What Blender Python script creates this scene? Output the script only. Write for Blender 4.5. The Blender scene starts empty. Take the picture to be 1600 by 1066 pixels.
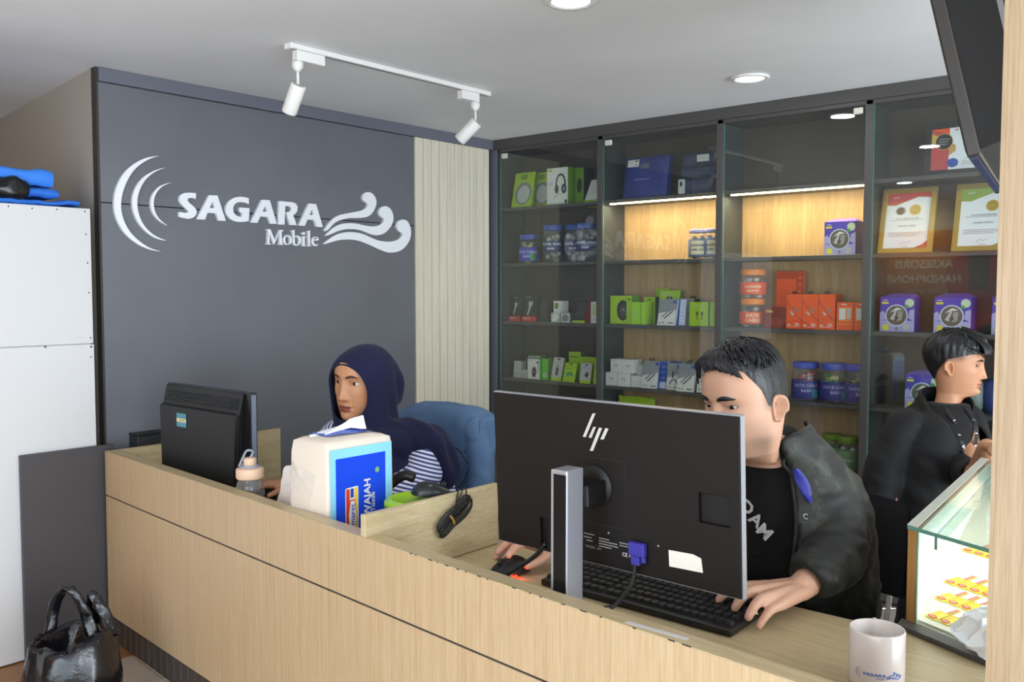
import bpy, bmesh, math, random
from math import sin, cos, pi, radians, sqrt, exp
from mathutils import Vector, Matrix, noise

random.seed(7)
SC = bpy.context.scene
COL = SC.collection

# ------------------------------------------------------------------ camera, sky, light, exposure
CAM_H = 1.38
cam_d = bpy.data.cameras.new('camera')
cam_d.sensor_fit = 'HORIZONTAL'; cam_d.sensor_width = 36.0
cam_d.lens = 36.0 * 1427.1 / 1600.0
cam_d.clip_start = 0.02
cam = bpy.data.objects.new('camera', cam_d); COL.objects.link(cam)
cam.location = (0, 0, CAM_H)
cam.rotation_euler = (radians(90 - 3.1106), 0, radians(40.52))
SC.camera = cam

world = bpy.data.worlds.new('daylight'); SC.world = world
world.use_nodes = True
wn = world.node_tree.nodes; wl = world.node_tree.links
wn['Background'].inputs[0].default_value = (0.76, 0.885, 1.0, 1)
wn['Background'].inputs[1].default_value = 4.8

def area(name, loc, target, sx, sy, power, color):
    d = bpy.data.lights.new(name, 'AREA'); d.shape = 'RECTANGLE'; d.size = sx; d.size_y = sy
    d.energy = power; d.color = color
    o = bpy.data.objects.new(name, d); COL.objects.link(o); o.location = loc
    o.rotation_euler = (Vector(target) - Vector(loc)).to_track_quat('-Z', 'Y').to_euler()
    return o
def area_along(name, loc, direction, axis, sx, sy, power, color):
    z = -Vector(direction).normalized(); x = Vector(axis); x = (x - z * x.dot(z)).normalized(); y = z.cross(x)
    o = area(name, loc, Vector(loc) + Vector(direction), sx, sy, power, color)
    o.rotation_euler = Matrix((x, y, z)).transposed().to_euler()
    return o
# daylight through the open shopfront, on the street side and on the side to the right of the counter
area('shopfront_daylight', (-0.4, -4.2, 1.8), (-1.0, 3.0, 1.0), 6.0, 3.0, 98, (1.0, 0.99, 0.97))
area('side_daylight', (3.6, 1.0, 1.2), (-2.0, 1.8, 1.5), 4.0, 2.2, 165, (0.92, 0.965, 1.0))

vs = SC.view_settings
vs.view_transform = 'Standard'; vs.look = 'None'; vs.gamma = 1.0; vs.exposure = -0.08
vs.use_curve_mapping = False

# ------------------------------------------------------------------ colours and materials
def lin(h):
    if isinstance(h, str):
        h = h.lstrip('#'); c = [int(h[i:i+2], 16) / 255 for i in (0, 2, 4)]
    else:
        c = [v / 255 for v in h]
    return tuple((v / 12.92 if v <= 0.04045 else ((v + 0.055) / 1.055) ** 2.4) for v in c) + (1.0,)

MATS = {}
def mat(name, color, rough=0.6, metal=0.0, bump=0.0, bscale=60.0, var=0.0, vscale=4.0, emit=None, estr=0.0,
        trans=0.0, ior=1.45, coat=0.0, stretch=None, alpha=1.0, sheen=0.0, spec=0.5):
    if name in MATS: return MATS[name]
    m = bpy.data.materials.new(name); m.use_nodes = True
    nt = m.node_tree; b = nt.nodes['Principled BSDF']
    c = lin(color)
    b.inputs['Base Color'].default_value = c
    b.inputs['Roughness'].default_value = rough
    b.inputs['Metallic'].default_value = metal
    b.inputs['IOR'].default_value = ior
    b.inputs['Specular IOR Level'].default_value = spec
    b.inputs['Transmission Weight'].default_value = trans
    b.inputs['Coat Weight'].default_value = coat
    b.inputs['Sheen Weight'].default_value = sheen
    b.inputs['Alpha'].default_value = alpha
    if emit:
        b.inputs['Emission Color'].default_value = lin(emit); b.inputs['Emission Strength'].default_value = estr
    tc = nt.nodes.new('ShaderNodeTexCoord')
    src = tc.outputs['Object']
    if stretch:
        mp = nt.nodes.new('ShaderNodeMapping'); mp.inputs['Scale'].default_value = stretch
        nt.links.new(src, mp.inputs['Vector']); src = mp.outputs['Vector']
    if var > 0:
        n = nt.nodes.new('ShaderNodeTexNoise'); n.inputs['Scale'].default_value = vscale; n.inputs['Detail'].default_value = 5
        nt.links.new(src, n.inputs['Vector'])
        r = nt.nodes.new('ShaderNodeValToRGB')
        r.color_ramp.elements[0].position = 0.3; r.color_ramp.elements[1].position = 0.7
        r.color_ramp.elements[0].color = tuple(v * (1 - var) for v in c[:3]) + (1,)
        r.color_ramp.elements[1].color = tuple(min(1, v * (1 + var)) for v in c[:3]) + (1,)
        nt.links.new(n.outputs['Fac'], r.inputs['Fac']); nt.links.new(r.outputs['Color'], b.inputs['Base Color'])
    if bump > 0:
        n2 = nt.nodes.new('ShaderNodeTexNoise'); n2.inputs['Scale'].default_value = bscale; n2.inputs['Detail'].default_value = 4
        nt.links.new(src, n2.inputs['Vector'])
        bp = nt.nodes.new('ShaderNodeBump'); bp.inputs['Strength'].default_value = bump; bp.inputs['Distance'].default_value = 0.004
        nt.links.new(n2.outputs['Fac'], bp.inputs['Height']); nt.links.new(bp.outputs['Normal'], b.inputs['Normal'])
    MATS[name] = m
    return m

def wood(name, base, dark, stretch, rough=0.45, fine=1.0, rot=(0, 0, 0)):
    """Oak laminate: broad figure plus fine streaks running along one object axis."""
    if name in MATS: return MATS[name]
    m = bpy.data.materials.new(name); m.use_nodes = True
    nt = m.node_tree; b = nt.nodes['Principled BSDF']; L = nt.links.new
    b.inputs['Roughness'].default_value = rough
    tc = nt.nodes.new('ShaderNodeTexCoord')
    mp = nt.nodes.new('ShaderNodeMapping'); mp.inputs['Scale'].default_value = stretch; mp.inputs['Rotation'].default_value = rot
    L(tc.outputs['Object'], mp.inputs['Vector'])
    n1 = nt.nodes.new('ShaderNodeTexNoise'); n1.inputs['Scale'].default_value = 1.0; n1.inputs['Detail'].default_value = 3; n1.inputs['Distortion'].default_value = 0.6
    n2 = nt.nodes.new('ShaderNodeTexNoise'); n2.inputs['Scale'].default_value = 6.0 * fine; n2.inputs['Detail'].default_value = 4
    L(mp.outputs['Vector'], n1.inputs['Vector']); L(mp.outputs['Vector'], n2.inputs['Vector'])
    mx = nt.nodes.new('ShaderNodeMath'); mx.operation = 'MULTIPLY_ADD'; mx.inputs[1].default_value = 0.5
    mh = nt.nodes.new('ShaderNodeMath'); mh.operation = 'MULTIPLY'; mh.inputs[1].default_value = 0.5
    L(n1.outputs['Fac'], mx.inputs[0]); L(n2.outputs['Fac'], mh.inputs[0]); L(mh.outputs[0], mx.inputs[2])
    r = nt.nodes.new('ShaderNodeValToRGB')
    r.color_ramp.elements[0].position = 0.36; r.color_ramp.elements[1].position = 0.62
    r.color_ramp.elements[0].color = lin(dark); r.color_ramp.elements[1].color = lin(base)
    L(mx.outputs[0], r.inputs['Fac']); L(r.outputs['Color'], b.inputs['Base Color'])
    bp = nt.nodes.new('ShaderNodeBump'); bp.inputs['Strength'].default_value = 0.12; bp.inputs['Distance'].default_value = 0.001
    L(n2.outputs['Fac'], bp.inputs['Height']); L(bp.outputs['Normal'], b.inputs['Normal'])
    MATS[name] = m
    return m

def glass_pane(name, tint, f0=1.5, haze=0.0):
    """Clear sheet: transparent with a Fresnel mirror, a little dust."""
    if name in MATS: return MATS[name]
    m = bpy.data.materials.new(name); m.use_nodes = True
    nt = m.node_tree; L = nt.links.new
    nt.nodes.remove(nt.nodes['Principled BSDF'])
    out = nt.nodes['Material Output']
    t = nt.nodes.new('ShaderNodeBsdfTransparent'); t.inputs[0].default_value = tint
    g = nt.nodes.new('ShaderNodeBsdfGlossy'); g.inputs['Roughness'].default_value = 0.0; g.inputs[0].default_value = (1, 1, 1, 1)
    f = nt.nodes.new('ShaderNodeFresnel'); f.inputs['IOR'].default_value = f0
    mx = nt.nodes.new('ShaderNodeMixShader')
    ge = nt.nodes.new('ShaderNodeNewGeometry'); ii = nt.nodes.new('ShaderNodeMapRange')       # same mirror on the way in and on the way out
    ii.inputs['To Min'].default_value = f0; ii.inputs['To Max'].default_value = 1.0 / f0
    L(ge.outputs['Backfacing'], ii.inputs['Value']); L(ii.outputs['Result'], f.inputs['IOR'])
    L(f.outputs[0], mx.inputs[0]); L(t.outputs[0], mx.inputs[1]); L(g.outputs[0], mx.inputs[2])
    last = mx
    if haze > 0:
        d = nt.nodes.new('ShaderNodeBsdfDiffuse'); d.inputs[0].default_value = (0.8, 0.8, 0.78, 1)
        m2 = nt.nodes.new('ShaderNodeMixShader'); m2.inputs[0].default_value = haze
        L(mx.outputs[0], m2.inputs[1]); L(d.outputs[0], m2.inputs[2]); last = m2
    L(last.outputs[0], out.inputs['Surface'])
    MATS[name] = m
    return m

# ------------------------------------------------------------------ mesh helpers
class MB:
    """Collects faces with material slots; every coordinate in world space unless a frame is given."""
    def __init__(s): s.v = []; s.f = []; s.m = []; s.mats = []; s.sm = []
    def mi(s, m):
        if m not in s.mats: s.mats.append(m)
        return s.mats.index(m)
    def add(s, vs_, fs, m, smooth=False, F=None):
        n = len(s.v)
        for p in vs_:
            s.v.append(tuple(F @ Vector(p)) if F else tuple(p))
        k = s.mi(m)
        for f in fs:
            s.f.append(tuple(i + n for i in f)); s.m.append(k); s.sm.append(smooth)
        return s
    def box(s, lo, hi, m, F=None):
        x0, y0, z0 = lo; x1, y1, z1 = hi
        vs_ = [(x0,y0,z0),(x1,y0,z0),(x1,y1,z0),(x0,y1,z0),(x0,y0,z1),(x1,y0,z1),(x1,y1,z1),(x0,y1,z1)]
        return s.add(vs_, [(0,3,2,1),(4,5,6,7),(0,1,5,4),(1,2,6,5),(2,3,7,6),(3,0,4,7)], m, False, F)
    def prism(s, poly, z0, z1, m, F=None, smooth=False):
        n = len(poly)
        vs_ = [(a, b, z0) for a, b in poly] + [(a, b, z1) for a, b in poly]
        fs = [tuple(range(n - 1, -1, -1)), tuple(range(n, 2 * n))] + [(i, (i + 1) % n, n + (i + 1) % n, n + i) for i in range(n)]
        return s.add(vs_, fs, m, smooth, F)
    def lathe(s, prof, m, F=None, seg=32, smooth=True):
        vs_ = []; fs = []; k = len(prof)
        for i in range(seg):
            a = 2 * pi * i / seg
            for r, z in prof: vs_.append((r * cos(a), r * sin(a), z))
        for i in range(seg):
            j = (i + 1) % seg
            for t in range(k - 1): fs.append((i*k+t, j*k+t, j*k+t+1, i*k+t+1))
        if prof[0][0] > 1e-6: fs.append(tuple(i*k for i in range(seg - 1, -1, -1)))
        if prof[-1][0] > 1e-6: fs.append(tuple(i*k+k-1 for i in range(seg)))
        return s.add(vs_, fs, m, smooth, F)
    def tube(s, path, r, m, seg=10, smooth=True, F=None, caps=True):
        P = [Vector(p) for p in path]; n = len(P); vs_ = []; fs = []
        R = r if isinstance(r, (list, tuple)) else [r] * n
        up = Vector((0, 0, 1)); prev = None
        for i in range(n):
            t = (P[min(i+1, n-1)] - P[max(i-1, 0)]).normalized()
            if prev is None:
                a = t.cross(up)
                if a.length < 1e-3: a = t.cross(Vector((1, 0, 0)))
                a.normalize()
            else:
                a = (prev - t * prev.dot(t)).normalized()
            prev = a; b = t.cross(a)
            for k in range(seg):
                w = 2 * pi * k / seg
                vs_.append(P[i] + (a * cos(w) + b * sin(w)) * R[i])
        for i in range(n - 1):
            for k in range(seg):
                q = (k + 1) % seg
                fs.append((i*seg+k, i*seg+q, (i+1)*seg+q, (i+1)*seg+k))
        if caps:
            fs.append(tuple(range(seg - 1, -1, -1))); fs.append(tuple((n-1)*seg + k for k in range(seg)))
        return s.add(vs_, fs, m, smooth, F)
    def ell(s, c, r, m, F=None, seg=20, rings=12):
        vs_ = [(c[0], c[1], c[2] - r[2])]; fs = []
        for i in range(1, rings):
            t = pi * i / rings - pi / 2
            for k in range(seg):
                w = 2 * pi * k / seg
                vs_.append((c[0] + r[0]*cos(t)*cos(w), c[1] + r[1]*cos(t)*sin(w), c[2] + r[2]*sin(t)))
        vs_.append((c[0], c[1], c[2] + r[2])); top = len(vs_) - 1
        for k in range(seg): fs.append((0, 1 + (k+1) % seg, 1 + k))
        for i in range(rings - 2):
            for k in range(seg):
                q = (k + 1) % seg; a = 1 + i*seg
                fs.append((a+k, a+q, a+seg+q, a+seg+k))
        a = 1 + (rings - 2) * seg
        for k in range(seg): fs.append((a+k, a+(k+1) % seg, top))
        return s.add(vs_, fs, m, True, F)
    def grid(s, rows, m, smooth=True, closed=False, F=None):
        """rows: list of equally long point lists."""
        k = len(rows[0]); vs_ = [p for r in rows for p in r]; fs = []
        for i in range(len(rows) - 1):
            for j in range(k if closed else k - 1):
                q = (j + 1) % k
                fs.append((i*k+j, i*k+q, (i+1)*k+q, (i+1)*k+j))
        return s.add(vs_, fs, m, smooth, F)

def world_matrix(o):
    M = o.matrix_basis.copy()
    while o.parent:
        o = o.parent; M = o.matrix_basis @ M
    return M

def build(name, mb, parent=None, bevel=0.0, segs=1, local=False, **props):
    """Links ONE mesh object; world coordinates are brought into the parent's frame unless local."""
    me = bpy.data.meshes.new(name)
    vs_ = mb.v
    if parent is not None and not local:
        I = world_matrix(parent).inverted(); vs_ = [tuple(I @ Vector(p)) for p in vs_]
    me.from_pydata(vs_, [], mb.f)
    for m in mb.mats: me.materials.append(m)
    me.polygons.foreach_set('material_index', mb.m)
    me.polygons.foreach_set('use_smooth', mb.sm)
    if bevel > 0:
        bm = bmesh.new(); bm.from_mesh(me)
        es = [e for e in bm.edges if e.is_manifold and e.calc_face_angle(0) > 0.6]
        bmesh.ops.bevel(bm, geom=es, offset=bevel, segments=segs, affect='EDGES', profile=0.6, clamp_overlap=True)
        bm.to_mesh(me); bm.free()
    me.update()
    o = bpy.data.objects.new(name, me); COL.objects.link(o)
    if parent is not None: o.parent = parent
    for k, v in props.items(): o[k] = v
    return o

def thing(name, label, cat, loc=(0, 0, 0), rotz=0.0, group=None):
    o = bpy.data.objects.new(name, None); COL.objects.link(o)
    o.empty_display_size = 0.05
    o.location = loc; o.rotation_euler = (0, 0, rotz)
    o['label'] = label; o['category'] = cat
    if group: o['group'] = group
    return o

def struct(name, mb, **k): return build(name, mb, None, kind='structure', **k)

def bx(lo, hi, m, F=None): return MB().box(lo, hi, m, F)

def frame(o, ux, uy, uz=None):
    """4x4 frame with origin o, first axis ux, second axis uy."""
    ux = Vector(ux).normalized(); uy = Vector(uy); uy = (uy - ux * uy.dot(ux)).normalized(); uz = ux.cross(uy)
    M = Matrix.Identity(4)
    for i in range(3):
        M[i][0] = ux[i]; M[i][1] = uy[i]; M[i][2] = uz[i]; M[i][3] = o[i]
    return M

_TXT = {}
def text_mesh(body, bold=0.0):
    key = (body, bold)
    if key in _TXT: return _TXT[key]
    cu = bpy.data.curves.new('txt', 'FONT'); cu.body = body; cu.size = 1.0; cu.resolution_u = 2
    cu.offset = bold; cu.extrude = 0.0; cu.align_x = 'CENTER'; cu.align_y = 'CENTER'
    o = bpy.data.objects.new('txt', cu); COL.objects.link(o)
    dg = bpy.context.evaluated_depsgraph_get()
    me = bpy.data.meshes.new_from_object(o.evaluated_get(dg))
    vs_ = [tuple(v.co) for v in me.vertices]; fs = [tuple(p.vertices) for p in me.polygons]
    bpy.data.objects.remove(o); bpy.data.curves.remove(cu); bpy.data.meshes.remove(me)
    _TXT[key] = (vs_, fs)
    return vs_, fs

def put_text(mb, body, F, u, v, size, m, z=0.0004, bold=0.0, width=None, rot=0.0, shear=0.0):
    vs_, fs = text_mesh(body, bold)
    if not vs_: return
    k = size; xs = [p[0] for p in vs_]; kx = k
    if width: kx = width / (max(xs) - min(xs))
    c, s = cos(rot), sin(rot)
    pts = []
    for p in vs_:
        a = p[0] * kx + shear * p[1] * k; b = p[1] * k
        pts.append((u + a * c - b * s, v + a * s + b * c, z))
    mb.add(pts, fs, m, False, F)

def flat(mb, polys, F, m, z0, z1, tri=True):
    """Extruded outline with holes: polys[0] outer, others holes."""
    from mathutils.geometry import tessellate_polygon
    allp = [p for q in polys for p in q]
    tris = tessellate_polygon([[Vector((a, b, 0)) for a, b in q] for q in polys])
    n = len(allp)
    vs_ = [(a, b, z0) for a, b in allp] + [(a, b, z1) for a, b in allp]
    fs = []
    for t in tris:
        a, b, c = t
        A, B, C_ = [Vector(allp[i]) for i in t]
        if (B - A).cross(C_ - A) < 0: a, c = c, a
        fs.append((a + n, b + n, c + n)); fs.append((c, b, a))
    k = 0
    for qi, q in enumerate(polys):
        q_n = len(q)
        ar = sum(q[i][0]*q[(i+1) % q_n][1] - q[(i+1) % q_n][0]*q[i][1] for i in range(q_n))
        ccw = (ar > 0) == (qi == 0)
        for i in range(q_n):
            a = k + i; b = k + (i + 1) % q_n
            fs.append((a, b, b + n, a + n) if ccw else (b, a, a + n, b + n))
        k += q_n
    mb.add(vs_, fs, m, False, F)

def smooth_poly(p, it=1):
    """Chaikin rounding of a closed outline."""
    for _ in range(it):
        q = []
        for i in range(len(p)):
            a = p[i]; b = p[(i + 1) % len(p)]
            q.append((a[0]*.75 + b[0]*.25, a[1]*.75 + b[1]*.25)); q.append((a[0]*.25 + b[0]*.75, a[1]*.25 + b[1]*.75))
        p = q
    return p

def copy_tree(o, parent=None):
    c = o.copy(); COL.objects.link(c)
    if parent is not None: c.parent = parent
    for ch in list(o.children): copy_tree(ch, c)
    return c

def curve_pts(pts, n=24):
    """Catmull-Rom through points."""
    P = [Vector(p) for p in pts]; P = [P[0]*2 - P[1]] + P + [P[-1]*2 - P[-2]]
    out = []; m = len(P) - 3
    for i in range(m):
        k = max(2, n // m)
        for j in range(k):
            t = j / k; p0, p1, p2, p3 = P[i:i+4]
            out.append(0.5*((2*p1) + (-p0+p2)*t + (2*p0-5*p1+4*p2-p3)*t*t + (-p0+3*p1-3*p2+p3)*t*t*t))
    out.append(P[-2])
    return out
# ------------------------------------------------------------------ palette
M_ceil = mat('ceiling_plaster', '#ececee', 0.9, bump=0.15, bscale=9, var=0.05, vscale=1.3)
M_cream = mat('cream_paint', '#bab2a7', 0.85, bump=0.05, bscale=40)
M_char = mat('charcoal_panel', '#6a6c72', 0.38, bump=0.06, bscale=5, var=0.06, vscale=3)
M_chtrim = mat('charcoal_trim', '#6a6c77', 0.35)
M_char_edge = mat('charcoal_edge', '#3a3631', 0.5)
M_gap = mat('joint_shadow_gap', '#2b2c2e', 0.8)
M_slat = wood('pale_slat_wood', '#e0d9c6', '#d0c7b0', (30, 30, 1.2), 0.55)
M_cabdark = mat('dark_laminate', '#4d4b49', 0.4, bump=0.04, bscale=120)
M_cabin = mat('dark_laminate_inner', '#3d4142', 0.45)
M_cabback = mat('dark_back_panel', '#463d35', 0.55)
M_cabwood = wood('oak_back_panel', '#c9a878', '#b08c5e', (26, 26, 1.6), 0.5)
M_front = wood('oak_front_laminate', '#c8ad8a', '#b3956e', (120, 120, 2.6), 0.42)
M_desk = wood('oak_desk_laminate', '#c6b28c', '#b09a72', (3.5, 70, 70), 0.4)
M_part = wood('oak_partition_laminate', '#cdbb95', '#b5a078', (60, 3.2, 60), 0.42)
M_pillar = wood('oak_pillar_laminate', '#a58c6e', '#8d7352', (150, 150, 3.2), 0.45)
M_kick = mat('dark_kick_laminate', '#453b35', 0.5)
M_white = mat('white_board', '#d6d5d5', 0.55, bump=0.02, bscale=30)
M_whitep = mat('white_powder_coat', '#f0edea', 0.45)
M_black = mat('black_plastic', '#171515', 0.42)
M_glass = glass_pane('clear_glass', (0.93, 0.955, 0.945, 1), 1.50, 0.006)
M_glassedge = mat('green_glass_edge', '#5f8f80', 0.15)
M_chrome = mat('chrome', '#d5d5d5', 0.2, 1.0)
M_led = mat('warm_led', '#fff2d0', 0.5, emit='#ffe3a0', estr=26)
M_lamp = mat('cool_lamp', '#ffffff', 0.5, emit='#f3f7ff', estr=7)
M_dark_screw = mat('dark_screw', '#3c3b3a', 0.5)
M_floorwood = wood('brown_vinyl_floor', '#9a6c3c', '#7d5128', (2, 18, 18), 0.35)
M_tile = mat('beige_tile', '#b0a190', 0.4, var=0.06, vscale=9)
M_grout = mat('pale_grout', '#cfc5b8', 0.8)

# ------------------------------------------------------------------ the room
H = 2.261
struct('floor', bx((-5.4, -1.6, -0.06), (2.4, 4.6, 0.0), mat('floor_screed', '#b5aa9c', 0.45, var=0.05, vscale=3)))
build('vinyl_sheet', bx((-5.3, -1.5, 0.0), (-3.02, 1.66, 0.003), M_floorwood), bpy.data.objects['floor'])
tl = bpy.data.objects['floor']
tm = MB().box((0, 0, 0), (0.295, 0.295, 0.006), M_tile)
first = None
for i in range(-2, 4):
    for j in range(-3, 3):
        if first is None:
            first = build('floor_tile', tm, tl, bevel=0.0015, local=True); o = first
        else:
            o = first.copy(); COL.objects.link(o)
        o.parent = tl
        a = radians(-6); lx, ly = i * 0.3, j * 0.3
        o.location = (-2.72 + lx * cos(a) - ly * sin(a), 1.28 + lx * sin(a) + ly * cos(a), 0.0005)
        o.rotation_euler = (0, 0, a)
struct('ceiling', bx((-5.4, -1.6, H), (2.4, 4.6, H + 0.08), M_ceil))
struct('wall_back', bx((-3.9, 4.30, 0), (2.4, 4.42, H), M_cream))
# sign wall: two charcoal boards with an open joint, trim board above, oak slats beside them
sw = struct('wall_left', bx((-3.64, 1.7085, 0), (-3.612, 4.30, H), M_gap))
build('wall_board', bx((-3.613, 1.7085, 0.0), (-3.600, 3.405, 1.7305), M_char), sw, bevel=0.0012)
build('wall_board', bx((-3.613, 1.7085, 1.7345), (-3.600, 3.405, 2.2035), M_char), sw, bevel=0.0012)
build('end_board', bx((-3.640, 1.700, 0.0), (-3.6, 1.7085, H), M_char_edge), sw)
struct('trim_1', bx((-3.615, 1.7085, 2.2055), (-3.588, 4.03, H), M_chtrim), bevel=0.0015)
for i in range(10):
    y0 = 3.4085 + i * 0.0606; y1 = y0 + (0.0575 if i < 9 else 0.043)
    build('wall_slat', bx((-3.613, y0, 0.0), (-3.592, y1, 2.2045), M_slat), sw, bevel=0.0015)
# alcove wall on the far left, slightly out of square
aw = MB(); ang = radians(90 + 7.4)
d = Vector((-cos(radians(7.4)), sin(radians(7.4)), 0)); n = Vector((-d.y, d.x, 0))
p = Vector((-3.6405, 1.703, 0)); q = p + d * 1.75
aw.add([p, q, q - n * 0.1, p - n * 0.1] + [v + Vector((0, 0, H)) for v in (p, q, q - n * 0.1, p - n * 0.1)],
       [(0,1,2,3),(4,7,6,5),(0,4,5,1),(1,5,6,2),(2,6,7,3),(3,7,4,0)], M_cream)
struct('wall_alcove', aw)
struct('wall_side', bx((-5.4, -1.6, 0), (-5.3, 1.9, H), M_cream))
# street side: wall on the left part only, open shopfront to the right; poster wall seen mirrored in the cabinet glass
struct('wall_front', bx((-5.4, -1.62, 0), (-1.70, -1.5, H), M_cream))
struct('trim_2', bx((-1.70, -1.62, 2.05), (2.4, -1.5, H), M_cabdark))

# ------------------------------------------------------------------ oak pillar at the right end of the counter
pil = thing('wooden_pillar', 'tall oak clad pillar standing at the right end of the counter', 'pillar', (-0.1, 1.43, 0))
build('cladding', bx((-0.284, 1.272, 0), (0.14, 1.62, H), M_pillar), pil, bevel=0.002)
build('edge_strip', bx((-0.284, 1.269, 0), (-0.279, 1.2725, H), M_pillar), pil)

# ------------------------------------------------------------------ white cupboard in the alcove
X0 = -3.547
wc = thing('white_cupboard', 'tall white boarded cupboard in the alcove left of the sign wall', 'cupboard', (-3.75, 1.1, 0))
build('carcass', bx((-4.05, 0.35, 0.01), (X0 - 0.012, 1.636, 1.690), M_white), wc)
build('upper_panel', bx((X0 - 0.012, 0.35, 1.1785), (X0, 1.641, 1.6985), M_white), wc, bevel=0.0012)
build('lower_panel', bx((X0 - 0.012, 0.35, 0.008), (X0, 1.643, 1.1745), M_white), wc, bevel=0.0012)
build('top_panel', bx((-4.06, 0.35, 1.690), (X0 - 0.012, 1.641, 1.6985), M_white), wc, bevel=0.001)
def screw(y, z, r=0.003):
    F = frame((X0, y, z), (0, 1, 0), (0, 0, 1))
    build('screw', MB().lathe([(0, 0.0016), (r * 0.7, 0.0016), (r, 0.0)], M_dark_screw, F, 10), wc)
for y, z in [(1.345, 1.688), (1.427, 1.686), (1.515, 1.688), (1.62, 1.687), (1.622, 1.60), (1.626, 1.49), (1.628, 1.375), (1.63, 1.20), (1.632, 1.165), (1.63, 1.125), (1.46, 1.172)]:
    screw(y, z, 0.0042 if z in (1.172, 1.165) else 0.003)

# ------------------------------------------------------------------ counter
CO = Vector((-3.495, 1.65, 0)); CA = radians(5.43)
CU = Vector((cos(CA), -sin(CA), 0)); CV = Vector((sin(CA), cos(CA), 0))
CF = frame(CO, CU, CV)                       # local x along the front, y into the room, z up
LEN = 3.208
ct = thing('reception_counter', 'long oak reception counter with a raised lip and two desk bays', 'counter', tuple(CO), -CA)
# front boards: upper band and lower panels, recessed joints
LZ = 0.76; DZ = 0.635
build('front_core', bx((0.004, 0.004, 0.11), (LEN, 0.018, LZ - 0.002), M_gap, CF), ct)
seam = 1.455
for (a, b, z0, z1) in ((0, seam, 0.589, LZ), (seam + 0.0012, LEN, 0.589, LZ), (0, seam, 0.115, 0.5835), (seam + 0.0012, LEN, 0.115, 0.5835)):
    build('front_panel', bx((a, 0, z0), (b, 0.014, z1 - (0.0012 if z1 == LZ else 0)), M_front, CF), ct, bevel=0.0008)
build('lip_cap', bx((0, 0.0, LZ - 0.0012), (LEN, 0.046, LZ), M_desk, CF), ct)
build('inner_lining', bx((0.02, 0.018, DZ), (LEN, 0.046, LZ - 0.0014), M_desk, CF), ct)
build('kick_board', bx((0.02, 0.012, 0.006), (LEN, 0.03, 0.114), M_kick, CF), ct)
for i in range(28):
    build('kick_joint', bx((0.075 + i * 0.055, 0.0112, 0.008), (0.0762 + i * 0.055, 0.0122, 0.113), mat('kick_line', '#6d645d', 0.6), CF), ct)
# chipped edge of the laminate along the lip
chips = MB()
for u in [1.93, 1.95, 2.0, 2.03, 2.06, 2.1, 2.13, 2.17, 2.2, 2.28, 2.33, 2.36, 2.42, 2.47, 2.52, 2.6, 2.68, 2.71]:
    w = random.uniform(0.004, 0.02)
    chips.box((u, -0.0004, LZ - 0.0016), (u + w, 0.0012, LZ + 0.0002), M_gap, CF)
build('worn_chip', chips, ct, kind='stuff')
# side return and partition run square to the sign wall
build('side_panel', bx((-3.495, 1.66, 0.02), (-3.478, 2.45, 0.757), M_part), ct, bevel=0.0012)
build('side_panel_top', bx((-3.495, 1.66, 0.7572), (-3.478, 2.45, 0.7595), M_desk), ct)
build('partition', bx((-1.778, 1.489, 0.637), (-1.76, 1.997, 0.816), M_part), ct, bevel=0.0012)
build('desk_top', MB().add([(-3.478, 1.69, DZ), (-0.296, 1.39, DZ), (-0.296, 2.05, DZ), (-1.79, 2.05, DZ), (-1.79, 2.02, DZ), (-3.478, 2.02, DZ),
                            (-3.478, 1.69, DZ - 0.03), (-0.296, 1.39, DZ - 0.03), (-0.296, 2.05, DZ - 0.03), (-1.79, 2.05, DZ - 0.03), (-1.79, 2.02, DZ - 0.03), (-3.478, 2.02, DZ - 0.03)],
                           [(0,1,2,3,4,5), (11,10,9,8,7,6), (0,6,7,1), (1,7,8,2), (2,8,9,3), (3,9,10,4), (4,10,11,5), (5,11,6,0)], M_desk), ct, bevel=0.001)
for x in (-1.76, -0.36):
    build('support_panel', bx((x, 1.50 if x > -1 else 1.55, 0.0), (x + 0.018, 1.93, DZ - 0.031), M_part), ct)

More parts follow.
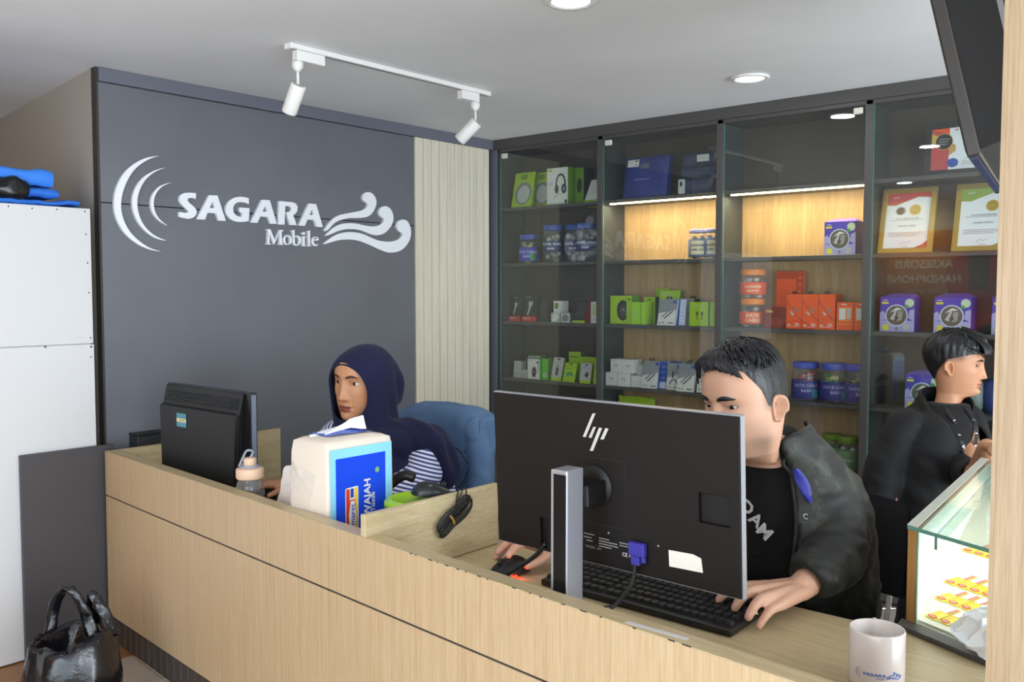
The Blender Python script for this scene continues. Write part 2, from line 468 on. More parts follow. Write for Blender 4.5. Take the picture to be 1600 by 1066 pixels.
# ------------------------------------------------------------------ display cabinets along the back wall
YF = 4.03; YB = 4.25
struct('trim_3', bx((-3.588, YF - 0.004, 2.205), (0.6, YF + 0.03, H), M_cabdark), bevel=0.0015)
struct('trim_4', bx((-3.612, YF, 0), (-3.560, YF + 0.03, 2.204), M_chtrim), bevel=0.0012)
EDGES = [-3.556, -2.829, -2.126, -1.417, -0.71]
SHELF = [1.865, 1.543, 1.205, 0.873, 0.525]
for c in range(4):
    a, b = EDGES[c], EDGES[c + 1]
    names = ['dark glazed display cabinet nearest the slatted corner', 'glazed display cabinet with a lit shelf, second from the slatted corner',
             'glazed display cabinet with a lit empty shelf, behind the man at the black monitor', 'glazed display cabinet holding framed certificates, beside the pillar']
    t = thing('display_cabinet', names[c], 'cabinet', ((a + b) / 2, YF + 0.1, 0))
    w = 0.013
    build('side_board', bx((a, YF + 0.002, 0.02), (a + w, YB, 2.203), M_cabin), t)
    build('side_board', bx((b - w, YF + 0.002, 0.02), (b, YB, 2.203), M_cabin), t)
    build('edge_trim', bx((b - 0.017, YF - 0.003, 0.02), (b + 0.017, YF + 0.0015, 2.186), M_cabdark), t, bevel=0.0008)
    build('top_board', bx((a, YF + 0.002, 2.186), (b, YB, 2.204), M_cabdark), t)
    dark_all = c in (0, 3)
    build('back_panel', bx((a, YB, 1.866), (b, YB + 0.012, 2.203), M_cabback), t)
    build('back_panel', bx((a, YB, 0.02), (b, YB + 0.012, 1.866), M_cabback if dark_all else M_cabwood), t)
    for k, z in enumerate(SHELF):
        build('shelf', bx((a + w, YF + 0.022, z - 0.018), (b - w, YB, z), M_cabdark), t, bevel=0.0008)
    ld = 0.525
    for (u0, u1) in ((a + 0.018, (a + b) / 2 - 0.001), ((a + b) / 2 + 0.001, b - 0.018)):
        dr = build('lower_door', bx((u0, YF + 0.001, 0.03), (u1, YF + 0.018, 0.50), M_cabdark), t, bevel=0.001)
        build('handle', bx(((u0 + u1) / 2 - 0.05, YF - 0.008, 0.46), ((u0 + u1) / 2 + 0.05, YF + 0.001, 0.47), M_black), dr)
    build('bottom_rail', bx((a + w, YF + 0.002, 0.507), (b - w, YF + 0.02, 0.526), M_cabdark), t)
    pane = build('glass_pane', bx((a + 0.018, YF + 0.006, 0.527), (b - 0.018, YF + 0.011, 2.184), M_glass), t)
    build('pane_edge', bx((a + 0.0175, YF + 0.0055, 0.527), (a + 0.0195, YF + 0.0115, 2.184), M_glassedge), pane)
    cx = a + 0.05 if c < 2 else b - 0.05
    if c < 3:
        cl = build('glass_clip', bx((cx - 0.02, YF - 0.001, 2.150), (cx + 0.02, YF + 0.014, 2.178), mat('clip_plastic', '#d8d3c4', 0.3)), t, bevel=0.003)
    if c in (1, 2):
        build('led_strip', bx((a + 0.045, YF + 0.030, 1.8405), (b - 0.014, YF + 0.040, 1.8465), M_led), t)
        ar = area('shelf_led_light', ((a + b) / 2, YF + 0.055, 1.838), ((a + b) / 2, YF + 0.085, 1.5), b - a - 0.06, 0.015, 3.6, (1.0, 0.83, 0.52))

# ------------------------------------------------------------------ ceiling lights
def downlight(x, y, label):
    t = thing('downlight', label, 'ceiling light', (x, y, H), group='round recessed ceiling lights')
    build('rim', MB().lathe([(0.058, 0.0), (0.076, -0.002), (0.080, -0.006), (0.078, -0.010), (0.062, -0.012), (0.056, -0.004)], M_whitep, Matrix.Translation((x, y, H)), 40), t)
    build('diffuser', MB().lathe([(0, -0.009), (0.05, -0.009), (0.060, -0.007)], M_lamp, Matrix.Translation((x, y, H)), 40), t)
    d = bpy.data.lights.new('downlight_lamp', 'AREA'); d.shape = 'DISK'; d.size = 0.11; d.energy = 2.2; d.color = (0.95, 0.98, 1.0)
    o = bpy.data.objects.new('downlight_lamp', d); COL.objects.link(o); o.location = (x, y, H - 0.016)
downlight(-1.73, 3.53, 'round white recessed ceiling light nearest the glazed cabinets')
downlight(-1.69, 2.25, 'round white recessed ceiling light at the top edge above the counter')
downlight(-2.4, 0.44, 'round white recessed ceiling light over the customer side of the counter')

tr = thing('track_light_rail', 'white ceiling track rail above the sign wall counter bay', 'light rail', (-2.745, 2.52, H))
build('rail', bx((-2.762, 1.995, H - 0.018), (-2.728, 3.05, H - 0.0005), M_whitep), tr, bevel=0.001)
build('groove', bx((-2.752, 1.999, H - 0.0188), (-2.738, 3.046, H - 0.0178), mat('grey_conductor', '#8d8b88', 0.4)), tr)
build('end_cap', bx((-2.764, 1.985, H - 0.020), (-2.726, 1.996, H - 0.0005), M_whitep), tr, bevel=0.001)
def spot(y, tilt_dir, label, flip):
    x = -2.745
    t = thing('track_spotlight', label, 'spotlight', (x, y, H - 0.02), group='white track spotlights')
    y2 = y + (0.10 if flip else -0.085)
    y0, y1 = min(y, y2) - 0.012, max(y, y2) + 0.012
    ad = build('adapter', bx((x - 0.016, y0, H - 0.056), (x + 0.016, y1, H - 0.019), M_whitep), t, bevel=0.002)
    F = Matrix.Translation((x, y, 0))
    build('swivel', MB().lathe([(0.014, H - 0.056), (0.020, H - 0.060), (0.020, H - 0.080), (0.013, H - 0.086), (0.013, H - 0.092), (0, H - 0.092)], M_whitep, F, 24), t)
    pv = Vector((x, y, H - 0.148))
    build('yoke', MB().tube([(x, y, H - 0.09), (x + 0.001, y, H - 0.12), pv], 0.0052, M_whitep, 10), t)
    D = Vector(tilt_dir).normalized()
    Fh = frame(pv + D * 0.0, D.cross(Vector((0, 0, 1))), (0, 0, 1)); 
    side = D.cross(Vector((0, 0, 1))).normalized(); upv = side.cross(D).normalized()
    Fh = Matrix.Identity(4)
    for i in range(3):
        Fh[i][0] = side[i]; Fh[i][1] = upv[i]; Fh[i][2] = D[i]; Fh[i][3] = pv[i]
    hd = build('lamp_head', MB().lathe([(0.0, -0.010), (0.024, -0.010), (0.0275, -0.006), (0.0275, 0.098), (0.0255, 0.102), (0.022, 0.102), (0.022, 0.085), (0, 0.085)], M_whitep, Fh, 40), t)
    build('back_ring', MB().lathe([(0.021, -0.0105), (0.0225, -0.0105), (0.0225, -0.0098), (0.021, -0.0098)], mat('grey_line', '#b5b0aa', 0.5), Fh, 32), hd)
spot(2.028, (-0.55, 0.02, -0.80), 'white track spotlight at the left end of the ceiling rail', True)
spot(2.965, (-0.62, -0.26, -0.62), 'white track spotlight at the corner end of the ceiling rail', False)

# ------------------------------------------------------------------ raised sign on the charcoal wall (outlines in wall metres: along the wall, height)
LOGO = {
 'arc1': [[(1.956,1.941),(1.919,1.934),(1.881,1.921),(1.844,1.898),(1.807,1.866),(1.78,1.827),(1.761,1.782),(1.754,1.735),(1.756,1.692),(1.769,1.654),(1.792,1.617),(1.823,1.588),(1.864,1.563),(1.91,1.549),(1.959,1.544),(1.919,1.552),(1.887,1.564),(1.85,1.589),(1.819,1.618),(1.798,1.652),(1.785,1.69),(1.782,1.728),(1.789,1.772),(1.806,1.816),(1.829,1.857),(1.857,1.888),(1.895,1.916),(1.928,1.932)]],
 'arc2': [[(1.984,1.896),(1.946,1.886),(1.908,1.867),(1.875,1.842),(1.851,1.812),(1.834,1.775),(1.829,1.736),(1.834,1.702),(1.848,1.667),(1.87,1.638),(1.902,1.611),(1.939,1.595),(1.983,1.59),(1.949,1.599),(1.916,1.614),(1.888,1.637),(1.868,1.664),(1.855,1.698),(1.85,1.733),(1.854,1.768),(1.867,1.804),(1.888,1.837),(1.917,1.864),(1.95,1.884)]],
 'arc3': [[(2.007,1.835),(1.978,1.829),(1.949,1.816),(1.927,1.794),(1.912,1.768),(1.908,1.74),(1.913,1.711),(1.927,1.688),(1.95,1.667),(1.988,1.651),(1.96,1.667),(1.939,1.686),(1.925,1.712),(1.921,1.738),(1.924,1.765),(1.936,1.79),(1.958,1.814),(1.982,1.827)]],
 'S': [[(2.114,1.8),(2.086,1.8),(2.059,1.796),(2.042,1.786),(2.036,1.773),(2.038,1.758),(2.049,1.744),(2.065,1.732),(2.077,1.722),(2.078,1.717),(2.072,1.713),(2.055,1.713),(2.035,1.715),(2.034,1.694),(2.052,1.69),(2.079,1.688),(2.1,1.695),(2.113,1.708),(2.116,1.722),(2.111,1.735),(2.097,1.746),(2.08,1.758),(2.074,1.766),(2.075,1.773),(2.088,1.778),(2.102,1.778),(2.113,1.775)]],
 'A1': [[(2.115,1.688),(2.176,1.796),(2.217,1.798),(2.256,1.69),(2.221,1.689),(2.209,1.72),(2.167,1.72),(2.155,1.69)],[(2.193,1.771),(2.178,1.741),(2.203,1.743)]],
 'G': [[(2.374,1.798),(2.357,1.801),(2.331,1.802),(2.299,1.795),(2.273,1.778),(2.258,1.756),(2.255,1.736),(2.262,1.716),(2.279,1.699),(2.302,1.69),(2.331,1.689),(2.355,1.692),(2.372,1.696),(2.377,1.754),(2.327,1.754),(2.326,1.732),(2.339,1.731),(2.338,1.713),(2.321,1.713),(2.304,1.719),(2.294,1.734),(2.293,1.75),(2.301,1.766),(2.317,1.776),(2.338,1.778),(2.357,1.777),(2.374,1.772)]],
 'A2': [[(2.381,1.69),(2.443,1.797),(2.485,1.798),(2.522,1.692),(2.488,1.69),(2.474,1.72),(2.434,1.721),(2.418,1.691)],[(2.46,1.772),(2.445,1.743),(2.47,1.744)]],
 'R': [[(2.536,1.798),(2.608,1.798),(2.629,1.793),(2.639,1.779),(2.637,1.76),(2.627,1.746),(2.613,1.738),(2.633,1.692),(2.595,1.691),(2.574,1.748),(2.586,1.751),(2.599,1.754),(2.604,1.764),(2.602,1.773),(2.591,1.778),(2.57,1.778),(2.564,1.691),(2.529,1.69)]],
 'A3': [[(2.642,1.691),(2.704,1.799),(2.747,1.799),(2.785,1.691),(2.747,1.691),(2.736,1.722),(2.695,1.722),(2.679,1.691)],[(2.722,1.775),(2.708,1.745),(2.731,1.746)]],
 'M': [[(2.464,1.664),(2.486,1.666),(2.51,1.616),(2.536,1.665),(2.558,1.665),(2.558,1.661),(2.55,1.659),(2.547,1.655),(2.549,1.602),(2.557,1.599),(2.556,1.596),(2.526,1.596),(2.526,1.599),(2.534,1.602),(2.535,1.652),(2.506,1.597),(2.503,1.597),(2.482,1.645),(2.48,1.601),(2.488,1.597),(2.488,1.595),(2.461,1.595),(2.461,1.597),(2.469,1.601),(2.473,1.656),(2.465,1.661)]],
 'o': [[(2.579,1.645),(2.596,1.64),(2.606,1.627),(2.605,1.614),(2.595,1.601),(2.579,1.596),(2.564,1.599),(2.554,1.612),(2.554,1.625),(2.563,1.638)],[(2.578,1.639),(2.588,1.635),(2.593,1.623),(2.592,1.612),(2.587,1.603),(2.579,1.6),(2.573,1.602),(2.567,1.612),(2.566,1.625),(2.571,1.635)]],
 'b': [[(2.604,1.666),(2.62,1.669),(2.62,1.64),(2.634,1.644),(2.648,1.641),(2.657,1.631),(2.658,1.618),(2.651,1.605),(2.636,1.595),(2.622,1.596),(2.61,1.601),(2.609,1.657),(2.604,1.662)],[(2.621,1.635),(2.632,1.638),(2.641,1.632),(2.646,1.621),(2.643,1.608),(2.633,1.6),(2.624,1.602),(2.621,1.607)]],
 'i': [[(2.66,1.639),(2.68,1.643),(2.683,1.638),(2.678,1.632),(2.678,1.602),(2.684,1.598),(2.684,1.595),(2.66,1.595),(2.66,1.597),(2.664,1.601),(2.665,1.632),(2.66,1.635)]],
 'dot': [[(2.681,1.655),(2.68,1.651),(2.676,1.649),(2.672,1.647),(2.668,1.648),(2.664,1.651),(2.663,1.654),(2.665,1.658),(2.668,1.661),(2.672,1.662),(2.677,1.661),(2.68,1.659)]],
 'l': [[(2.69,1.666),(2.71,1.671),(2.708,1.601),(2.716,1.598),(2.716,1.596),(2.691,1.595),(2.691,1.598),(2.697,1.602),(2.697,1.661),(2.69,1.664)]],
 'e': [[(2.759,1.607),(2.75,1.599),(2.736,1.596),(2.723,1.602),(2.716,1.613),(2.717,1.626),(2.724,1.638),(2.739,1.644),(2.753,1.641),(2.76,1.632),(2.76,1.625),(2.728,1.624),(2.73,1.614),(2.738,1.606),(2.748,1.604),(2.757,1.607)],[(2.729,1.629),(2.751,1.63),(2.749,1.637),(2.741,1.64),(2.733,1.637)]],
 'w1': [[(2.79,1.669),(2.807,1.696),(2.832,1.724),(2.862,1.745),(2.897,1.759),(2.94,1.768),(2.988,1.778),(3.029,1.786),(3.058,1.8),(3.072,1.825),(3.052,1.831),(3.037,1.842),(3.035,1.856),(3.043,1.872),(3.061,1.882),(3.084,1.884),(3.107,1.875),(3.123,1.857),(3.129,1.835),(3.122,1.812),(3.106,1.786),(3.083,1.765),(3.051,1.753),(3.006,1.748),(2.962,1.746),(2.926,1.74),(2.892,1.731),(2.862,1.719),(2.836,1.698),(2.815,1.677)]],
 'w2': [[(2.793,1.645),(2.819,1.67),(2.844,1.688),(2.874,1.705),(2.909,1.715),(2.952,1.72),(2.992,1.72),(3.032,1.715),(3.073,1.711),(3.11,1.711),(3.142,1.718),(3.166,1.731),(3.183,1.754),(3.157,1.763),(3.143,1.778),(3.143,1.795),(3.157,1.812),(3.183,1.821),(3.209,1.818),(3.231,1.801),(3.243,1.777),(3.243,1.752),(3.232,1.726),(3.208,1.7),(3.179,1.679),(3.142,1.668),(3.109,1.667),(3.068,1.675),(3.032,1.686),(2.996,1.691),(2.961,1.691),(2.917,1.687),(2.874,1.676),(2.84,1.661)]],
 'w3': [[(2.78,1.605),(2.814,1.63),(2.848,1.65),(2.887,1.666),(2.93,1.674),(2.978,1.676),(3.023,1.673),(3.068,1.661),(3.114,1.646),(3.151,1.639),(3.193,1.637),(3.236,1.64),(3.27,1.649),(3.295,1.663),(3.31,1.685),(3.285,1.693),(3.266,1.71),(3.264,1.732),(3.276,1.75),(3.305,1.759),(3.335,1.757),(3.355,1.74),(3.366,1.715),(3.369,1.69),(3.362,1.66),(3.341,1.63),(3.309,1.603),(3.275,1.588),(3.236,1.582),(3.197,1.582),(3.15,1.593),(3.104,1.609),(3.058,1.623),(3.009,1.635),(2.96,1.639),(2.917,1.637),(2.873,1.631),(2.831,1.619)]],
}

M_sign = mat('white_acrylic_letter', '#eef0f4', 0.35)
M_signedge = M_sign
sg = thing('wall_sign', 'raised white SAGARA Mobile lettering with arcs and waves on the charcoal wall', 'sign', (-3.6, 2.6, 1.7))
SF = frame((-3.6, 0, 0), (0, 1, 0), (0, 0, 1))
for k, polys in LOGO.items():
    nm = 'arc' if k.startswith('arc') else ('wave' if k.startswith('w') else 'letter')
    P = [smooth_poly(q, 2) for q in polys] if nm != 'letter' or k in ('o', 'e', 'dot') else polys
    if k in ('S', 'G', 'b'): P = polys
    m_ = MB(); flat(m_, P, SF, M_sign, 0.0005, 0.015)
    build(nm, m_, sg)

# ------------------------------------------------------------------ goods in the display cabinets
G_ = '#9fcb2d'
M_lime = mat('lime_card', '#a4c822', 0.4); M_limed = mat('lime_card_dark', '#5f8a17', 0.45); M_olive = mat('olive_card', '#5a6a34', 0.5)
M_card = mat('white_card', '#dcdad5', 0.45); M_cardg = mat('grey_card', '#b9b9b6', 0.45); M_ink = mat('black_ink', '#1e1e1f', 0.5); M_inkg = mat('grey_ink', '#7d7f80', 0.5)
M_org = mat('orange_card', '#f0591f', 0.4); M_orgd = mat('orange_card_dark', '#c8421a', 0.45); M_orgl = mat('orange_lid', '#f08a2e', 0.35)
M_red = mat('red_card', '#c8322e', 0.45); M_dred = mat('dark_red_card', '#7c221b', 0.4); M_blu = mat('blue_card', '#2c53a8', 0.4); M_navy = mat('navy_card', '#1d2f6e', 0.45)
M_pur = mat('purple_card', '#4a3fae', 0.4); M_lil = mat('lilac_card', '#a8a4d4', 0.45); M_yel = mat('yellow_print', '#d8cf4a', 0.5); M_gold = mat('gold_foil', '#d3b45a', 0.35, 0.3)
M_blackc = mat('black_card', '#2a2a2c', 0.4); M_clear = glass_pane('clear_plastic', (0.93, 0.94, 0.95, 1), 1.42, 0.06)
M_silver = mat('silver_print', '#9a9da0', 0.35, 0.4); M_teal = mat('teal_print', '#3d8f9a', 0.5); M_grn = mat('green_print', '#3f9a3a', 0.45); M_vlid = mat('violet_lid', '#4b55b8', 0.35)
M_brown = mat('brown_print', '#4b4038', 0.5); M_skyp = mat('pale_blue_print', '#c3cfe6', 0.5)

def decorate(mb, F, w, h, decor, z0=0.0004):
    z = z0
    for dcr in decor:
        k = dcr[0]; z += 0.00025
        if k == 'r':
            _, a, b, c, e, m = dcr
            mb.add([(a*w, b*h, z), (c*w, b*h, z), (c*w, e*h, z), (a*w, e*h, z)], [(0, 1, 2, 3)], m, False, F)
        elif k in ('c', 'e'):
            if k == 'c': _, u, v, r, m = dcr; rx = ry = r * w
            else: _, u, v, rx, ry, m = dcr; rx *= w; ry *= h
            mb.add([(u*w + rx*cos(2*pi*i/24), v*h + ry*sin(2*pi*i/24), z) for i in range(24)], [tuple(range(24))], m, False, F)
        elif k == 'p':
            flat(mb, [[(a*w, b*h) for a, b in dcr[1]]], F, dcr[2], z - 0.0002, z)
        elif k == 't':
            _, s, u, v, sz, m = dcr[:6]
            put_text(mb, s, F, u*w, v*h, sz*h, m, z, bold=dcr[6] if len(dcr) > 6 else 0.0, rot=dcr[7] if len(dcr) > 7 else 0.0)
        elif k == 'l':
            _, u0, v0, u1, v1, n, m = dcr
            for i in range(n):
                y = v1 + (v0 - v1) * i / max(1, n - 1); q = u1 - (u1 - u0) * (0.28 * ((i * 37) % 5) / 5)
                mb.add([(u0*w, y*h - 0.0008, z), (q*w, y*h - 0.0008, z), (q*w, y*h + 0.0008, z), (u0*w, y*h + 0.0008, z)], [(0, 1, 2, 3)], m, False, F)
        elif k == 's':
            _, pts, wd, m = dcr
            P = [Vector((a*w, b*h, z)) for a, b in pts]; L_ = []; R_ = []
            for i in range(len(P)):
                t = (P[min(i+1, len(P)-1)] - P[max(i-1, 0)]).normalized(); n_ = Vector((-t.y, t.x, 0)) * wd * 0.5
                L_.append(P[i] + n_); R_.append(P[i] - n_)
            mb.grid([R_, L_], m, False, False, F)

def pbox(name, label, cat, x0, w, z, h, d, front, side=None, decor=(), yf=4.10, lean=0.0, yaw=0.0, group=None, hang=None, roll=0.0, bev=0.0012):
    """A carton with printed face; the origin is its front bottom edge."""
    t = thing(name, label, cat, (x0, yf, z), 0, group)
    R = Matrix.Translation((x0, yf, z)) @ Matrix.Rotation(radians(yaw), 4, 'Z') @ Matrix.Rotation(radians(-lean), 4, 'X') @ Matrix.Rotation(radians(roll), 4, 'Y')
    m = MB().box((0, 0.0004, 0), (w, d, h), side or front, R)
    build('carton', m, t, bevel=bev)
    F = R @ frame((0, 0, 0), (1, 0, 0), (0, 0, 1))
    dm = MB()
    decorate(dm, F, w, h, [('r', 0.012, 0.008, 0.988, 0.992, front)] + list(decor), z0=-0.0002)
    build('printed_face', dm, t)
    if hang:
        hm = MB()
        a = w * (0.5 - hang / 2); b = w * (0.5 + hang / 2)
        flat(hm, [[(a, h), (b, h), (b - 0.004, h + 0.014), (a + 0.004, h + 0.014)], [(a + w*0.1, h + 0.004), (b - w*0.1, h + 0.004), (b - w*0.12, h + 0.009), (a + w*0.12, h + 0.009)]], F, M_blackc, -0.003, -0.0022)
        build('hang_tab', hm, t)
    return t

def headphones(u, v, s, m, m2):
    """print of over-ear headphones, s = half width as a fraction."""
    arc = [(u + s*0.78*cos(a), v + s*0.95*sin(a)) for a in [pi*i/14 for i in range(15)]]
    return [('s', [(u - s*0.8, v - s*0.25)] + arc[::-1] + [(u + s*0.8, v - s*0.25)], 0.0105, m),
            ('e', u - s*0.72, v - s*0.55, s*0.36, s*0.46, m), ('e', u + s*0.6, v - s*0.55, s*0.46, s*0.50, m), ('e', u + s*0.62, v - s*0.55, s*0.26, s*0.30, m2),
            ('s', [(u - s*0.3, v - s*1.0), (u - s*0.75, v - s*1.25), (u - s*1.3, v - s*1.55)], 0.003, m)]
def cable(u, v, m, m2, sx=0.32, sy=0.16):
    return [('p', [(u - sx, v - sy), (u - sx + 0.05, v - sy - 0.04), (u + sx*0.6, v + sy*0.55), (u + sx*0.5, v + sy*0.8)], m),
            ('p', [(u - sx*0.5, v - sy - 0.06), (u - sx*0.4, v - sy - 0.1), (u + sx, v + sy*0.2), (u + sx*0.92, v + sy*0.45)], m2)]
def earbuds(u, v, s, m):
    return [('e', u - s, v + s*0.7, s*0.42, s*0.5, m), ('r', u - s*1.05, v - s*1.1, u - s*0.75, v + s*0.7, m), ('e', u + s*0.7, v + s*0.7, s*0.42, s*0.5, m), ('r', u + s*0.55, v - s*1.1, u + s*0.85, v + s*0.7, m)]

def wrap_mb(src, dst, F, R, phi0=0.0):
    """bend a flat (u, v, offset) drawing round a cylinder of radius R whose front faces -y."""
    vs_ = []
    for (u, v, o) in src.v:
        a = u / R + phi0; r = R + o
        vs_.append((r * sin(a), -r * cos(a), v))
    n = len(dst.v)
    for p in vs_: dst.v.append(tuple(F @ Vector(p)))
    for f, k, s in zip(src.f, src.m, src.sm):
        dst.f.append(tuple(i + n for i in f)); dst.m.append(dst.mi(src.mats[k])); dst.sm.append(s)

def jar(name, label, x, y, z, r, h, lid, lab, contents, txt, tm, group=None, labz=(0.14, 0.62), lidh=0.14, accents=()):
    t = thing(name, label, 'jar', (x, y, z), 0, group)
    F = Matrix.Translation((x, y, z))
    b = h * (1 - lidh)
    build('body', MB().lathe([(0, 0.001), (r*0.9, 0.001), (r, 0.006), (r, b*0.86), (r*0.94, b*0.93), (r*0.82, b*0.97), (r*0.82, b)], M_clear, F, 28), t)
    cm = MB(); rnd = random.Random(int(abs(x) * 10000))
    for i in range(16):
        a = rnd.uniform(0, 2*pi); rr = r * rnd.uniform(0.35, 0.68); zz = b * (0.1 + 0.8 * (i % 8) / 8)
        cm.ell((x + rr*cos(a), y + rr*sin(a), z + zz), (r*0.26, r*0.26, b*0.09), contents[i % len(contents)], None, 10, 6)
    build('contents', cm, t, kind='stuff')
    lm = MB(); n = 28
    build('label', MB().lathe([(r + 0.0004, b*labz[0]), (r + 0.0009, b*labz[0] + 0.001), (r + 0.0009, b*labz[1] - 0.001), (r + 0.0004, b*labz[1])], lab, F, 28), t)
    fm = MB(); W = r * 1.9
    z_mid = b * (labz[0] + labz[1]) / 2
    items = [('t', s, 0, z_mid + dy, sz, tm) for s, dy, sz in txt]
    for _, s, u, v, sz, m in items: put_text(fm, s, None, u, v, sz, m, 0.0014, bold=0.02)
    for (u0, v0, u1, v1, m) in accents:
        k = 6
        for i in range(k):
            a = u0 + (u1 - u0) * i / k; c = u0 + (u1 - u0) * (i + 1) / k
            fm.add([(a*r, v0*b, 0.0012), (c*r, v0*b, 0.0012), (c*r, v1*b, 0.0012), (a*r, v1*b, 0.0012)], [(0, 1, 2, 3)], m)
    dm = MB(); wrap_mb(fm, dm, F @ Matrix.Rotation(radians(-25), 4, 'Z').inverted(), r, 0)
    build('print', dm, t)
    prof = [(0, b - 0.002), (r*0.9, b - 0.002), (r*0.92, b), (r*0.92, h - 0.004), (r*0.88, h), (0, h)]
    lo = build('lid', MB().lathe(prof, lid, F, 36), t)
    rm = MB()
    for i in range(36):
        a = 2*pi*i/36; rm.box((r*0.915, -0.0012, b + 0.002), (r*0.93, 0.0012, h - 0.005), lid, F @ Matrix.Rotation(a, 4, 'Z'))
    build('grip_rib', rm, lo, kind='stuff')
    return t

S0, S1, S2, S3, S4 = [z + 0.0006 for z in SHELF]
# --- cabinet 1
def blister(x, z, w, h, lab, lean, yf):
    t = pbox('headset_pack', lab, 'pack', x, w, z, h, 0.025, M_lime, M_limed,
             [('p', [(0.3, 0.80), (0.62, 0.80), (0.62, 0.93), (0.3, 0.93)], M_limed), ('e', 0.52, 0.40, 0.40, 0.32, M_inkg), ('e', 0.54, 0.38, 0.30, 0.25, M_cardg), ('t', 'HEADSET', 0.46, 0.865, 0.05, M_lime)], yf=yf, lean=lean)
    return t
blister(-3.505, S0, 0.155, 0.212, 'lime green headset blister pack leaning on the top shelf near the slats', 12, 4.09)
blister(-3.405, S0, 0.15, 0.205, 'lime green headset pack standing behind the leaning one', 6, 4.15)
pbox('headphone_box', 'white box with black headphones printed on it, top shelf', 'box', -3.225, 0.15, S0, 0.205, 0.09, M_card, M_limed,
     headphones(0.66, 0.56, 0.26, M_ink, M_inkg) + [('r', 0.07, 0.90, 0.28, 0.955, M_lime), ('l', 0.07, 0.52, 0.33, 0.62, 3, M_inkg), ('r', 0.86, 0.02, 0.96, 0.12, M_ink), ('t', 'HEADSET', 0.2, 0.56, 0.04, M_ink)], yf=4.075, hang=0.22)
pbox('headphone_box', 'dark green headphone box turned edgewise behind the white headphone box', 'box', -3.06, 0.06, S0, 0.2, 0.10, M_limed, M_blackc, [('e', 0.5, 0.5, 0.3, 0.2, M_ink)], yf=4.12)
pbox('accessory_box', 'white and lime box tilted against the divider on the top shelf', 'box', -2.985, 0.10, S0, 0.15, 0.05, M_card, M_lime, [('r', 0.0, 0.0, 1.0, 0.12, M_lime), ('l', 0.15, 0.4, 0.8, 0.7, 4, M_inkg)], yf=4.10, lean=28)
jar('accessory_jar', 'small purple and green jar with violet lid at the slat end of its shelf', -3.40, 4.13, S1, 0.056, 0.165, M_vlid, M_pur, [M_yel, M_silver], [('DATA CABLE', 0.012, 0.022), ('BASH', -0.014, 0.018)], M_skyp, 'data cable jars', (0.08, 0.66), 0.15, [(0.4, 0.1, 0.9, 0.4, M_grn)])
for x, lab in ((-3.225, 'tall dark jar with blue lid and TRAVEL KING label, next to the small purple jar'), (-3.11, 'tall dark blue lidded jar set back between two others'), (-2.985, 'tall dark jar with blue lid beside the cabinet divider')):
    jar('charger_jar', lab, x, 4.13 if x != -3.11 else 4.185, S1, 0.056, 0.212, M_blu, M_navy, [M_cardg, M_silver, M_inkg], [('TRAVEL KING', 0.012, 0.022), ('SERIES', -0.014, 0.016)], M_card, 'tall charger jars', (0.33, 0.66), 0.13)
def gun(u, v, s): return [('p', [(u - s*0.9, v - s*1.9), (u - s*0.5, v - s*2.0), (u + s*0.35, v - s*0.2), (u + s*0.95, v + s*0.6), (u + s*0.7, v + s*1.1), (u + s*0.1, v + s*0.7), (u - s*0.3, v + s*1.15), (u - s*0.7, v + s*0.6), (u - s*0.45, v - s*0.2)], M_cardg)]
pbox('charger_box', 'narrow black box with red foot and white charger print, closest to the slats', 'box', -3.53, 0.085, S2, 0.145, 0.03, M_blackc, M_blackc, [('r', 0, 0, 1, 0.2, M_red)] + gun(0.5, 0.6, 0.17) + [('l', 0.3, 0.94, 0.65, 0.95, 1, M_card), ('l', 0.08, 0.1, 0.6, 0.14, 2, M_card)], lean=9)
pbox('charger_box', 'wide black box with red foot and white charger print', 'box', -3.43, 0.108, S2, 0.148, 0.03, M_blackc, M_blackc, [('r', 0, 0, 1, 0.2, M_red)] + gun(0.5, 0.62, 0.19) + [('l', 0.2, 0.95, 0.5, 0.96, 1, M_card), ('l', 0.08, 0.1, 0.6, 0.14, 2, M_card)], lean=9)
pbox('charger_box', 'small all black box beside the white cube boxes', 'box', -3.295, 0.055, S2, 0.115, 0.06, M_blackc, M_blackc, [('l', 0.25, 0.3, 0.8, 0.75, 4, M_inkg)])
for i, lab in enumerate(('white cube box with green square, lower of two', 'white cube box with green square, upper of two')):
    pbox('adapter_box', lab, 'box', -3.21, 0.062, S2 + i*0.0605, 0.06, 0.062, M_card, M_card, [('r', 0.14, 0.25, 0.56, 0.78, M_olive), ('r', 0.2, 0.32, 0.5, 0.7, M_limed)], yf=4.12)
for i, x in enumerate((-3.185, -3.115)):
    pbox('clear_pack', ('clear plastic pack of white plugs in front of the cube boxes', 'clear plastic pack of dark plugs beside the black leaning box')[i], 'pack', x, 0.064, S2, 0.055, 0.05, M_cardg, M_clear, [('p', [(0.1, 0.2), (0.5, 0.1), (0.9, 0.5), (0.6, 0.9), (0.2, 0.7)], (M_card, M_inkg)[i]), ('p', [(0.55, 0.12), (0.92, 0.2), (0.85, 0.45)], M_silver)], yf=4.065)
pbox('charger_box', 'black box with lime foot leaning far back', 'box', -3.055, 0.085, S2, 0.14, 0.04, M_blackc, M_red, [('r', 0, 0, 1, 0.1, M_lime), ('l', 0.2, 0.25, 0.85, 0.7, 6, M_inkg), ('t', 'FAST', 0.55, 0.8, 0.09, M_inkg)], lean=22, yf=4.09)
pbox('cable_box', 'slim white box with pale green panel beside the divider', 'box', -2.935, 0.055, S2, 0.118, 0.05, M_card, M_cardg, [('r', 0.2, 0.35, 0.8, 0.9, mat('pale_green', '#b8c39a', 0.5)), ('l', 0.2, 0.1, 0.8, 0.22, 3, M_inkg)])
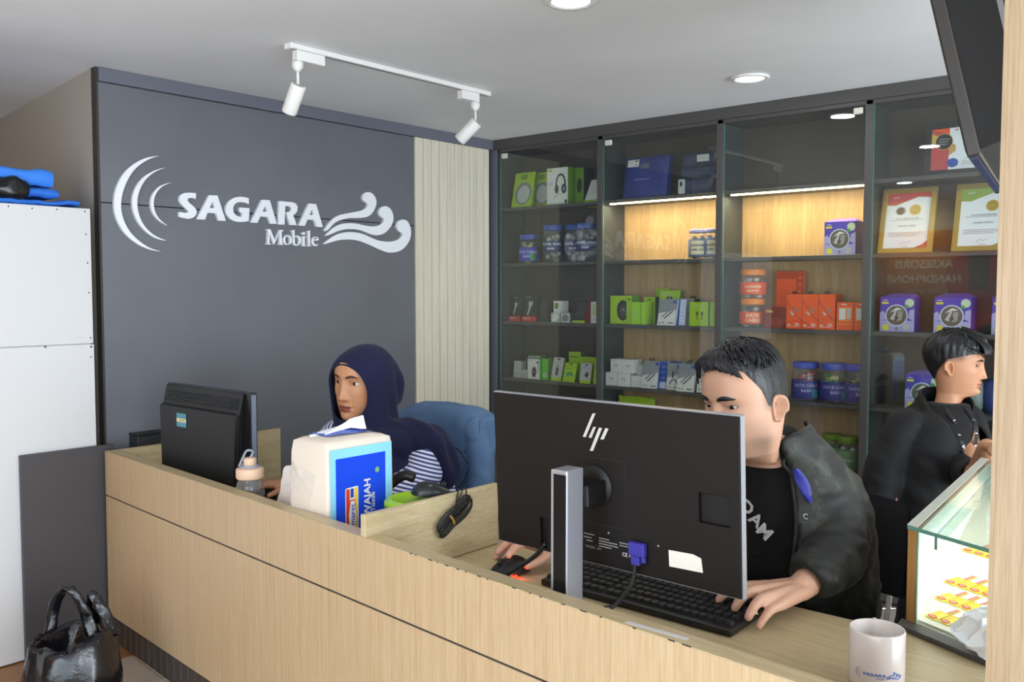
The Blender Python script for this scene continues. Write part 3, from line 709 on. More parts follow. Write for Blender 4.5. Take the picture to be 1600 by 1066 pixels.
for k, (x, z, lab) in enumerate(((-3.485, S3, 'tiny white box, lower of the little stack'), (-3.43, S3, 'tiny white box beside the lower one of the little stack'), (-3.48, S3 + 0.0485, 'tiny white box, top of the little stack'))):
    pbox('earbud_box', lab, 'box', x, 0.05, z, 0.048, 0.05, M_cardg, M_cardg, [('r', 0.1, 0.3, 0.9, 0.75, mat('pale_grey_print', '#a9b0b4', 0.5)), ('l', 0.15, 0.1, 0.7, 0.16, 1, M_inkg)], yf=4.09)
pbox('accessory_box', 'olive and white carton standing behind the tiny white boxes', 'box', -3.44, 0.10, S3, 0.135, 0.05, M_olive, M_olive, [('r', 0.05, 0.60, 0.92, 0.92, M_cardg), ('l', 0.1, 0.66, 0.8, 0.86, 3, M_inkg)], yf=4.17)
pbox('phone_holder_box', 'white box printed with a black car phone holder', 'box', -3.365, 0.092, S3, 0.118, 0.07, M_card, M_grn,
     [('p', [(0.40, 0.12), (0.66, 0.12), (0.70, 0.52), (0.58, 0.62), (0.42, 0.55), (0.36, 0.4)], M_ink), ('c', 0.52, 0.38, 0.07, M_inkg), ('s', [(0.68, 0.3), (0.85, 0.45), (0.9, 0.65), (0.84, 0.85)], 0.004, M_ink), ('e', 0.84, 0.84, 0.1, 0.05, M_ink), ('l', 0.06, 0.9, 0.35, 0.94, 2, M_inkg)], yf=4.075)
pbox('adapter_box', 'bright green carton wedged beside the phone holder box', 'box', -3.27, 0.045, S3, 0.12, 0.06, mat('bright_green_card', '#5cbf2a', 0.4), M_limed, [('r', 0.2, 0.14, 0.7, 0.3, M_card), ('c', 0.45, 0.22, 0.1, M_ink)], yf=4.09)
def usb_pack(x, z, w, h, lab, lean, yf, roll=0, kind=0):
    top = M_cardg if kind != 1 else M_lime
    dec = [('r', 0.0, 0.16, 1.0, 1.0, top)] if kind != 1 else []
    dec += [('e', 0.5, 0.92, 0.16, 0.03, M_brown)]
    if kind == 0: dec += [('p', [(0.36, 0.24), (0.62, 0.24), (0.62, 0.56), (0.36, 0.56)], M_brown), ('r', 0.40, 0.56, 0.58, 0.68, M_inkg), ('l', 0.2, 0.76, 0.6, 0.82, 2, M_inkg)]
    elif kind == 1: dec += [('c', 0.35, 0.4, 0.12, M_teal), ('c', 0.55, 0.45, 0.12, M_limed), ('c', 0.72, 0.38, 0.1, M_teal), ('l', 0.15, 0.7, 0.8, 0.8, 2, M_limed)]
    else: dec += [('p', [(0.4, 0.38), (0.62, 0.28), (0.78, 0.48), (0.56, 0.6)], M_brown), ('l', 0.1, 0.72, 0.6, 0.84, 3, M_inkg)]
    return pbox('usb_pack', lab, 'pack', x, w, z, h, 0.012, M_lime, M_limed, dec, lean=lean, yf=yf, roll=roll)
usb_pack(-3.195, S3, 0.075, 0.135, 'white and lime hang pack with a dark usb stick, leaning back', 14, 4.075)
usb_pack(-3.105, S3, 0.085, 0.112, 'all lime hang pack with teal dots', 16, 4.065, 0, 1)
usb_pack(-2.985, S3, 0.075, 0.112, 'white topped hang pack with a brown adapter, near the divider', 10, 4.065, 0, 2)
usb_pack(-2.90, S3, 0.05, 0.115, 'lime hang pack cut off by the divider', 8, 4.075, 0, 1)
pbox('accessory_box', 'tall lime carton behind the leaning hang packs', 'box', -3.13, 0.085, S3, 0.165, 0.05, M_lime, M_limed, [('r', 0.1, 0.8, 0.9, 0.83, M_limed), ('l', 0.2, 0.86, 0.7, 0.93, 2, M_limed)], yf=4.16)
pbox('accessory_box', 'wide lime carton behind the brown adapter pack', 'box', -3.04, 0.155, S3, 0.14, 0.06, M_lime, M_limed, [('e', 0.75, 0.72, 0.06, 0.035, M_limed), ('l', 0.1, 0.8, 0.5, 0.9, 2, M_limed)], yf=4.15)
pbox('accessory_box', 'white topped carton peeking over the wide lime carton', 'box', -2.925, 0.075, S3, 0.172, 0.03, M_card, M_card, [('p', [(0.3, 0.83), (0.5, 0.9), (0.75, 0.83)], M_brown)], yf=4.212)
pbox('storage_box', 'low black box on the bottom shelf of the slat side cabinet', 'box', -3.12, 0.24, S4, 0.26, 0.10, M_blackc, M_blackc, [('e', 0.3, 0.86, 0.2, 0.05, M_brown)], yf=4.12)
# --- cabinet 2
tb = thing('bag_pack', 'flat navy bag wrapped in clear film with a white tag', 'bag', (-2.60, 4.12, S0))
Fb = Matrix.Translation((-2.735, 4.10, S0)) @ Matrix.Rotation(radians(-10), 4, 'X')
bagm = MB(); rows = []
for j in range(11):
    for_row = []
    for i in range(15):
        u = i / 14; v = j / 10; e = (1 - abs(2*u - 1) ** 6) * (1 - abs(2*v - 1) ** 6)
        for_row.append((u*0.27, -0.016*e + 0.004*sin(9*u + 4*v), v*0.222))
    rows.append(for_row)
bagm.grid(rows, mat('navy_bag_cloth', '#27367e', 0.6), True, False, Fb)
bagm.grid([[(x, 0.03 - y*0.3, z) for x, y, z in r][::-1] for r in rows], mat('navy_bag_cloth', '#27367e', 0.6), True, False, Fb)
build('cloth', bagm, tb)
tg = MB(); FT = Fb @ frame((0, -0.018, 0), (1, 0, 0), (0, 0, 1))
decorate(tg, FT, 0.27, 0.222, [('r', 0.1, 0.76, 0.36, 0.93, M_card), ('r', 0.26, 0.88, 0.34, 0.91, M_ink), ('l', 0.12, 0.86, 0.22, 0.89, 2, M_inkg), ('r', 0.26, 0.79, 0.34, 0.81, M_inkg), ('r', 0.40, 0.70, 0.60, 0.82, mat('grey_badge', '#5d6170', 0.5)), ('t', 'COMPUTER SUPPLY', 0.47, 0.44, 0.05, M_lil)])
build('tag', tg, tb)
tb2 = thing('clothing_pack', 'dark blue folded cloth in clear film beside the navy bag', 'clothes', (-2.27, 4.12, S0))
cm = MB()
for k, (zz, hh, dx) in enumerate(((0, 0.075, 0), (0.075, 0.06, 0.012), (0.135, 0.07, 0.02))):
    rws = []
    for j in range(7):
        a = pi * j / 6
        rws.append([(-2.375 + dx + 0.19*i/10, 4.10 - 0.028*sin(a) + 0.003*sin(i*1.7 + k), S0 + zz + hh*(0.5 - 0.5*cos(a)) + 0.004*sin(i*0.9 + k*2)) for i in range(11)])
    cm.grid(rws, mat('slate_blue_cloth', '#343c56', 0.75), True)
    cm.box((-2.372 + dx, 4.10, S0 + zz), (-2.188, 4.19, S0 + zz + hh), mat('slate_blue_cloth', '#343c56', 0.75))
build('cloth', cm, tb2)
tg = MB(); decorate(tg, frame((-2.375, 4.068, S0), (1, 0, 0), (0, 0, 1)), 0.19, 0.21, [('r', 0.0, 0.02, 0.2, 0.36, M_cardg), ('r', 0.05, 0.2, 0.12, 0.31, M_ink), ('r', 0.55, 0.74, 0.9, 0.9, M_cardg), ('l', 0.6, 0.8, 0.85, 0.82, 1, M_inkg)])
build('tag', tg, tb2)
for x, lab in ((-2.29, 'square shouldered jar with cream label and lilac lid under the light strip'), (-2.20, 'jar with lilac lid half hidden by the divider under the light strip')):
    jar('accessory_jar', lab, x, 4.13, S1, 0.052, 0.148, M_lil, mat('steel_blue_label', '#5a6a8c', 0.5), [M_cardg, M_card, M_brown], [('AKSESORIS', 0.012, 0.016), ('KABEL DATA', -0.010, 0.013)], M_ink, 'lilac lidded jars', (0.08, 0.74), 0.11, [(-0.75, 0.16, 0.72, 0.68, mat('cream_label', '#d8d0b4', 0.5))])
pbox('headphone_box', 'lime box showing a round black headphone at the open divider side', 'box', -2.80, 0.105, S2, 0.152, 0.09, M_lime, M_limed, [('e', 0.78, 0.48, 0.36, 0.36, M_ink), ('e', 0.80, 0.46, 0.22, 0.24, mat('headphone_grey', '#3d3d40', 0.4)), ('p', [(0.62, 0.42), (0.8, 0.5), (0.9, 0.44), (0.84, 0.56)], M_silver)], hang=0.3, yf=4.09)
pbox('earphone_box', 'slim lime box with a small hole at the top', 'box', -2.692, 0.032, S2, 0.152, 0.08, M_lime, M_limed, [('e', 0.5, 0.87, 0.3, 0.04, M_limed), ('l', 0.25, 0.3, 0.8, 0.4, 2, M_limed)], yf=4.085)
pbox('earphone_box', 'lime box with a raised clear front, before the tall lime cartons', 'box', -2.655, 0.082, S2, 0.118, 0.09, mat('lime_bright', '#9fd02a', 0.35), M_lime, [('r', 0.70, 0.02, 0.74, 0.98, M_limed), ('c', 0.32, 0.55, 0.07, M_cardg), ('c', 0.32, 0.45, 0.06, M_cardg), ('c', 0.32, 0.36, 0.05, M_cardg)], yf=4.075)
pbox('earphone_box', 'lime carton with black side standing behind the clear fronted box', 'box', -2.635, 0.07, S2, 0.145, 0.05, M_lime, M_blackc, [('e', 0.5, 0.9, 0.25, 0.03, M_limed)], yf=4.168)
pbox('speaker_box', 'tall lime carton, narrower of the two tall ones', 'box', -2.60, 0.085, S2, 0.19, 0.025, M_lime, M_lime, [('l', 0.1, 0.86, 0.7, 0.9, 2, M_cardg)], yf=4.22)
pbox('speaker_box', 'tall lime carton leaning back, wider of the two tall ones', 'box', -2.545, 0.125, S2, 0.182, 0.03, M_lime, M_limed, [('l', 0.1, 0.84, 0.75, 0.92, 3, M_cardg)], yf=4.155, lean=8)
def cable_box(x, z, w, h, lab, lean, yf, blue=False, kind=0):
    dec = [('p', [(0, 0.45), (1, 0.6), (1, 1), (0, 1)], M_silver), ('r', 0.76, 0.84, 0.95, 0.95, M_blu)]
    dec += cable(0.5, 0.5, M_inkg, M_ink) if kind == 0 else [('s', [(0.25, 0.2), (0.4, 0.36), (0.65, 0.4), (0.85, 0.25), (0.88, 0.1)], 0.006, M_ink), ('p', [(0.4, 0.45), (0.52, 0.45), (0.52, 0.7), (0.42, 0.7)], M_ink)]
    dec += [('c', 0.16, 0.1, 0.05, M_inkg), ('c', 0.34, 0.1, 0.05, M_inkg), ('r', 0.6, 0.07, 0.92, 0.12, M_inkg)]
    return pbox('cable_box', lab, 'box', x, w, z, h, 0.016, M_card, M_blu if blue else M_cardg, dec, lean=lean, yf=yf, hang=0.35)
cable_box(-2.495, S2, 0.105, 0.138, 'white and silver cable box leaning before the tall lime cartons', 13, 4.07)
for i in range(3):
    pbox('cable_box', ('blue striped cable box tucked behind the silver one', 'grey cable box, middle of the tucked row', 'dark cable box, rearmost of the tucked row')[i], 'box', -2.435 + i*0.022, 0.085, S2, 0.138, 0.014, (M_blu, M_cardg, M_blackc)[i], M_cardg, [('r', 0.6, 0.02, 1, 0.98, (M_skyp, M_silver, M_ink)[i]), ('l', 0.65, 0.1, 0.9, 0.5, 4, M_inkg)], yf=4.10 + i*0.03, lean=8, hang=0.4 if i == 2 else None)
pbox('earbud_box', 'square lime box printed with two dark earbuds', 'box', -2.315, 0.108, S2, 0.122, 0.07, M_lime, M_limed, earbuds(0.56, 0.42, 0.15, M_brown) + [('l', 0.08, 0.8, 0.7, 0.86, 2, M_cardg)], yf=4.085)
pbox('earbud_box', 'lime box cut off by the divider beside the earbud print', 'box', -2.20, 0.055, S2, 0.122, 0.07, M_lime, M_limed, [('l', 0.1, 0.8, 0.7, 0.86, 2, M_cardg)], yf=4.085)
eb = [(-2.785, S3 + 0.0722, 'small white earbud box, upper tier at the divider end'), (-2.71, S3 + 0.0722, 'small white earbud box, upper tier beside the cable packs'), (-2.815, S3, 'small white earbud box, lower tier at the divider end'), (-2.738, S3, 'small white earbud box, lower tier in the middle of the stack')]
for x, z, lab in eb:
    pbox('earbud_box', lab, 'box', x, 0.0735, z, 0.0715, 0.085, M_card, M_card, earbuds(0.5, 0.48, 0.12, M_inkg) + [('l', 0.08, 0.87, 0.4, 0.9, 1, M_inkg)], yf=4.075, group='white earbud boxes')
for k, z in enumerate((S3, S3 + 0.0305)):
    pbox('earbud_box', ('flat plain white box at the foot of the earbud stack', 'flat plain white box, second beside the earbud stack')[k], 'box', -2.66, 0.07, z, 0.03, 0.07, M_card, M_card, [], yf=4.085)
pbox('earbud_box', 'plain white box at the back of the upper earbud tier', 'box', -2.635, 0.05, S3 + 0.062, 0.055, 0.06, M_cardg, M_cardg, [], yf=4.10)
cable_box(-2.588, S3, 0.098, 0.146, 'white and silver cable box with blue edge, beside the earbud stack', 10, 4.07, True)
for i in range(3):
    pbox('cable_box', ('blue edged cable box just behind the silver one, first', 'blue edged cable box behind the silver one, second', 'blue edged cable box behind the silver one, third')[i], 'box', -2.515 + i*0.022, 0.06, S3, 0.145, 0.014, M_blu, M_cardg, [('r', 0.05, 0.02, 0.95, 0.25, M_skyp), ('l', 0.2, 0.4, 0.9, 0.8, 3, M_skyp)], yf=4.10 + i*0.028, lean=8)
cable_box(-2.45, S3, 0.075, 0.138, 'white box printed with a black braided cable', 9, 4.09, False, 1)
cable_box(-2.395, S3, 0.085, 0.142, 'white box with upright cable print set back behind the braided one', 9, 4.14, False, 1)
cable_box(-2.37, S3, 0.098, 0.142, 'white and silver cable box nearest the seated man', 13, 4.055)
cable_box(-2.262, S3, 0.095, 0.165, 'tall white and blue cable box beside the divider', 8, 4.07, True)
gb = thing('snack_pouch', 'lime green pouch lying on the lowest visible shelf', 'pouch', (-2.66, 4.12, S4))
pm = MB(); pr_ = []
for j in range(9):
    v = j / 8; dep_ = 0.05 * sin(pi * min(1, v * 0.85 + 0.15)) + 0.002
    pr_.append([(-2.66 + 0.115 * (1 if cos(a) > 0 else -1) * abs(cos(a)) ** 0.6, 4.14 + dep_ * sin(a), S4 + 0.001 + 0.285 * v + 0.006 * sin(3 * a)) for a in [2 * pi * k / 24 for k in range(24)]])
pm.grid(pr_, M_lime, True, True); pm.add(pr_[0], [tuple(range(23, -1, -1))], M_lime); build('pouch', pm, gb)
# --- cabinet 3
def round_window_box(x, z, lab, group=None, yf=4.09, w=0.142):
    t = pbox('cable_reel_box', lab, 'box', x, w, z, 0.150, 0.10, M_pur, mat('purple_side', '#3a3196', 0.45),
             [('r', 0, 0, 1, 0.32, M_lil), ('p', [(0, 0.32), (0.25, 0.36), (0.1, 0.6), (0, 0.55)], M_lil), ('p', [(1, 0.3), (0.82, 0.4), (0.86, 0.62), (1, 0.66)], M_lil), ('e', 0.86, 0.83, 0.13, 0.12, mat('pale_leaf', '#bcd0b0', 0.5)), ('e', 0.78, 0.73, 0.06, 0.05, M_grn),
              ('c', 0.49, 0.47, 0.33, M_skyp), ('c', 0.49, 0.47, 0.295, mat('window_dark', '#5d5a52', 0.4)),
              ('p', [(0.30, 0.36), (0.46, 0.62), (0.5, 0.6), (0.42, 0.33)], M_cardg), ('p', [(0.5, 0.3), (0.54, 0.6), (0.68, 0.58), (0.64, 0.34)], M_silver), ('p', [(0.3, 0.55), (0.5, 0.7), (0.68, 0.64), (0.5, 0.62)], M_card), ('c', 0.49, 0.40, 0.06, M_brown),
              ('c', 0.18, 0.12, 0.1, M_yel), ('c', 0.78, 0.13, 0.1, M_cardg), ('c', 0.5, 0.09, 0.05, M_inkg), ('r', 0.06, 0.80, 0.26, 0.86, M_yel), ('t', 'robot', 0.16, 0.91, 0.06, M_card, 0.02)], group=group, yf=yf)
    top = MB(); top.add([(x, yf + 0.001, z + 0.1503), (x + w, yf + 0.001, z + 0.1503), (x + w*0.85, yf + 0.05, z + 0.166), (x + w*0.25, yf + 0.05, z + 0.166), (x, yf + 0.098, z + 0.1503), (x + w, yf + 0.098, z + 0.1503)], [(0,1,2,3), (3,2,5,4), (0,3,4), (1,5,2)], mat('violet_flap', '#7a62c8', 0.4))
    build('top_flap', top, t)
    return t
round_window_box(-1.63, S1, 'purple box with round window under the light strip')
for i, z in enumerate((S2, S2 + 0.1415)):
    jar('cable_jar', ('clear jar with orange lid and DATA CABLE label, lower of two', 'clear jar with orange lid full of white adapters, upper of two')[i], -1.998, 4.14, z, 0.062, 0.14, M_orgl, M_org, [(M_card, M_brown, M_grn), (M_card, M_cardg, M_card)][i], [('DATA', 0.012, 0.024), ('CABLE', -0.012, 0.024)] if i == 0 else [('CHARGER', 0.008, 0.018), ('ADAPTER', -0.012, 0.014)], mat('cream_print', '#f3e2b8', 0.5), None, (0.16, 0.68), 0.2)
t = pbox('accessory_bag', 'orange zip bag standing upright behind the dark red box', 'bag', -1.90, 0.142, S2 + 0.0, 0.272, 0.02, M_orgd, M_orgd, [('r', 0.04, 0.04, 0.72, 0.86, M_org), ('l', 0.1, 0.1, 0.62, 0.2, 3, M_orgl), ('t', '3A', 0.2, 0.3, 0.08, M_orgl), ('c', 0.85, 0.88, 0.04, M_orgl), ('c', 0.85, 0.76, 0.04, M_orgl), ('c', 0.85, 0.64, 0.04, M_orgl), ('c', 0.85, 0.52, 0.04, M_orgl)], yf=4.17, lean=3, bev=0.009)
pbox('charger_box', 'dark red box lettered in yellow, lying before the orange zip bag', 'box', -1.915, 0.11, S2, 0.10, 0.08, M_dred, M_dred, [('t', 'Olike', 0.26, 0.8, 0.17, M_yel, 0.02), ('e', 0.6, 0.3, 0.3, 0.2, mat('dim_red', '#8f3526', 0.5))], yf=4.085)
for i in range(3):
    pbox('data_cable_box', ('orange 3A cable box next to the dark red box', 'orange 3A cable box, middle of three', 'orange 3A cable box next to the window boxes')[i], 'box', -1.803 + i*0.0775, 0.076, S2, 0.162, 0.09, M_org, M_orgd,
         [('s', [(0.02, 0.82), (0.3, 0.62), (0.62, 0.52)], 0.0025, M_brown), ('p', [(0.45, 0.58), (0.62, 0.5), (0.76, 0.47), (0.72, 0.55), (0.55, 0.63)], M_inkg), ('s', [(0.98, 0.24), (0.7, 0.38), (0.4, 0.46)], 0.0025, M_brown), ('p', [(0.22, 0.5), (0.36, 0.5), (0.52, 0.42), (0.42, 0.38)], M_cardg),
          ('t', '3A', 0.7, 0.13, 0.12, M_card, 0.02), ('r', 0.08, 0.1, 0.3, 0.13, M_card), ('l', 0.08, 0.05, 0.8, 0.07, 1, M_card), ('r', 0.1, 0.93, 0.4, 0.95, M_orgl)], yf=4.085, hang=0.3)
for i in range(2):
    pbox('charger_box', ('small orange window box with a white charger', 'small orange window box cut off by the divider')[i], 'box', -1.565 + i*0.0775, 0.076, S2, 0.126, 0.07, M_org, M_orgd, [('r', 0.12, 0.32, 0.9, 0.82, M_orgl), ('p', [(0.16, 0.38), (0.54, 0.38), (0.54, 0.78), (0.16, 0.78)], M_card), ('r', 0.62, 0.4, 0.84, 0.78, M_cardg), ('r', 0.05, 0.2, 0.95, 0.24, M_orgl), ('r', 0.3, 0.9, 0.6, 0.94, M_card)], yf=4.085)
for i, x in enumerate((-1.722, -1.585, -1.47)):
    jar('cable_jar', ('purple jar with violet lid and red contents, nearest the man with the beard', 'purple jar with violet lid and yellow contents, middle of the row', 'purple jar at the divider end of the row')[i], x, 4.13, S3, 0.064, 0.178, M_vlid, mat('deep_purple_label', '#33307e', 0.4), [(M_red, M_orgd), (M_yel, M_grn), (M_yel, M_brown)][i], [('DATA CABLE', 0.02, 0.019), ('BASH', -0.004, 0.019)], M_lil, None, (0.06, 0.62), 0.15, [(0.45, 0.1, 0.95, 0.36, M_teal)])
for i, (x, y) in enumerate(((-1.605, 4.17), (-1.515, 4.12))):
    jar('snack_jar', ('green lidded clear jar, rear of the low pair', 'green lidded clear jar, front of the low pair')[i], x, y, S4, 0.048, 0.195, mat('moss_green_lid', '#7f9a2c', 0.4), mat('sage_label', '#7c9a70', 0.5), [(M_card, M_grn), (M_cardg, M_card)][i], [('FRESH', 0, 0.018)], M_card, None, (0.3, 0.8), 0.13)
for x, c, lab in ((-1.522, 0, 'small wooden block before the green lidded jars'), (-1.40, 1, 'small wooden block on the dark shelf beside the shiny cap')):
    t = thing('wooden_block', lab, 'block', (x, 4.075, S4)); build('block', bx((x, 4.056, S4), (x + 0.04, 4.09, S4 + 0.021), mat('block_wood', '#c79a62', 0.5)), t, bevel=0.003)
t = thing('metal_cap', 'small shiny metal cap on the dark shelf', 'cap', (-1.335, 4.08, S4))
build('cap', MB().lathe([(0.0, 0.0), (0.010, 0.0), (0.012, 0.012), (0.024, 0.024), (0.023, 0.027), (0.0, 0.022)], mat('polished_cap', '#f2f2f2', 0.12, 0.9), Matrix.Translation((-1.335, 4.08, S4)), 24), t)
# --- cabinet 4
def cert(name, lab, x, z, w, h, yf, lean, fm, fw, decor):
    t = thing(name, lab, 'certificate', (x, yf, z))
    R = Matrix.Translation((x, yf, z)) @ Matrix.Rotation(radians(-lean), 4, 'X')
    fr = MB(); F = R @ frame((0, 0, 0), (1, 0, 0), (0, 0, 1))
    flat(fr, [[(0, 0), (w, 0), (w, h), (0, h)], [(fw, fw), (fw, h - fw), (w - fw, h - fw), (w - fw, fw)]], F, fm, -0.012, 0.004)
    build('frame', fr, t, bevel=0.0015)
    build('backing', MB().box((fw*0.5, 0.004, fw*0.5), (w - fw*0.5, 0.010, h - fw*0.5), M_blackc, R), t)
    pm = MB(); F2 = R @ frame((fw, 0.0035, fw), (1, 0, 0), (0, 0, 1))
    decorate(pm, F2, w - 2*fw, h - 2*fw, decor)
    build('paper', pm, t)
    return t
M_paper = mat('certificate_paper', '#e8e9ec', 0.5)
cert('framed_certificate', 'black framed certificate with a red band on the top shelf', -1.215, S0, 0.34, 0.225, 4.12, 6, M_blackc, 0.024,
     [('r', 0, 0, 1, 1, M_paper), ('r', 0, 0, 0.24, 1, mat('cert_red', '#c24a48', 0.5)), ('p', [(0, 0.99), (0.24, 0.99), (0.24, 0.86)], M_org), ('p', [(0, 0.9), (0.17, 0.75), (0, 0.62)], M_gold), ('p', [(0.24, 0.34), (0.33, 0.44), (0.33, 0.58), (0.24, 0.66)], mat('cert_tan', '#c99a5a', 0.5)),
      ('c', 0.17, 0.68, 0.12, M_gold), ('c', 0.17, 0.68, 0.112, M_blackc), ('l', 0.1, 0.62, 0.25, 0.74, 3, M_card), ('p', [(0.31, 0.92), (0.335, 0.98), (0.36, 0.92), (0.345, 0.92), (0.335, 0.95), (0.325, 0.92)], M_red), ('e', 0.30, 0.16, 0.075, 0.11, M_blu),
      ('t', 'SERTIFIKAT', 0.72, 0.62, 0.10, M_ink), ('t', 'CLUSTER', 0.60, 0.38, 0.09, M_inkg), ('s', [(0.45, 0.22), (0.52, 0.28), (0.55, 0.2), (0.62, 0.26)], 0.0012, M_ink), ('l', 0.42, 0.1, 0.85, 0.18, 3, M_inkg)])
def gold_cert(x, lab, w, band, seal2):
    dec = [('r', 0, 0, 1, 1, M_paper), ('p', [(0, 1), (0, 0.80), (0.2, 0.79), (0.45, 0.86), (0.7, 0.93), (1, 0.91), (1, 1)], band), ('s', [(0, 0.795), (0.2, 0.785), (0.45, 0.855), (0.7, 0.925), (1, 0.905)], 0.002, M_gold), ('p', [(1, 0), (0.68, 0), (0.88, 0.06), (1, 0.14)], band), ('t', 'advan', 0.2, 0.93, 0.05, M_paper)]
    if seal2:
        dec += [('p', [(0.33 + 0.135*(1 if i % 2 else 0.75)*cos(pi*i/12), 0.68 + 0.085*(1 if i % 2 else 0.75)*sin(pi*i/12)) for i in range(24)], M_inkg), ('c', 0.33, 0.68, 0.085, M_ink)]
    dec += [('c', 0.66, 0.69, 0.135, M_gold), ('c', 0.66, 0.69, 0.11, mat('gold_dark', '#b8973f', 0.4, 0.3)), ('l', 0.58, 0.67, 0.74, 0.71, 3, M_gold), ('t', 'AUTHORIZED PARTNER', 0.5, 0.535, 0.036, M_ink), ('l', 0.12, 0.505, 0.88, 0.506, 1, M_inkg), ('t', 'SAGARA MOBILE', 0.5, 0.40, 0.040, M_ink),
            ('l', 0.1, 0.22, 0.92, 0.28, 3, M_inkg), ('s', [(0.38, 0.06), (0.48, 0.12), (0.52, 0.08), (0.62, 0.13)], 0.0012, M_ink), ('l', 0.44, 0.02, 0.58, 0.03, 1, M_inkg)]
    return cert('framed_certificate', lab, x, S1, w, 0.290, 4.065, 14, mat('gold_frame', '#b89a52', 0.3, 0.55), 0.022, dec)
gold_cert(-1.385, 'gold framed certificate with a red corner wave', 0.225, mat('cert_red', '#c24a48', 0.5), True)
gold_cert(-1.085, 'gold framed certificate with a green corner wave', 0.225, mat('cert_green', '#8aa84a', 0.5), False)
for x, lab in ((-1.375, 'purple box with round window, nearest the divider in the certificate cabinet'), (-1.152, 'purple box with round window just behind the head of the profile man'), (-0.93, 'purple box with round window beside the pillar')):
    round_window_box(x, S2, lab, None, 4.09, 0.144)
round_window_box(-1.262, S3, 'purple box with round window on the shelf behind the profile man shoulder', None, 4.09, 0.144)
pk = thing('plastic_pack', 'blue and grey plastic wrapped pack beyond the profile man face', 'pack', (-0.92, 4.11, S3))
pm = MB()
for i in range(3):
    pm.ell((-0.99 + i*0.06, 4.12 + 0.01*i, S3 + 0.075), (0.042, 0.045, 0.075), (mat('grey_green_film', '#7d8a86', 0.4), M_navy, M_teal)[i], None, 12, 8)
build('film', pm, pk)

# ------------------------------------------------------------------ poster on the street side wall (seen mirrored in the certificate cabinet)
po = thing('wall_poster', 'orange AKSESORIS HANDPHONE poster on the front wall, mirrored in the cabinet glass', 'poster', (-2.5, -1.5, 1.45))
build('board', bx((-3.25, -1.499, 1.0), (-1.76, -1.485, 1.98), mat('poster_amber', '#b9761f', 0.5)), po)
pm = MB(); PF = frame((-1.76, -1.4848, 1.0), (-1, 0, 0), (0, 0, 1))
decorate(pm, PF, 1.49, 0.98, [('r', 0.0, 0, 0.42, 1, mat('poster_orange', '#d8431c', 0.5)), ('c', 0.34, 0.5, 0.22, mat('poster_deep', '#a82e16', 0.5)), ('s', [(0.13 + 0.1*cos(a), 0.52 + 0.2*sin(a)) for a in [pi*i/12 for i in range(13)]], 0.035, M_ink), ('e', 0.04, 0.45, 0.05, 0.1, M_ink), ('e', 0.22, 0.45, 0.05, 0.1, M_ink), ('r', 0.3, 0.4, 0.42, 0.75, M_blackc), ('c', 0.12, 0.6, 0.02, M_card), ('r', 0.115, 0.45, 0.125, 0.6, M_card), ('r', 0.0, 0.12, 0.2, 0.26, M_gold),
     ('t', 'Toko', 0.60, 0.80, 0.06, M_card), ('t', 'AKSESORIS', 0.70, 0.66, 0.115, M_card, 0.02), ('t', 'HANDPHONE', 0.70, 0.51, 0.115, M_card, 0.02), ('t', 'Kualitas terjamin', 0.68, 0.39, 0.06, M_card)])
build('print', pm, po)
area('poster_spot', (-2.9, -1.15, 2.15), (-2.95, -1.5, 1.62), 0.08, 0.08, 16, (1.0, 0.80, 0.45))

# ------------------------------------------------------------------ things on and around the counter
# --- the big monitor seen from behind
MC = Vector((-1.132, 1.637, 0.955)); MR = Vector((1, -0.027, 0)).normalized(); MN = Vector((-0.027, -1, -0.055)).normalized()
MU = MN.cross(MR) * 1.0
if MU.z < 0: MU = -MU
MF = Matrix.Identity(4)
for i in range(3):
    MF[i][0] = MR[i]; MF[i][1] = MU[i]; MF[i][2] = MN[i]; MF[i][3] = MC[i]
M_mon = mat('monitor_back_plastic', '#17120f', 0.55, bump=0.05, bscale=500, spec=0.35)
M_mon2 = mat('monitor_recess_plastic', '#0f0c0b', 0.5)
M_alu = mat('brushed_aluminium', '#b4b4ba', 0.35, 0.6)
M_silverlogo = mat('silver_logo', '#d6d2cb', 0.4, 0.2)
mo = thing('monitor', 'large black monitor seen from behind with silver hp logo on a silver stand', 'monitor', (-1.13, 1.55, DZ))
bw, bh = 0.3255, 0.182
bk = MB()
flat(bk, [[(-bw, -bh), (bw, -bh), (bw, bh), (-bw, bh)], [(0.233, -0.042), (0.233, 0.020), (0.303, 0.020), (0.303, -0.042)], [(-0.192, -0.176), (-0.192, -0.102), (-0.165, -0.103), (-0.173, -0.176)]], MF, M_mon, -0.014, 0.0)
build('rear_shell', bk, mo, bevel=0.0012)
build('recess_floor', MB().box((0.231, -0.044, -0.013), (0.305, 0.022, -0.012), M_mon2, MF), mo)
build('recess_floor', MB().box((-0.194, -0.178, -0.013), (-0.163, -0.10, -0.012), M_mon2, MF), mo)
sl = MB(); flat(sl, [[(-bw - 0.003, -bh - 0.003), (bw + 0.003, -bh - 0.003), (bw + 0.003, bh + 0.003), (-bw - 0.003, bh + 0.003)], [(-bw, -bh), (-bw, bh), (bw, bh), (bw, -bh)]], MF, M_alu, -0.020, -0.004)
build('metal_rim', sl, mo, bevel=0.001)
sc_ = MB().box((-bw - 0.001, -bh - 0.001, -0.022), (bw + 0.001, bh + 0.001, -0.0205), mat('monitor_screen', '#15181c', 0.15), MF)
build('screen', sc_, mo)
lg = MB()
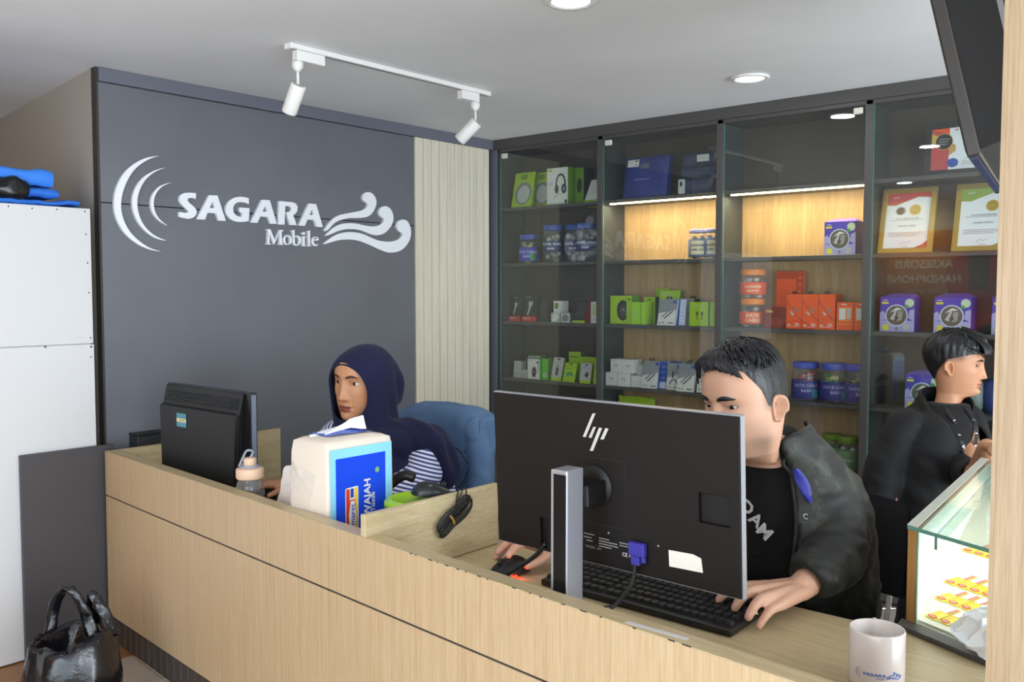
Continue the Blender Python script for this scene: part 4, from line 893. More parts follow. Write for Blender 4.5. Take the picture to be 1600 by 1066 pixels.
for q in ([(-0.027, 0.158), (-0.019, 0.159), (-0.048, 0.103), (-0.056, 0.103)], [(-0.026, 0.128), (-0.019, 0.129), (-0.032, 0.103), (-0.040, 0.103)], [(-0.0105, 0.128), (-0.002, 0.128), (-0.029, 0.074), (-0.0375, 0.0735)], [(0.007, 0.129), (0.015, 0.128), (0.001, 0.103), (-0.0075, 0.1025)]):
    flat(lg, [q], MF, M_silverlogo, 0.0003, 0.0012)
build('logo', lg, mo)
pl = MB(); flat(pl, [[(-0.107, -0.090), (0.055, -0.090), (0.055, 0.060), (-0.107, 0.060)], [(-0.1062, -0.0892), (-0.1062, 0.0592), (0.0542, 0.0592), (0.0542, -0.0892)]], MF, M_gap, 0.0001, 0.0004)
build('plate_joint', pl, mo)
vm = MB(); 
vm.lathe([(0.0, 0.010), (0.030, 0.010), (0.046, 0.004), (0.049, 0.0004)], M_mon2, MF @ Matrix.Translation((-0.026, -0.004, 0)), 40)
vm.box((-0.052, -0.032, 0.009), (0.010, 0.016, 0.075), M_mon2, MF)
build('tilt_bracket', vm, mo, bevel=0.003)
lab = MB()
for i, (u, v, w_) in enumerate([(-0.062, -0.118, 0.03), (-0.062, -0.126, 0.022), (-0.055, -0.133, 0.018), (-0.02, -0.122, 0.028), (-0.02, -0.128, 0.05), (-0.02, -0.134, 0.052), (-0.02, -0.140, 0.034), (0.036, -0.122, 0.03), (0.036, -0.128, 0.026)]):
    lab.box((u, v, 0.0003), (u + w_, v + 0.0022, 0.0007), mat('grey_print', '#8f8b86', 0.5), MF)
put_text(lab, 'MODEL  24V', MF, -0.035, -0.146, 0.008, mat('grey_print', '#8f8b86', 0.5), 0.0006)
put_text(lab, 'CE FC', MF, 0.058, -0.146, 0.012, mat('white_print', '#d0ccc6', 0.5), 0.0006, bold=0.01)
build('rating_print', lab, mo)
st_ = MB(); flat(st_, [[(0.161, -0.113), (0.219, -0.111), (0.238, -0.116), (0.2415, -0.1455), (0.162, -0.148)]], MF, mat('cream_sticker', '#e5ddd0', 0.6), 0.0004, 0.0010)
build('sticker', st_, mo)
sm_ = MB(); 
for (u, v) in ((-0.068, -0.098), (0.007, -0.105), (0.135, -0.110)): sm_.lathe([(0, 0.0012), (0.0022, 0.001), (0.003, 0.0002)], mat('steel_screw', '#a9a7a4', 0.3, 0.8), MF @ Matrix.Translation((u, v, 0)), 10)
build('screw', sm_, mo)
# column and foot
cl = thing_col = None
co = MB().box((-1.178, 1.504, DZ + 0.014), (-1.135, 1.562, 1.006), M_alu)
col_o = build('stand_column', co, mo, bevel=0.003, segs=2)
build('column_inset', bx((-1.170, 1.5032, DZ + 0.02), (-1.1375, 1.5045, 0.997), mat('gloss_black', '#141414', 0.25)), col_o)
build('stand_base', bx((-1.30, 1.490, DZ + 0.0006), (-1.010, 1.702, DZ + 0.013), M_alu), mo, bevel=0.003, segs=2)
# plug and lead
vg = MB(); vg.box((0.070, -0.137, 0.004), (0.110, -0.108, 0.018), mat('vga_blue', '#3a3590', 0.45), MF); vg.box((0.100, -0.150, 0.006), (0.110, -0.137, 0.016), mat('vga_blue', '#3a3590', 0.45), MF); vg.box((0.074, -0.158, 0.006), (0.096, -0.137, 0.016), mat('vga_blue', '#3a3590', 0.45), MF)
build('video_plug', vg, mo, bevel=0.002)
def mp(u, v, w): return tuple(MF @ Vector((u, v, w)))
M_cable = mat('black_cable', '#1c1b1b', 0.45)
build('video_lead', MB().tube(curve_pts([mp(0.085, -0.15, 0.011), mp(0.078, -0.20, 0.02), mp(0.05, -0.245, 0.045), (-1.105, 1.535, 0.668), (-1.16, 1.49, 0.642), (-1.28, 1.5, 0.640)], 40), 0.0042, M_cable), mo)
build('power_lead', MB().tube(curve_pts([mp(-0.18, -0.165, -0.006), mp(-0.21, -0.20, 0.0), (-1.415, 1.64, 0.70), (-1.47, 1.59, 0.668), (-1.545, 1.545, 0.6415), (-1.60, 1.53, 0.6405)], 40), 0.0055, M_cable), mo)

# --- keyboard of the man
def keyboard(name, label, c, rot, W, Dp, tiltdeg, rows=6, group=None):
    t = thing(name, label, 'keyboard', c, rot, group)
    F = Matrix.Translation(c) @ Matrix.Rotation(rot, 4, 'Z') @ Matrix.Rotation(radians(tiltdeg), 4, 'X')
    b = MB().box((-W/2, -Dp/2, 0.0), (W/2, Dp/2, 0.016), M_black, F)
    build('case', b, t, bevel=0.004, segs=2)
    key = MB(); kw = W * 0.0395; kd = Dp * 0.118
    a, d_ = kw*0.47, kd*0.46; a2, d2 = kw*0.36, kd*0.36
    key.add([(-a,-d_,0), (a,-d_,0), (a,d_,0), (-a,d_,0), (-a2,-d2,0.007), (a2,-d2,0.007), (a2,d2,0.007), (-a2,d2,0.007)], [(4,5,6,7),(0,1,5,4),(1,2,6,5),(2,3,7,6),(3,0,4,7)], mat('key_plastic', '#1a1919', 0.5))
    k0 = None
    for j in range(rows):
        i = 0; u = -W*0.48
        while u < W*0.475:
            sp = 1.0
            if j == 0 and 3 <= i <= 4: sp = 3.2 if i == 3 else 1.0
            gap = 0.0
            if abs(u - W*0.155) < kw*0.5 or abs(u - W*0.30) < kw*0.5: gap = kw*0.35
            x = u + gap + kw*sp/2; y = -Dp*0.42 + j*kd*1.22 + (kd*0.3 if j == 5 else 0)
            if k0 is None: k0 = o = build('keycap', key, t, local=True)
            else: o = k0.copy(); COL.objects.link(o); o.parent = t
            o.matrix_local = (Matrix.Rotation(radians(tiltdeg), 4, 'X') @ Matrix.Translation((x, y, 0.0162)) @ Matrix.Diagonal((sp, 1, 1, 1)))
            u += kw*sp + gap; i += 1
    return t, F
kt, KF = keyboard('keyboard', 'black full size keyboard under the large monitor by the bearded man hands', (-1.158, 1.868, DZ + 0.006), radians(180 - 1.2), 0.532, 0.185, -3.5)
for u in (-0.225, 0.225): build('foot', bx((-1.158 + u - 0.014, 1.788, DZ + 0.0005), (-1.158 + u + 0.014, 1.798, DZ + 0.014), M_black), kt)
build('keyboard_lead', MB().tube(curve_pts([(-1.17, 1.785, DZ + 0.012), (-1.21, 1.74, DZ + 0.004), (-1.26, 1.69, DZ + 0.003), (-1.34, 1.60, DZ + 0.003), (-1.40, 1.56, DZ + 0.003), (-1.42, 1.53, DZ + 0.003)], 36), 0.0024, M_cable), kt)

def mouse_mesh(F, L, W, Hh, m):
    mb = MB(); rows = []
    for i in range(17):
        a = i / 16; y = (a - 0.5) * L
        w = W/2 * (1 - abs(2*a - 1) ** 3.2) ** 0.5 * (0.86 + 0.14 * cos((a - 0.35) * 4))
        hh = Hh * (sin(pi * min(1, a ** 0.85)) ** 0.62) * (1.0 - 0.25 * a)
        ring = []
        for k in range(15):
            t = pi * k / 14
            ring.append((w * cos(t), y, max(0.0006, hh * sin(t) ** 0.75)))
        rows.append(ring)
    mb.grid(rows, m, True, False, F)
    return mb
def mouse(name, label, c, rot, L, W, Hh, glow=False, tilt=0.0):
    t = thing(name, label, 'mouse', c, rot)
    F = Matrix.Translation(c) @ Matrix.Rotation(rot, 4, 'Z') @ Matrix.Rotation(tilt, 4, 'X')
    build('shell', mouse_mesh(F, L, W, Hh, mat('mouse_plastic', '#1f2023', 0.28)), t)
    build('base_plate', MB().prism([(W*0.42*cos(a)*0.98, L*0.47*sin(a)) for a in [2*pi*i/20 for i in range(20)]], -0.0035, 0.001, M_black, F), t)
    build('wheel', MB().lathe([(0.006, -0.0035), (0.0095, -0.002), (0.0095, 0.002), (0.006, 0.0035)], mat('wheel_rubber', '#0f0f10', 0.6), F @ Matrix.Translation((0, L*0.24, Hh*0.72)) @ Matrix.Rotation(pi/2, 4, 'Y'), 18), t)
    if glow:
        build('optical_lamp', MB().ell((-W*0.40, L*0.10, 0.0005), (W*0.10, L*0.09, 0.0035), mat('red_led', '#ff2010', 0.4, emit='#ff2408', estr=9), F, 12, 6), t)
        d = bpy.data.lights.new('mouse_led', 'POINT'); d.energy = 0.05; d.color = (1, 0.08, 0.02); d.shadow_soft_size = 0.004
        o = bpy.data.objects.new('mouse_led', d); COL.objects.link(o); o.location = F @ Vector((-W*0.66, L*0.16, 0.006))
    return t, F
mr, MRF = mouse('computer_mouse', 'black optical mouse with red glow under the hand of the bearded man', (-1.548, 1.80, DZ + 0.0045), radians(176), 0.135, 0.078, 0.046, True)
build('lead', MB().tube(curve_pts([MRF @ Vector((0, 0.066, 0.006)), (-1.55, 1.70, 0.64), (-1.60, 1.62, 0.639), (-1.68, 1.56, 0.639)], 24), 0.0022, M_cable), mr)

# --- monitor of the woman, seen from behind
wm = thing('monitor', 'thick older black monitor seen from behind at the far end of the counter', 'monitor', (-2.95, 1.74, DZ))
M_wm = mat('old_monitor_plastic', '#1a1a1b', 0.5)
wx0, wx1 = -3.232, -2.690
pb = MB()
prof = [(1.030, 1.775), (1.030, 1.768), (0.962, 1.752), (0.955, 1.738), (0.72, 1.735), (0.69, 1.752), (0.684, 1.775)]
n_ = len(prof)
def wx(z, side):
    ins = 0.0 if z > 0.76 else (0.76 - z) * 0.35
    return (wx0 + ins) if side == 0 else (wx1 - 0.035 - ins)
vs_ = [(wx(z, 0), y, z) for z, y in prof] + [(wx(z, 1), y, z) for z, y in prof]
pb.add(vs_, [tuple(range(n_)), tuple(range(2*n_ - 1, n_ - 1, -1))] + [(i, n_ + i, n_ + (i + 1) % n_, (i + 1) % n_) for i in range(n_)], M_wm)
build('rear_shell', pb, wm, bevel=0.004, segs=2)
build('bezel', bx((wx0 - 0.006, 1.776, 0.690), (wx1, 1.802, 1.034), mat('bezel_dark', '#1a1a1c', 0.3)), wm, bevel=0.004, segs=2)
build('bezel_side', bx((wx1 - 0.002, 1.779, 0.70), (wx1 + 0.0012, 1.797, 1.026), mat('bezel_lit_side', '#6b7482', 0.25)), wm)  # thin strip on the dark bezel; bluish light on this side painted as paler colour
build('screen', bx((wx0 + 0.015, 1.8022, 0.712), (wx1 - 0.018, 1.803, 1.015), mat('monitor_screen', '#15181c', 0.15)), wm)
vt = MB()
for i in range(40):
    for j in range(3):
        vt.box((wx0 + 0.03 + i*0.0115, 1.7475 + 0.0048*j, 0.975 + 0.014*j), (wx0 + 0.036 + i*0.0115, 1.7535 + 0.0052*j, 0.983 + 0.014*j), M_gap)
build('vent_slot', vt, wm, kind='stuff')
sk = MB(); decorate(sk, frame((-3.105, 1.7362, 0.885), (1, 0, 0), (0, 0, 1)), 0.066, 0.05, [('r', 0, 0, 1, 1, mat('sticker_teal', '#4f8ea0', 0.4)), ('r', 0, 0.35, 1, 0.62, mat('sticker_cream', '#d8cf9a', 0.4)), ('t', 'SERVICE', 0.58, 0.48, 0.2, M_brown)])
build('sticker', sk, wm)
build('stand_neck', bx((-3.02, 1.755, DZ + 0.015), (-2.90, 1.785, 0.72), M_wm), wm, bevel=0.004)
build('stand_foot', MB().lathe([(0.0, 0.018), (0.09, 0.014), (0.105, 0.006), (0.105, 0.0006)], M_wm, Matrix.Translation((-2.96, 1.79, DZ)) , 32), wm)
keyboard('keyboard', 'black keyboard at the far desk in front of the woman', (-2.80, 1.90, DZ + 0.003), radians(180), 0.44, 0.15, -2.0)

# --- drinking bottle
M_peach = mat('peach_plastic', '#e3bfa2', 0.4); M_greyp = mat('grey_plastic', '#9aa0aa', 0.4)
bt = thing('drink_bottle', 'clear drinking bottle with peach cap and grey carry loop, half full', 'bottle', (-2.497, 1.642, DZ))
BF = Matrix.Translation((-2.497, 1.642, DZ + 0.0006))
build('body', MB().lathe([(0, 0.0), (0.040, 0.0), (0.044, 0.006), (0.044, 0.126), (0.040, 0.140), (0.036, 0.148), (0.036, 0.158)], glass_pane('bottle_plastic', (0.86, 0.83, 0.81, 1), 1.45, 0.10), BF, 40), bt)
build('drink', MB().lathe([(0, 0.002), (0.0405, 0.003), (0.0415, 0.007), (0.0415, 0.092), (0, 0.092)], mat('brown_drink', '#6d5a50', 0.1, trans=0.4), BF, 36), bt)
BF2 = BF @ Matrix.Translation((0, 0, 0.028))
build('cap', MB().lathe([(0.0, 0.124), (0.040, 0.124), (0.0435, 0.128), (0.0435, 0.153), (0.040, 0.158), (0.024, 0.160), (0, 0.160)], M_peach, BF2, 40), bt)
build('spout_cap', MB().lathe([(0.020, 0.160), (0.0205, 0.185), (0.018, 0.190), (0, 0.191)], M_peach, BF2, 32), bt)
build('collar', MB().lathe([(0.0215, 0.159), (0.030, 0.160), (0.031, 0.165), (0.0215, 0.167)], M_greyp, BF2, 32), bt)
build('carry_loop', MB().tube([BF2 @ p for p in curve_pts([(-0.034, -0.012, 0.160), (-0.018, -0.026, 0.166), (-0.006, -0.022, 0.19), (0.004, -0.016, 0.212), (0.012, -0.008, 0.216), (0.012, 0.004, 0.208), (0.002, -0.004, 0.186), (-0.016, -0.012, 0.168), (-0.034, -0.008, 0.166)], 48)], 0.0036, M_greyp, 8), bt)

# --- paper bag
pbag = thing('paper_bag', 'small crumpled white paper bag between the bottle and the tissue pack', 'bag', (-2.33, 1.68, DZ))
def crumple(rows, amp, sc, seed=0.0):
    return [[tuple(Vector(p) + noise.noise_vector(Vector(p) * sc + Vector((seed, seed, seed))) * amp) for p in r] for r in rows]
rows = []
for j in range(13):
    v = j / 12; z = DZ + 0.001 + v * 0.205
    t_ = 0.028 * (1 - v) + 0.004; w0 = 0.080 - 0.018 * v
    ring = []
    for k in range(28):
        a = 2*pi*k/28
        cx = abs(cos(a)) ** 0.5 * (1 if cos(a) > 0 else -1) * w0; cy = abs(sin(a)) ** 0.6 * (1 if sin(a) > 0 else -1) * t_
        ring.append((-2.325 + 0.018*v + cx*0.97, 1.665 + 0.012*v + cy + cx*-0.05, z + (0.020*sin(a*1.0 + 2.0) if j == 12 else 0)))
    rows.append(ring)
m_ = MB(); m_.grid(crumple(rows, 0.006, 28, 1), mat('white_paper_bag', '#e3d9d2', 0.75, bump=0.1, bscale=40), False, True)
build('paper', m_, pbag)

# --- tissue pack
M_tis = mat('tissue_white', '#e2d5c5', 0.8, bump=0.15, bscale=30); M_tsky = mat('tissue_sky', '#8fd3f2', 0.35); M_tblue = mat('tissue_blue', '#1546d8', 0.35)
tp = thing('tissue_pack', 'large blue and white plastic wrapped facial tissue pack with a tissue pulled out', 'tissues', (-2.09, 1.69, DZ))
tx0, tx1, ty0, ty1, tz1 = -2.185, -2.018, 1.572, 1.815, 0.955
tm_ = MB(); rws = []
def rrect(x0, y0, x1, y1, r, k=5):
    pts = []
    for cx, cy, a0 in ((x1 - r, y1 - r, 0), (x0 + r, y1 - r, 90), (x0 + r, y0 + r, 180), (x1 - r, y0 + r, 270)):
        for i in range(k + 1): a = radians(a0 + 90*i/k); pts.append((cx + r*cos(a), cy + r*sin(a)))
    return pts
for z, ins, r in ((DZ + 0.001, 0.004, 0.007), (DZ + 0.02, 0.0, 0.007), (0.78, -0.002, 0.007), (0.92, 0.0, 0.007), (tz1 - 0.004, 0.003, 0.009), (tz1 + 0.005, 0.018, 0.02), (tz1 + 0.012, 0.07, 0.02), (tz1 + 0.014, 0.09, 0.005)):
    rws.append([(x, y, z) for x, y in rrect(tx0 + ins, ty0 + ins, tx1 - ins, ty1 - ins, r)])
tm_.grid(crumple(rws, 0.003, 14, 3), M_tis, True, True)
tm_.add(rws[-1], [tuple(range(len(rws[-1])))], M_tis)
build('wrapper', tm_, tp)
TF = frame((tx1 + 0.0032, ty0 + 0.004, DZ + 0.012), (0, 1, 0), (0, 0, 1)); tw, th = ty1 - ty0 - 0.008, tz1 - DZ - 0.018
fm_ = MB()
decorate(fm_, TF, tw, th, [('r', 0.02, 0.0, 0.985, 0.965, M_tsky), ('r', 0.10, 0.02, 0.88, 0.875, M_tblue), ('c', 0.745, 0.71, 0.035, mat('seal_green', '#7fae6a', 0.4)),
     ('p', [(0.24, 0.14), (0.44, 0.14), (0.44, 0.582), (0.425, 0.592), (0.255, 0.585), (0.24, 0.57)], M_card), ('r', 0.252, 0.15, 0.305, 0.575, mat('logo_red', '#d8342a', 0.4)), ('r', 0.318, 0.49, 0.365, 0.575, mat('logo_blue', '#2a3ea8', 0.4)), ('r', 0.378, 0.15, 0.43, 0.578, mat('logo_yellow', '#ecc63a', 0.4)),
     ('p', [(0.285, 0.15), (0.40, 0.15), (0.415, 0.33), (0.385, 0.47), (0.31, 0.47), (0.275, 0.33)], mat('logo_red', '#d8342a', 0.4)), ('p', [(0.295, 0.15), (0.392, 0.15), (0.405, 0.33), (0.377, 0.458), (0.318, 0.458), (0.286, 0.33)], M_card),
     ('t', 'Indomaret', 0.348, 0.25, 0.085, mat('logo_blue', '#2a3ea8', 0.4), 0.01, pi/2), ('t', 'TISU WAJAH', 0.58, 0.335, 0.11, M_card, 0.025, pi/2), ('t', 'Facial Tissue', 0.665, 0.315, 0.075, M_card, 0.012, pi/2)])
build('printed_front', fm_, tp)
TT = frame((tx0 + 0.02, ty0 + 0.05, tz1 + 0.0125), (1, 0, 0), (0, 1, 0)); tt = MB()
rows = [[(u, v, 0.010*sin(pi*u/0.11)*sin(pi*v/0.16) + 0.002*sin(u*70 + v*40)) for u in [0.10*i/8 for i in range(9)]] for v in [0.16*j/8 for j in range(9)]]
tt.grid(rows, mat('tissue_top_blue', '#4b63c8', 0.35), True, False, TT)
build('printed_top', tt, tp)
tw_ = MB(); rows = []
for j in range(12):
    v = j / 11; c_ = Vector((tx0 + 0.055 + 0.03*v, ty0 + 0.03 + 0.165*v, tz1 + 0.012 + 0.052*v - 0.012*max(0, v - 0.75)*4))
    wd = 0.05 - 0.012*sin(pi*v)
    rows.append([tuple(c_ + Vector((wd*(i/6 - 0.5)*1.2, -0.02*(i/6 - 0.5) , 0.012*sin(i*1.2 + 3*v) - 0.008*abs(i - 3)))) for i in range(7)])
tw_.grid(crumple(rows, 0.005, 22, 5), mat('soft_tissue', '#f4f5f9', 0.85), True)
tw_.grid(crumple([[(p[0], p[1], p[2] - 0.0015) for p in r][::-1] for r in rows], 0.005, 22, 5), mat('soft_tissue', '#f4f5f9', 0.85), True)
build('pulled_tissue', tw_, tp)
fw_ = MB(); rows = []
for j in range(8):
    v = j / 7
    rows.append([(tx0 + 0.004 + 0.11*i/8*(1 - 0.25*v), ty0 - 0.002 - 0.012*sin(pi*i/8)*(1 - v*0.4), 0.90 - 0.15*v - 0.035*i/8) for i in range(9)])
fw_.grid(crumple(rows, 0.010, 32, 9), glass_pane('clear_film', (0.97, 0.97, 0.97, 1), 1.3, 0.12), False)
build('film_fold', fw_, tp)

# --- green tub, spare mouse with bundled lead, black handset
gt = thing('plastic_tub', 'round lime green plastic tub with lid behind the partition', 'tub', (-1.88, 1.80, DZ))
build('tub', MB().lathe([(0, 0.0006), (0.075, 0.0006), (0.092, 0.12), (0.092, 0.135)], mat('lime_plastic', '#9ccb1e', 0.3), Matrix.Translation((-1.882, 1.79, DZ)), 40), gt)
build('lid', MB().lathe([(0.0, 0.151), (0.07, 0.152), (0.074, 0.157), (0.086, 0.157), (0.097, 0.150), (0.098, 0.135), (0.093, 0.134)], mat('lime_plastic', '#9ccb1e', 0.3), Matrix.Translation((-1.882, 1.79, DZ)), 48), gt)
sm2, SMF = mouse('computer_mouse', 'spare black mouse with rubber banded lead, lying on the green tub', (-1.862, 1.825, DZ + 0.1622), radians(-35), 0.125, 0.072, 0.042, False, radians(-6))
ld = curve_pts([SMF @ Vector((0, 0.06, 0.006)), (-1.785, 1.845, 0.812), (-1.768, 1.836, 0.822), (-1.757, 1.822, 0.815), (-1.754, 1.812, 0.79), (-1.753, 1.80, 0.765)], 30)
build('lead', MB().tube(ld, 0.0022, M_cable), sm2)
bn = MB(); A = Vector((-1.7515, 1.862, 0.797)); B = Vector((-1.7515, 1.735, 0.722)); ax = (A - B).normalized(); pr = Vector((0, -ax.z, ax.y))
for k in range(9):
    off = (k - 4) * 0.0042; loop = []
    for i in range(29):
        a = 2*pi*i/28; r_ = 0.016 + 0.0016*abs(k - 4) ; l_ = (A - B).length/2 * (1 - 0.03*(k % 3))
        waist = 0.35 + 0.65 * abs(cos(a)) ** 1.2 if abs(sin(a)) > 0.3 else 1.0
        loop.append((A + B)/2 + ax*(l_*cos(a)) + pr*(r_*sin(a)*(0.4 + 0.6*abs(cos(a*1.0 + 0.3))) + off*0.8) + Vector((0.0045 + 0.0016*(k % 4) + 0.003*abs(sin(a)), 0, 0)))
    bn.tube(loop, 0.0022, M_cable, 6)
bn.tube(curve_pts([(-1.752, 1.80, 0.765), (-1.747, 1.815, 0.80), (-1.746, 1.832, 0.827), (-1.747, 1.845, 0.825), (-1.748, 1.848, 0.80)], 20), 0.0022, M_cable, 6)
build('lead_bundle', bn, sm2)
bd = MB(); c_ = (A + B)/2 - ax*0.018
bd.tube([c_ + pr*(0.016*cos(a)) + Vector((0.007 + 0.0085*sin(a), 0, 0)) for a in [2*pi*i/18 for i in range(19)]], 0.0032, mat('rubber_band', '#a8813c', 0.6), 6, caps=False)
build('rubber_band', bd, sm2)
hs = thing('handset', 'black handset standing behind the tissue pack', 'phone', (-2.05, 1.90, DZ))
build('stand', bx((-2.09, 1.87, DZ + 0.0006), (-2.03, 1.93, DZ + 0.12), M_black), hs, bevel=0.006)
build('receiver', MB().tube(curve_pts([(-2.10, 1.86, DZ + 0.14), (-2.075, 1.88, DZ + 0.168), (-2.05, 1.895, DZ + 0.182), (-2.025, 1.91, DZ + 0.175)], 16), 0.016, M_black, 12), hs)

# --- mug with the shop sign printed on it
mg = thing('mug', 'white ceramic mug with blue SAGARA Mobile print at the pillar end of the desk', 'mug', (-0.578, 1.742, DZ))
GF = Matrix.Translation((-0.578, 1.742, DZ + 0.0006)); R_ = 0.0505; MH = 0.108
M_cer = mat('ceramic', '#cfc3bb', 0.18, coat=0.4)
build('body', MB().lathe([(0, 0.0), (R_*0.9, 0.0), (R_*0.985, 0.004), (R_, 0.01), (R_, MH - 0.003), (R_ - 0.0015, MH), (R_ - 0.004, MH - 0.001), (R_ - 0.0045, 0.01), (R_*0.8, 0.006), (0, 0.006)], M_cer, GF, 64), mg)
build('handle', MB().tube([GF @ p for p in curve_pts([(-0.018, 0.045, 0.092), (-0.030, 0.074, 0.094), (-0.034, 0.086, 0.07), (-0.032, 0.080, 0.04), (-0.018, 0.046, 0.022)], 24)], 0.006, M_cer, 12), mg)
lm_ = MB(); sc_l = 0.0505
for k, polys in LOGO.items():
    P = [smooth_poly(q, 1) for q in polys] if (k.startswith('arc') or k.startswith('w')) else polys
    flat(lm_, [[((a - 2.56) * sc_l * 1.08, 0.034 + (b - 1.73) * sc_l) for a, b in q] for q in P], None, mat('mug_blue', '#3a5fa8', 0.3) if k[0] in 'SAGRw' and not k.startswith('arc') else mat('mug_grey', '#6f7f9c', 0.3), 0.0003, 0.0005)
dm = MB(); wrap_mb(lm_, dm, GF @ Matrix.Rotation(radians(24), 4, 'Z'), R_, 0.0)
build('printed_logo', dm, mg)

# --- paper slip on the desk near the mug
ps = thing('paper_slip', 'small white paper slip lying beside the mug at the lip', 'paper', (-0.655, 1.52, DZ))
build('sheet', MB().box((-0.70, 1.49, DZ + 0.0006), (-0.63, 1.56, DZ + 0.0014), M_card, None), ps)
tq = thing('tape_strip', 'pale strip of tape stuck along the desk behind the lip', 'tape', (-0.86, 1.50, DZ))
rows = [[(-0.95 + 0.2*i/10, 1.462 + 0.022*v - 0.0*i, 0.7606 + 0.0008*v - 0.0002*i*0) for i in range(11)] for v in (0, 1)]
build('tape', MB().box((-0.93, 1.412, LZ + 0.0003), (-0.80, 1.424, LZ + 0.0009), mat('pale_tape', '#cdc6c4', 0.4)), tq)

# --- glass showcase behind the desk by the pillar
gs = thing('glass_showcase', 'glass topped showcase with oak side and bright inside, behind the desk by the pillar', 'showcase', (-0.3, 2.6, 0))
LD = Vector((-0.087, 0.996, 0)).normalized(); FD = Vector((0.90, -0.43, 0)).normalized(); P0 = Vector((-0.634, 2.098, 0))
def sh(s, t, z): return tuple(P0 + FD*s + LD*t + Vector((0, 0, z)))
def slab(s0, s1, t0, t1, z0, z1, m):
    return MB().add([sh(s0,t0,z0), sh(s1,t0,z0), sh(s1,t1,z0), sh(s0,t1,z0), sh(s0,t0,z1), sh(s1,t0,z1), sh(s1,t1,z1), sh(s0,t1,z1)], [(0,3,2,1),(4,5,6,7),(0,1,5,4),(1,2,6,5),(2,3,7,6),(3,0,4,7)], m)
SL = 0.36
build('side_board', slab(0, 0.024, 0, 1.0, DZ + 0.0012, 0.853, wood('oak_show_side', '#b98a50', '#9a6d38', (30, 30, 1.4), 0.45)), gs, bevel=0.001)
M_lin = mat('white_liner', '#f2f3ea', 0.6)
build('inner_liner', slab(0.0242, 0.028, 0.012, 0.99, DZ + 0.004, 0.850, M_lin), gs)
build('back_board', slab(0.028, SL, 0.985, 1.0, DZ + 0.004, 0.850, M_lin), gs)
sb = MB().add([sh(0.0285, 0.02, 0.650), sh(SL, 0.02, 0.650), sh(SL, 0.98, 0.790), sh(0.0285, 0.98, 0.790), sh(0.0285, 0.02, 0.638), sh(SL, 0.02, 0.638), sh(SL, 0.98, 0.778), sh(0.0285, 0.98, 0.778)], [(0,1,2,3),(7,6,5,4),(0,4,5,1),(1,5,6,2),(2,6,7,3),(3,7,4,0)], mat('cream_board', '#e6dfc9', 0.6))
build('sloped_board', sb, gs)
build('rim', slab(-0.012, SL, -0.045, 0.0, DZ + 0.0012, DZ + 0.012, mat('dark_rim', '#4c4744', 0.5)), gs, bevel=0.0015)
build('front_glass', slab(0.026, SL, 0.003, 0.008, DZ + 0.0125, 0.853, M_glass), gs)
build('front_glass_edge', slab(0.0245, 0.0275, 0.0025, 0.0085, DZ + 0.0125, 0.853, M_glassedge), gs)
tg_ = build('top_glass', slab(0.0, SL, -0.006, 1.0, 0.854, 0.862, glass_pane('top_glass_clear', (0.90, 0.95, 0.93, 1), 1.4, 0.06)), gs)
build('glass_edge', slab(0.0, SL, -0.0072, -0.0058, 0.8538, 0.8622, M_glassedge), tg_)
build('edge_strip', slab(-0.001, 0.026, -0.004, 1.0, 0.8622, 0.8634, mat('frosted_strip', '#c9cbbd', 0.4)), gs)
build('glass_brace', slab(0.070, 0.076, 0.01, 0.98, 0.822, 0.8535, glass_pane('brace_glass', (0.75, 0.90, 0.86, 1), 1.5, 0.10)), gs)
build('brace_edge', slab(0.0695, 0.0765, 0.008, 0.0105, 0.822, 0.8535, M_glassedge), gs)
build('base_cabinet', slab(0.002, SL, 0.03, 0.99, 0.002, DZ - 0.004, M_cabdark), gs) if False else None
bc = MB().box((-0.64, 2.075, 0.0), (-0.30, 3.08, DZ - 0.002), M_cabdark); build('base_cabinet', bc, gs)
q0 = Vector(sh(0.20, 0.5, 0.848))
area_along('showcase_led', tuple(q0), (-0.35, 0, -1), LD, 0.85, 0.02, 1.0, (1.0, 0.99, 0.93))
M_cy = mat('card_yellow', '#f0d23c', 0.4); M_cr = mat('card_red', '#c9432e', 0.4)
def sim_card(s, t, label):
    z = 0.650 + (t - 0.02) / 0.96 * 0.14
    o = Vector(sh(s, t, z + 0.0012)); ux = (FD * 0.9 + Vector((0, -0.12, 0))).normalized(); uy = (LD * 0.96 + Vector((0, 0, 0.14))).normalized()
    F = frame(o, ux, uy)
    c = thing('voucher_card', label, 'card', tuple(o), 0, 'yellow voucher cards in the showcase')
    build('card', MB().box((0, 0, 0), (0.031, 0.072, 0.0012), M_cy, F), c)
    dm = MB(); decorate(dm, F @ Matrix.Translation((0, 0, 0.0011)), 0.031, 0.072, [('r', 0.05, 0.56, 0.62, 0.98, M_card), ('r', 0.66, 0.55, 0.95, 0.98, mat('card_rose', '#c97a74', 0.4)), ('e', 0.45, 0.12, 0.42, 0.09, M_cr), ('l', 0.1, 0.28, 0.55, 0.48, 3, mat('card_orange', '#d59a2a', 0.4)), ('r', 0.2, 0.10, 0.7, 0.13, M_card)])
    build('print', dm, c)
RN = ('front', 'second', 'third', 'rear')
for r, (s0, t0, n_c) in enumerate(((0.040, 0.045, 5), (0.040, 0.142, 5), (0.043, 0.238, 5), (0.048, 0.445, 4))):
    for k in range(n_c):
        sim_card(s0 + 0.0335*k, t0, 'yellow voucher card, %s in the %s row from the oak side of the showcase' % (('first', 'second', 'third', 'fourth', 'fifth')[k], RN[r]))
pbg = thing('plastic_bag', 'crumpled clear plastic bag on the desk against the pillar', 'bag', (-0.40, 1.95, DZ))
rws = []
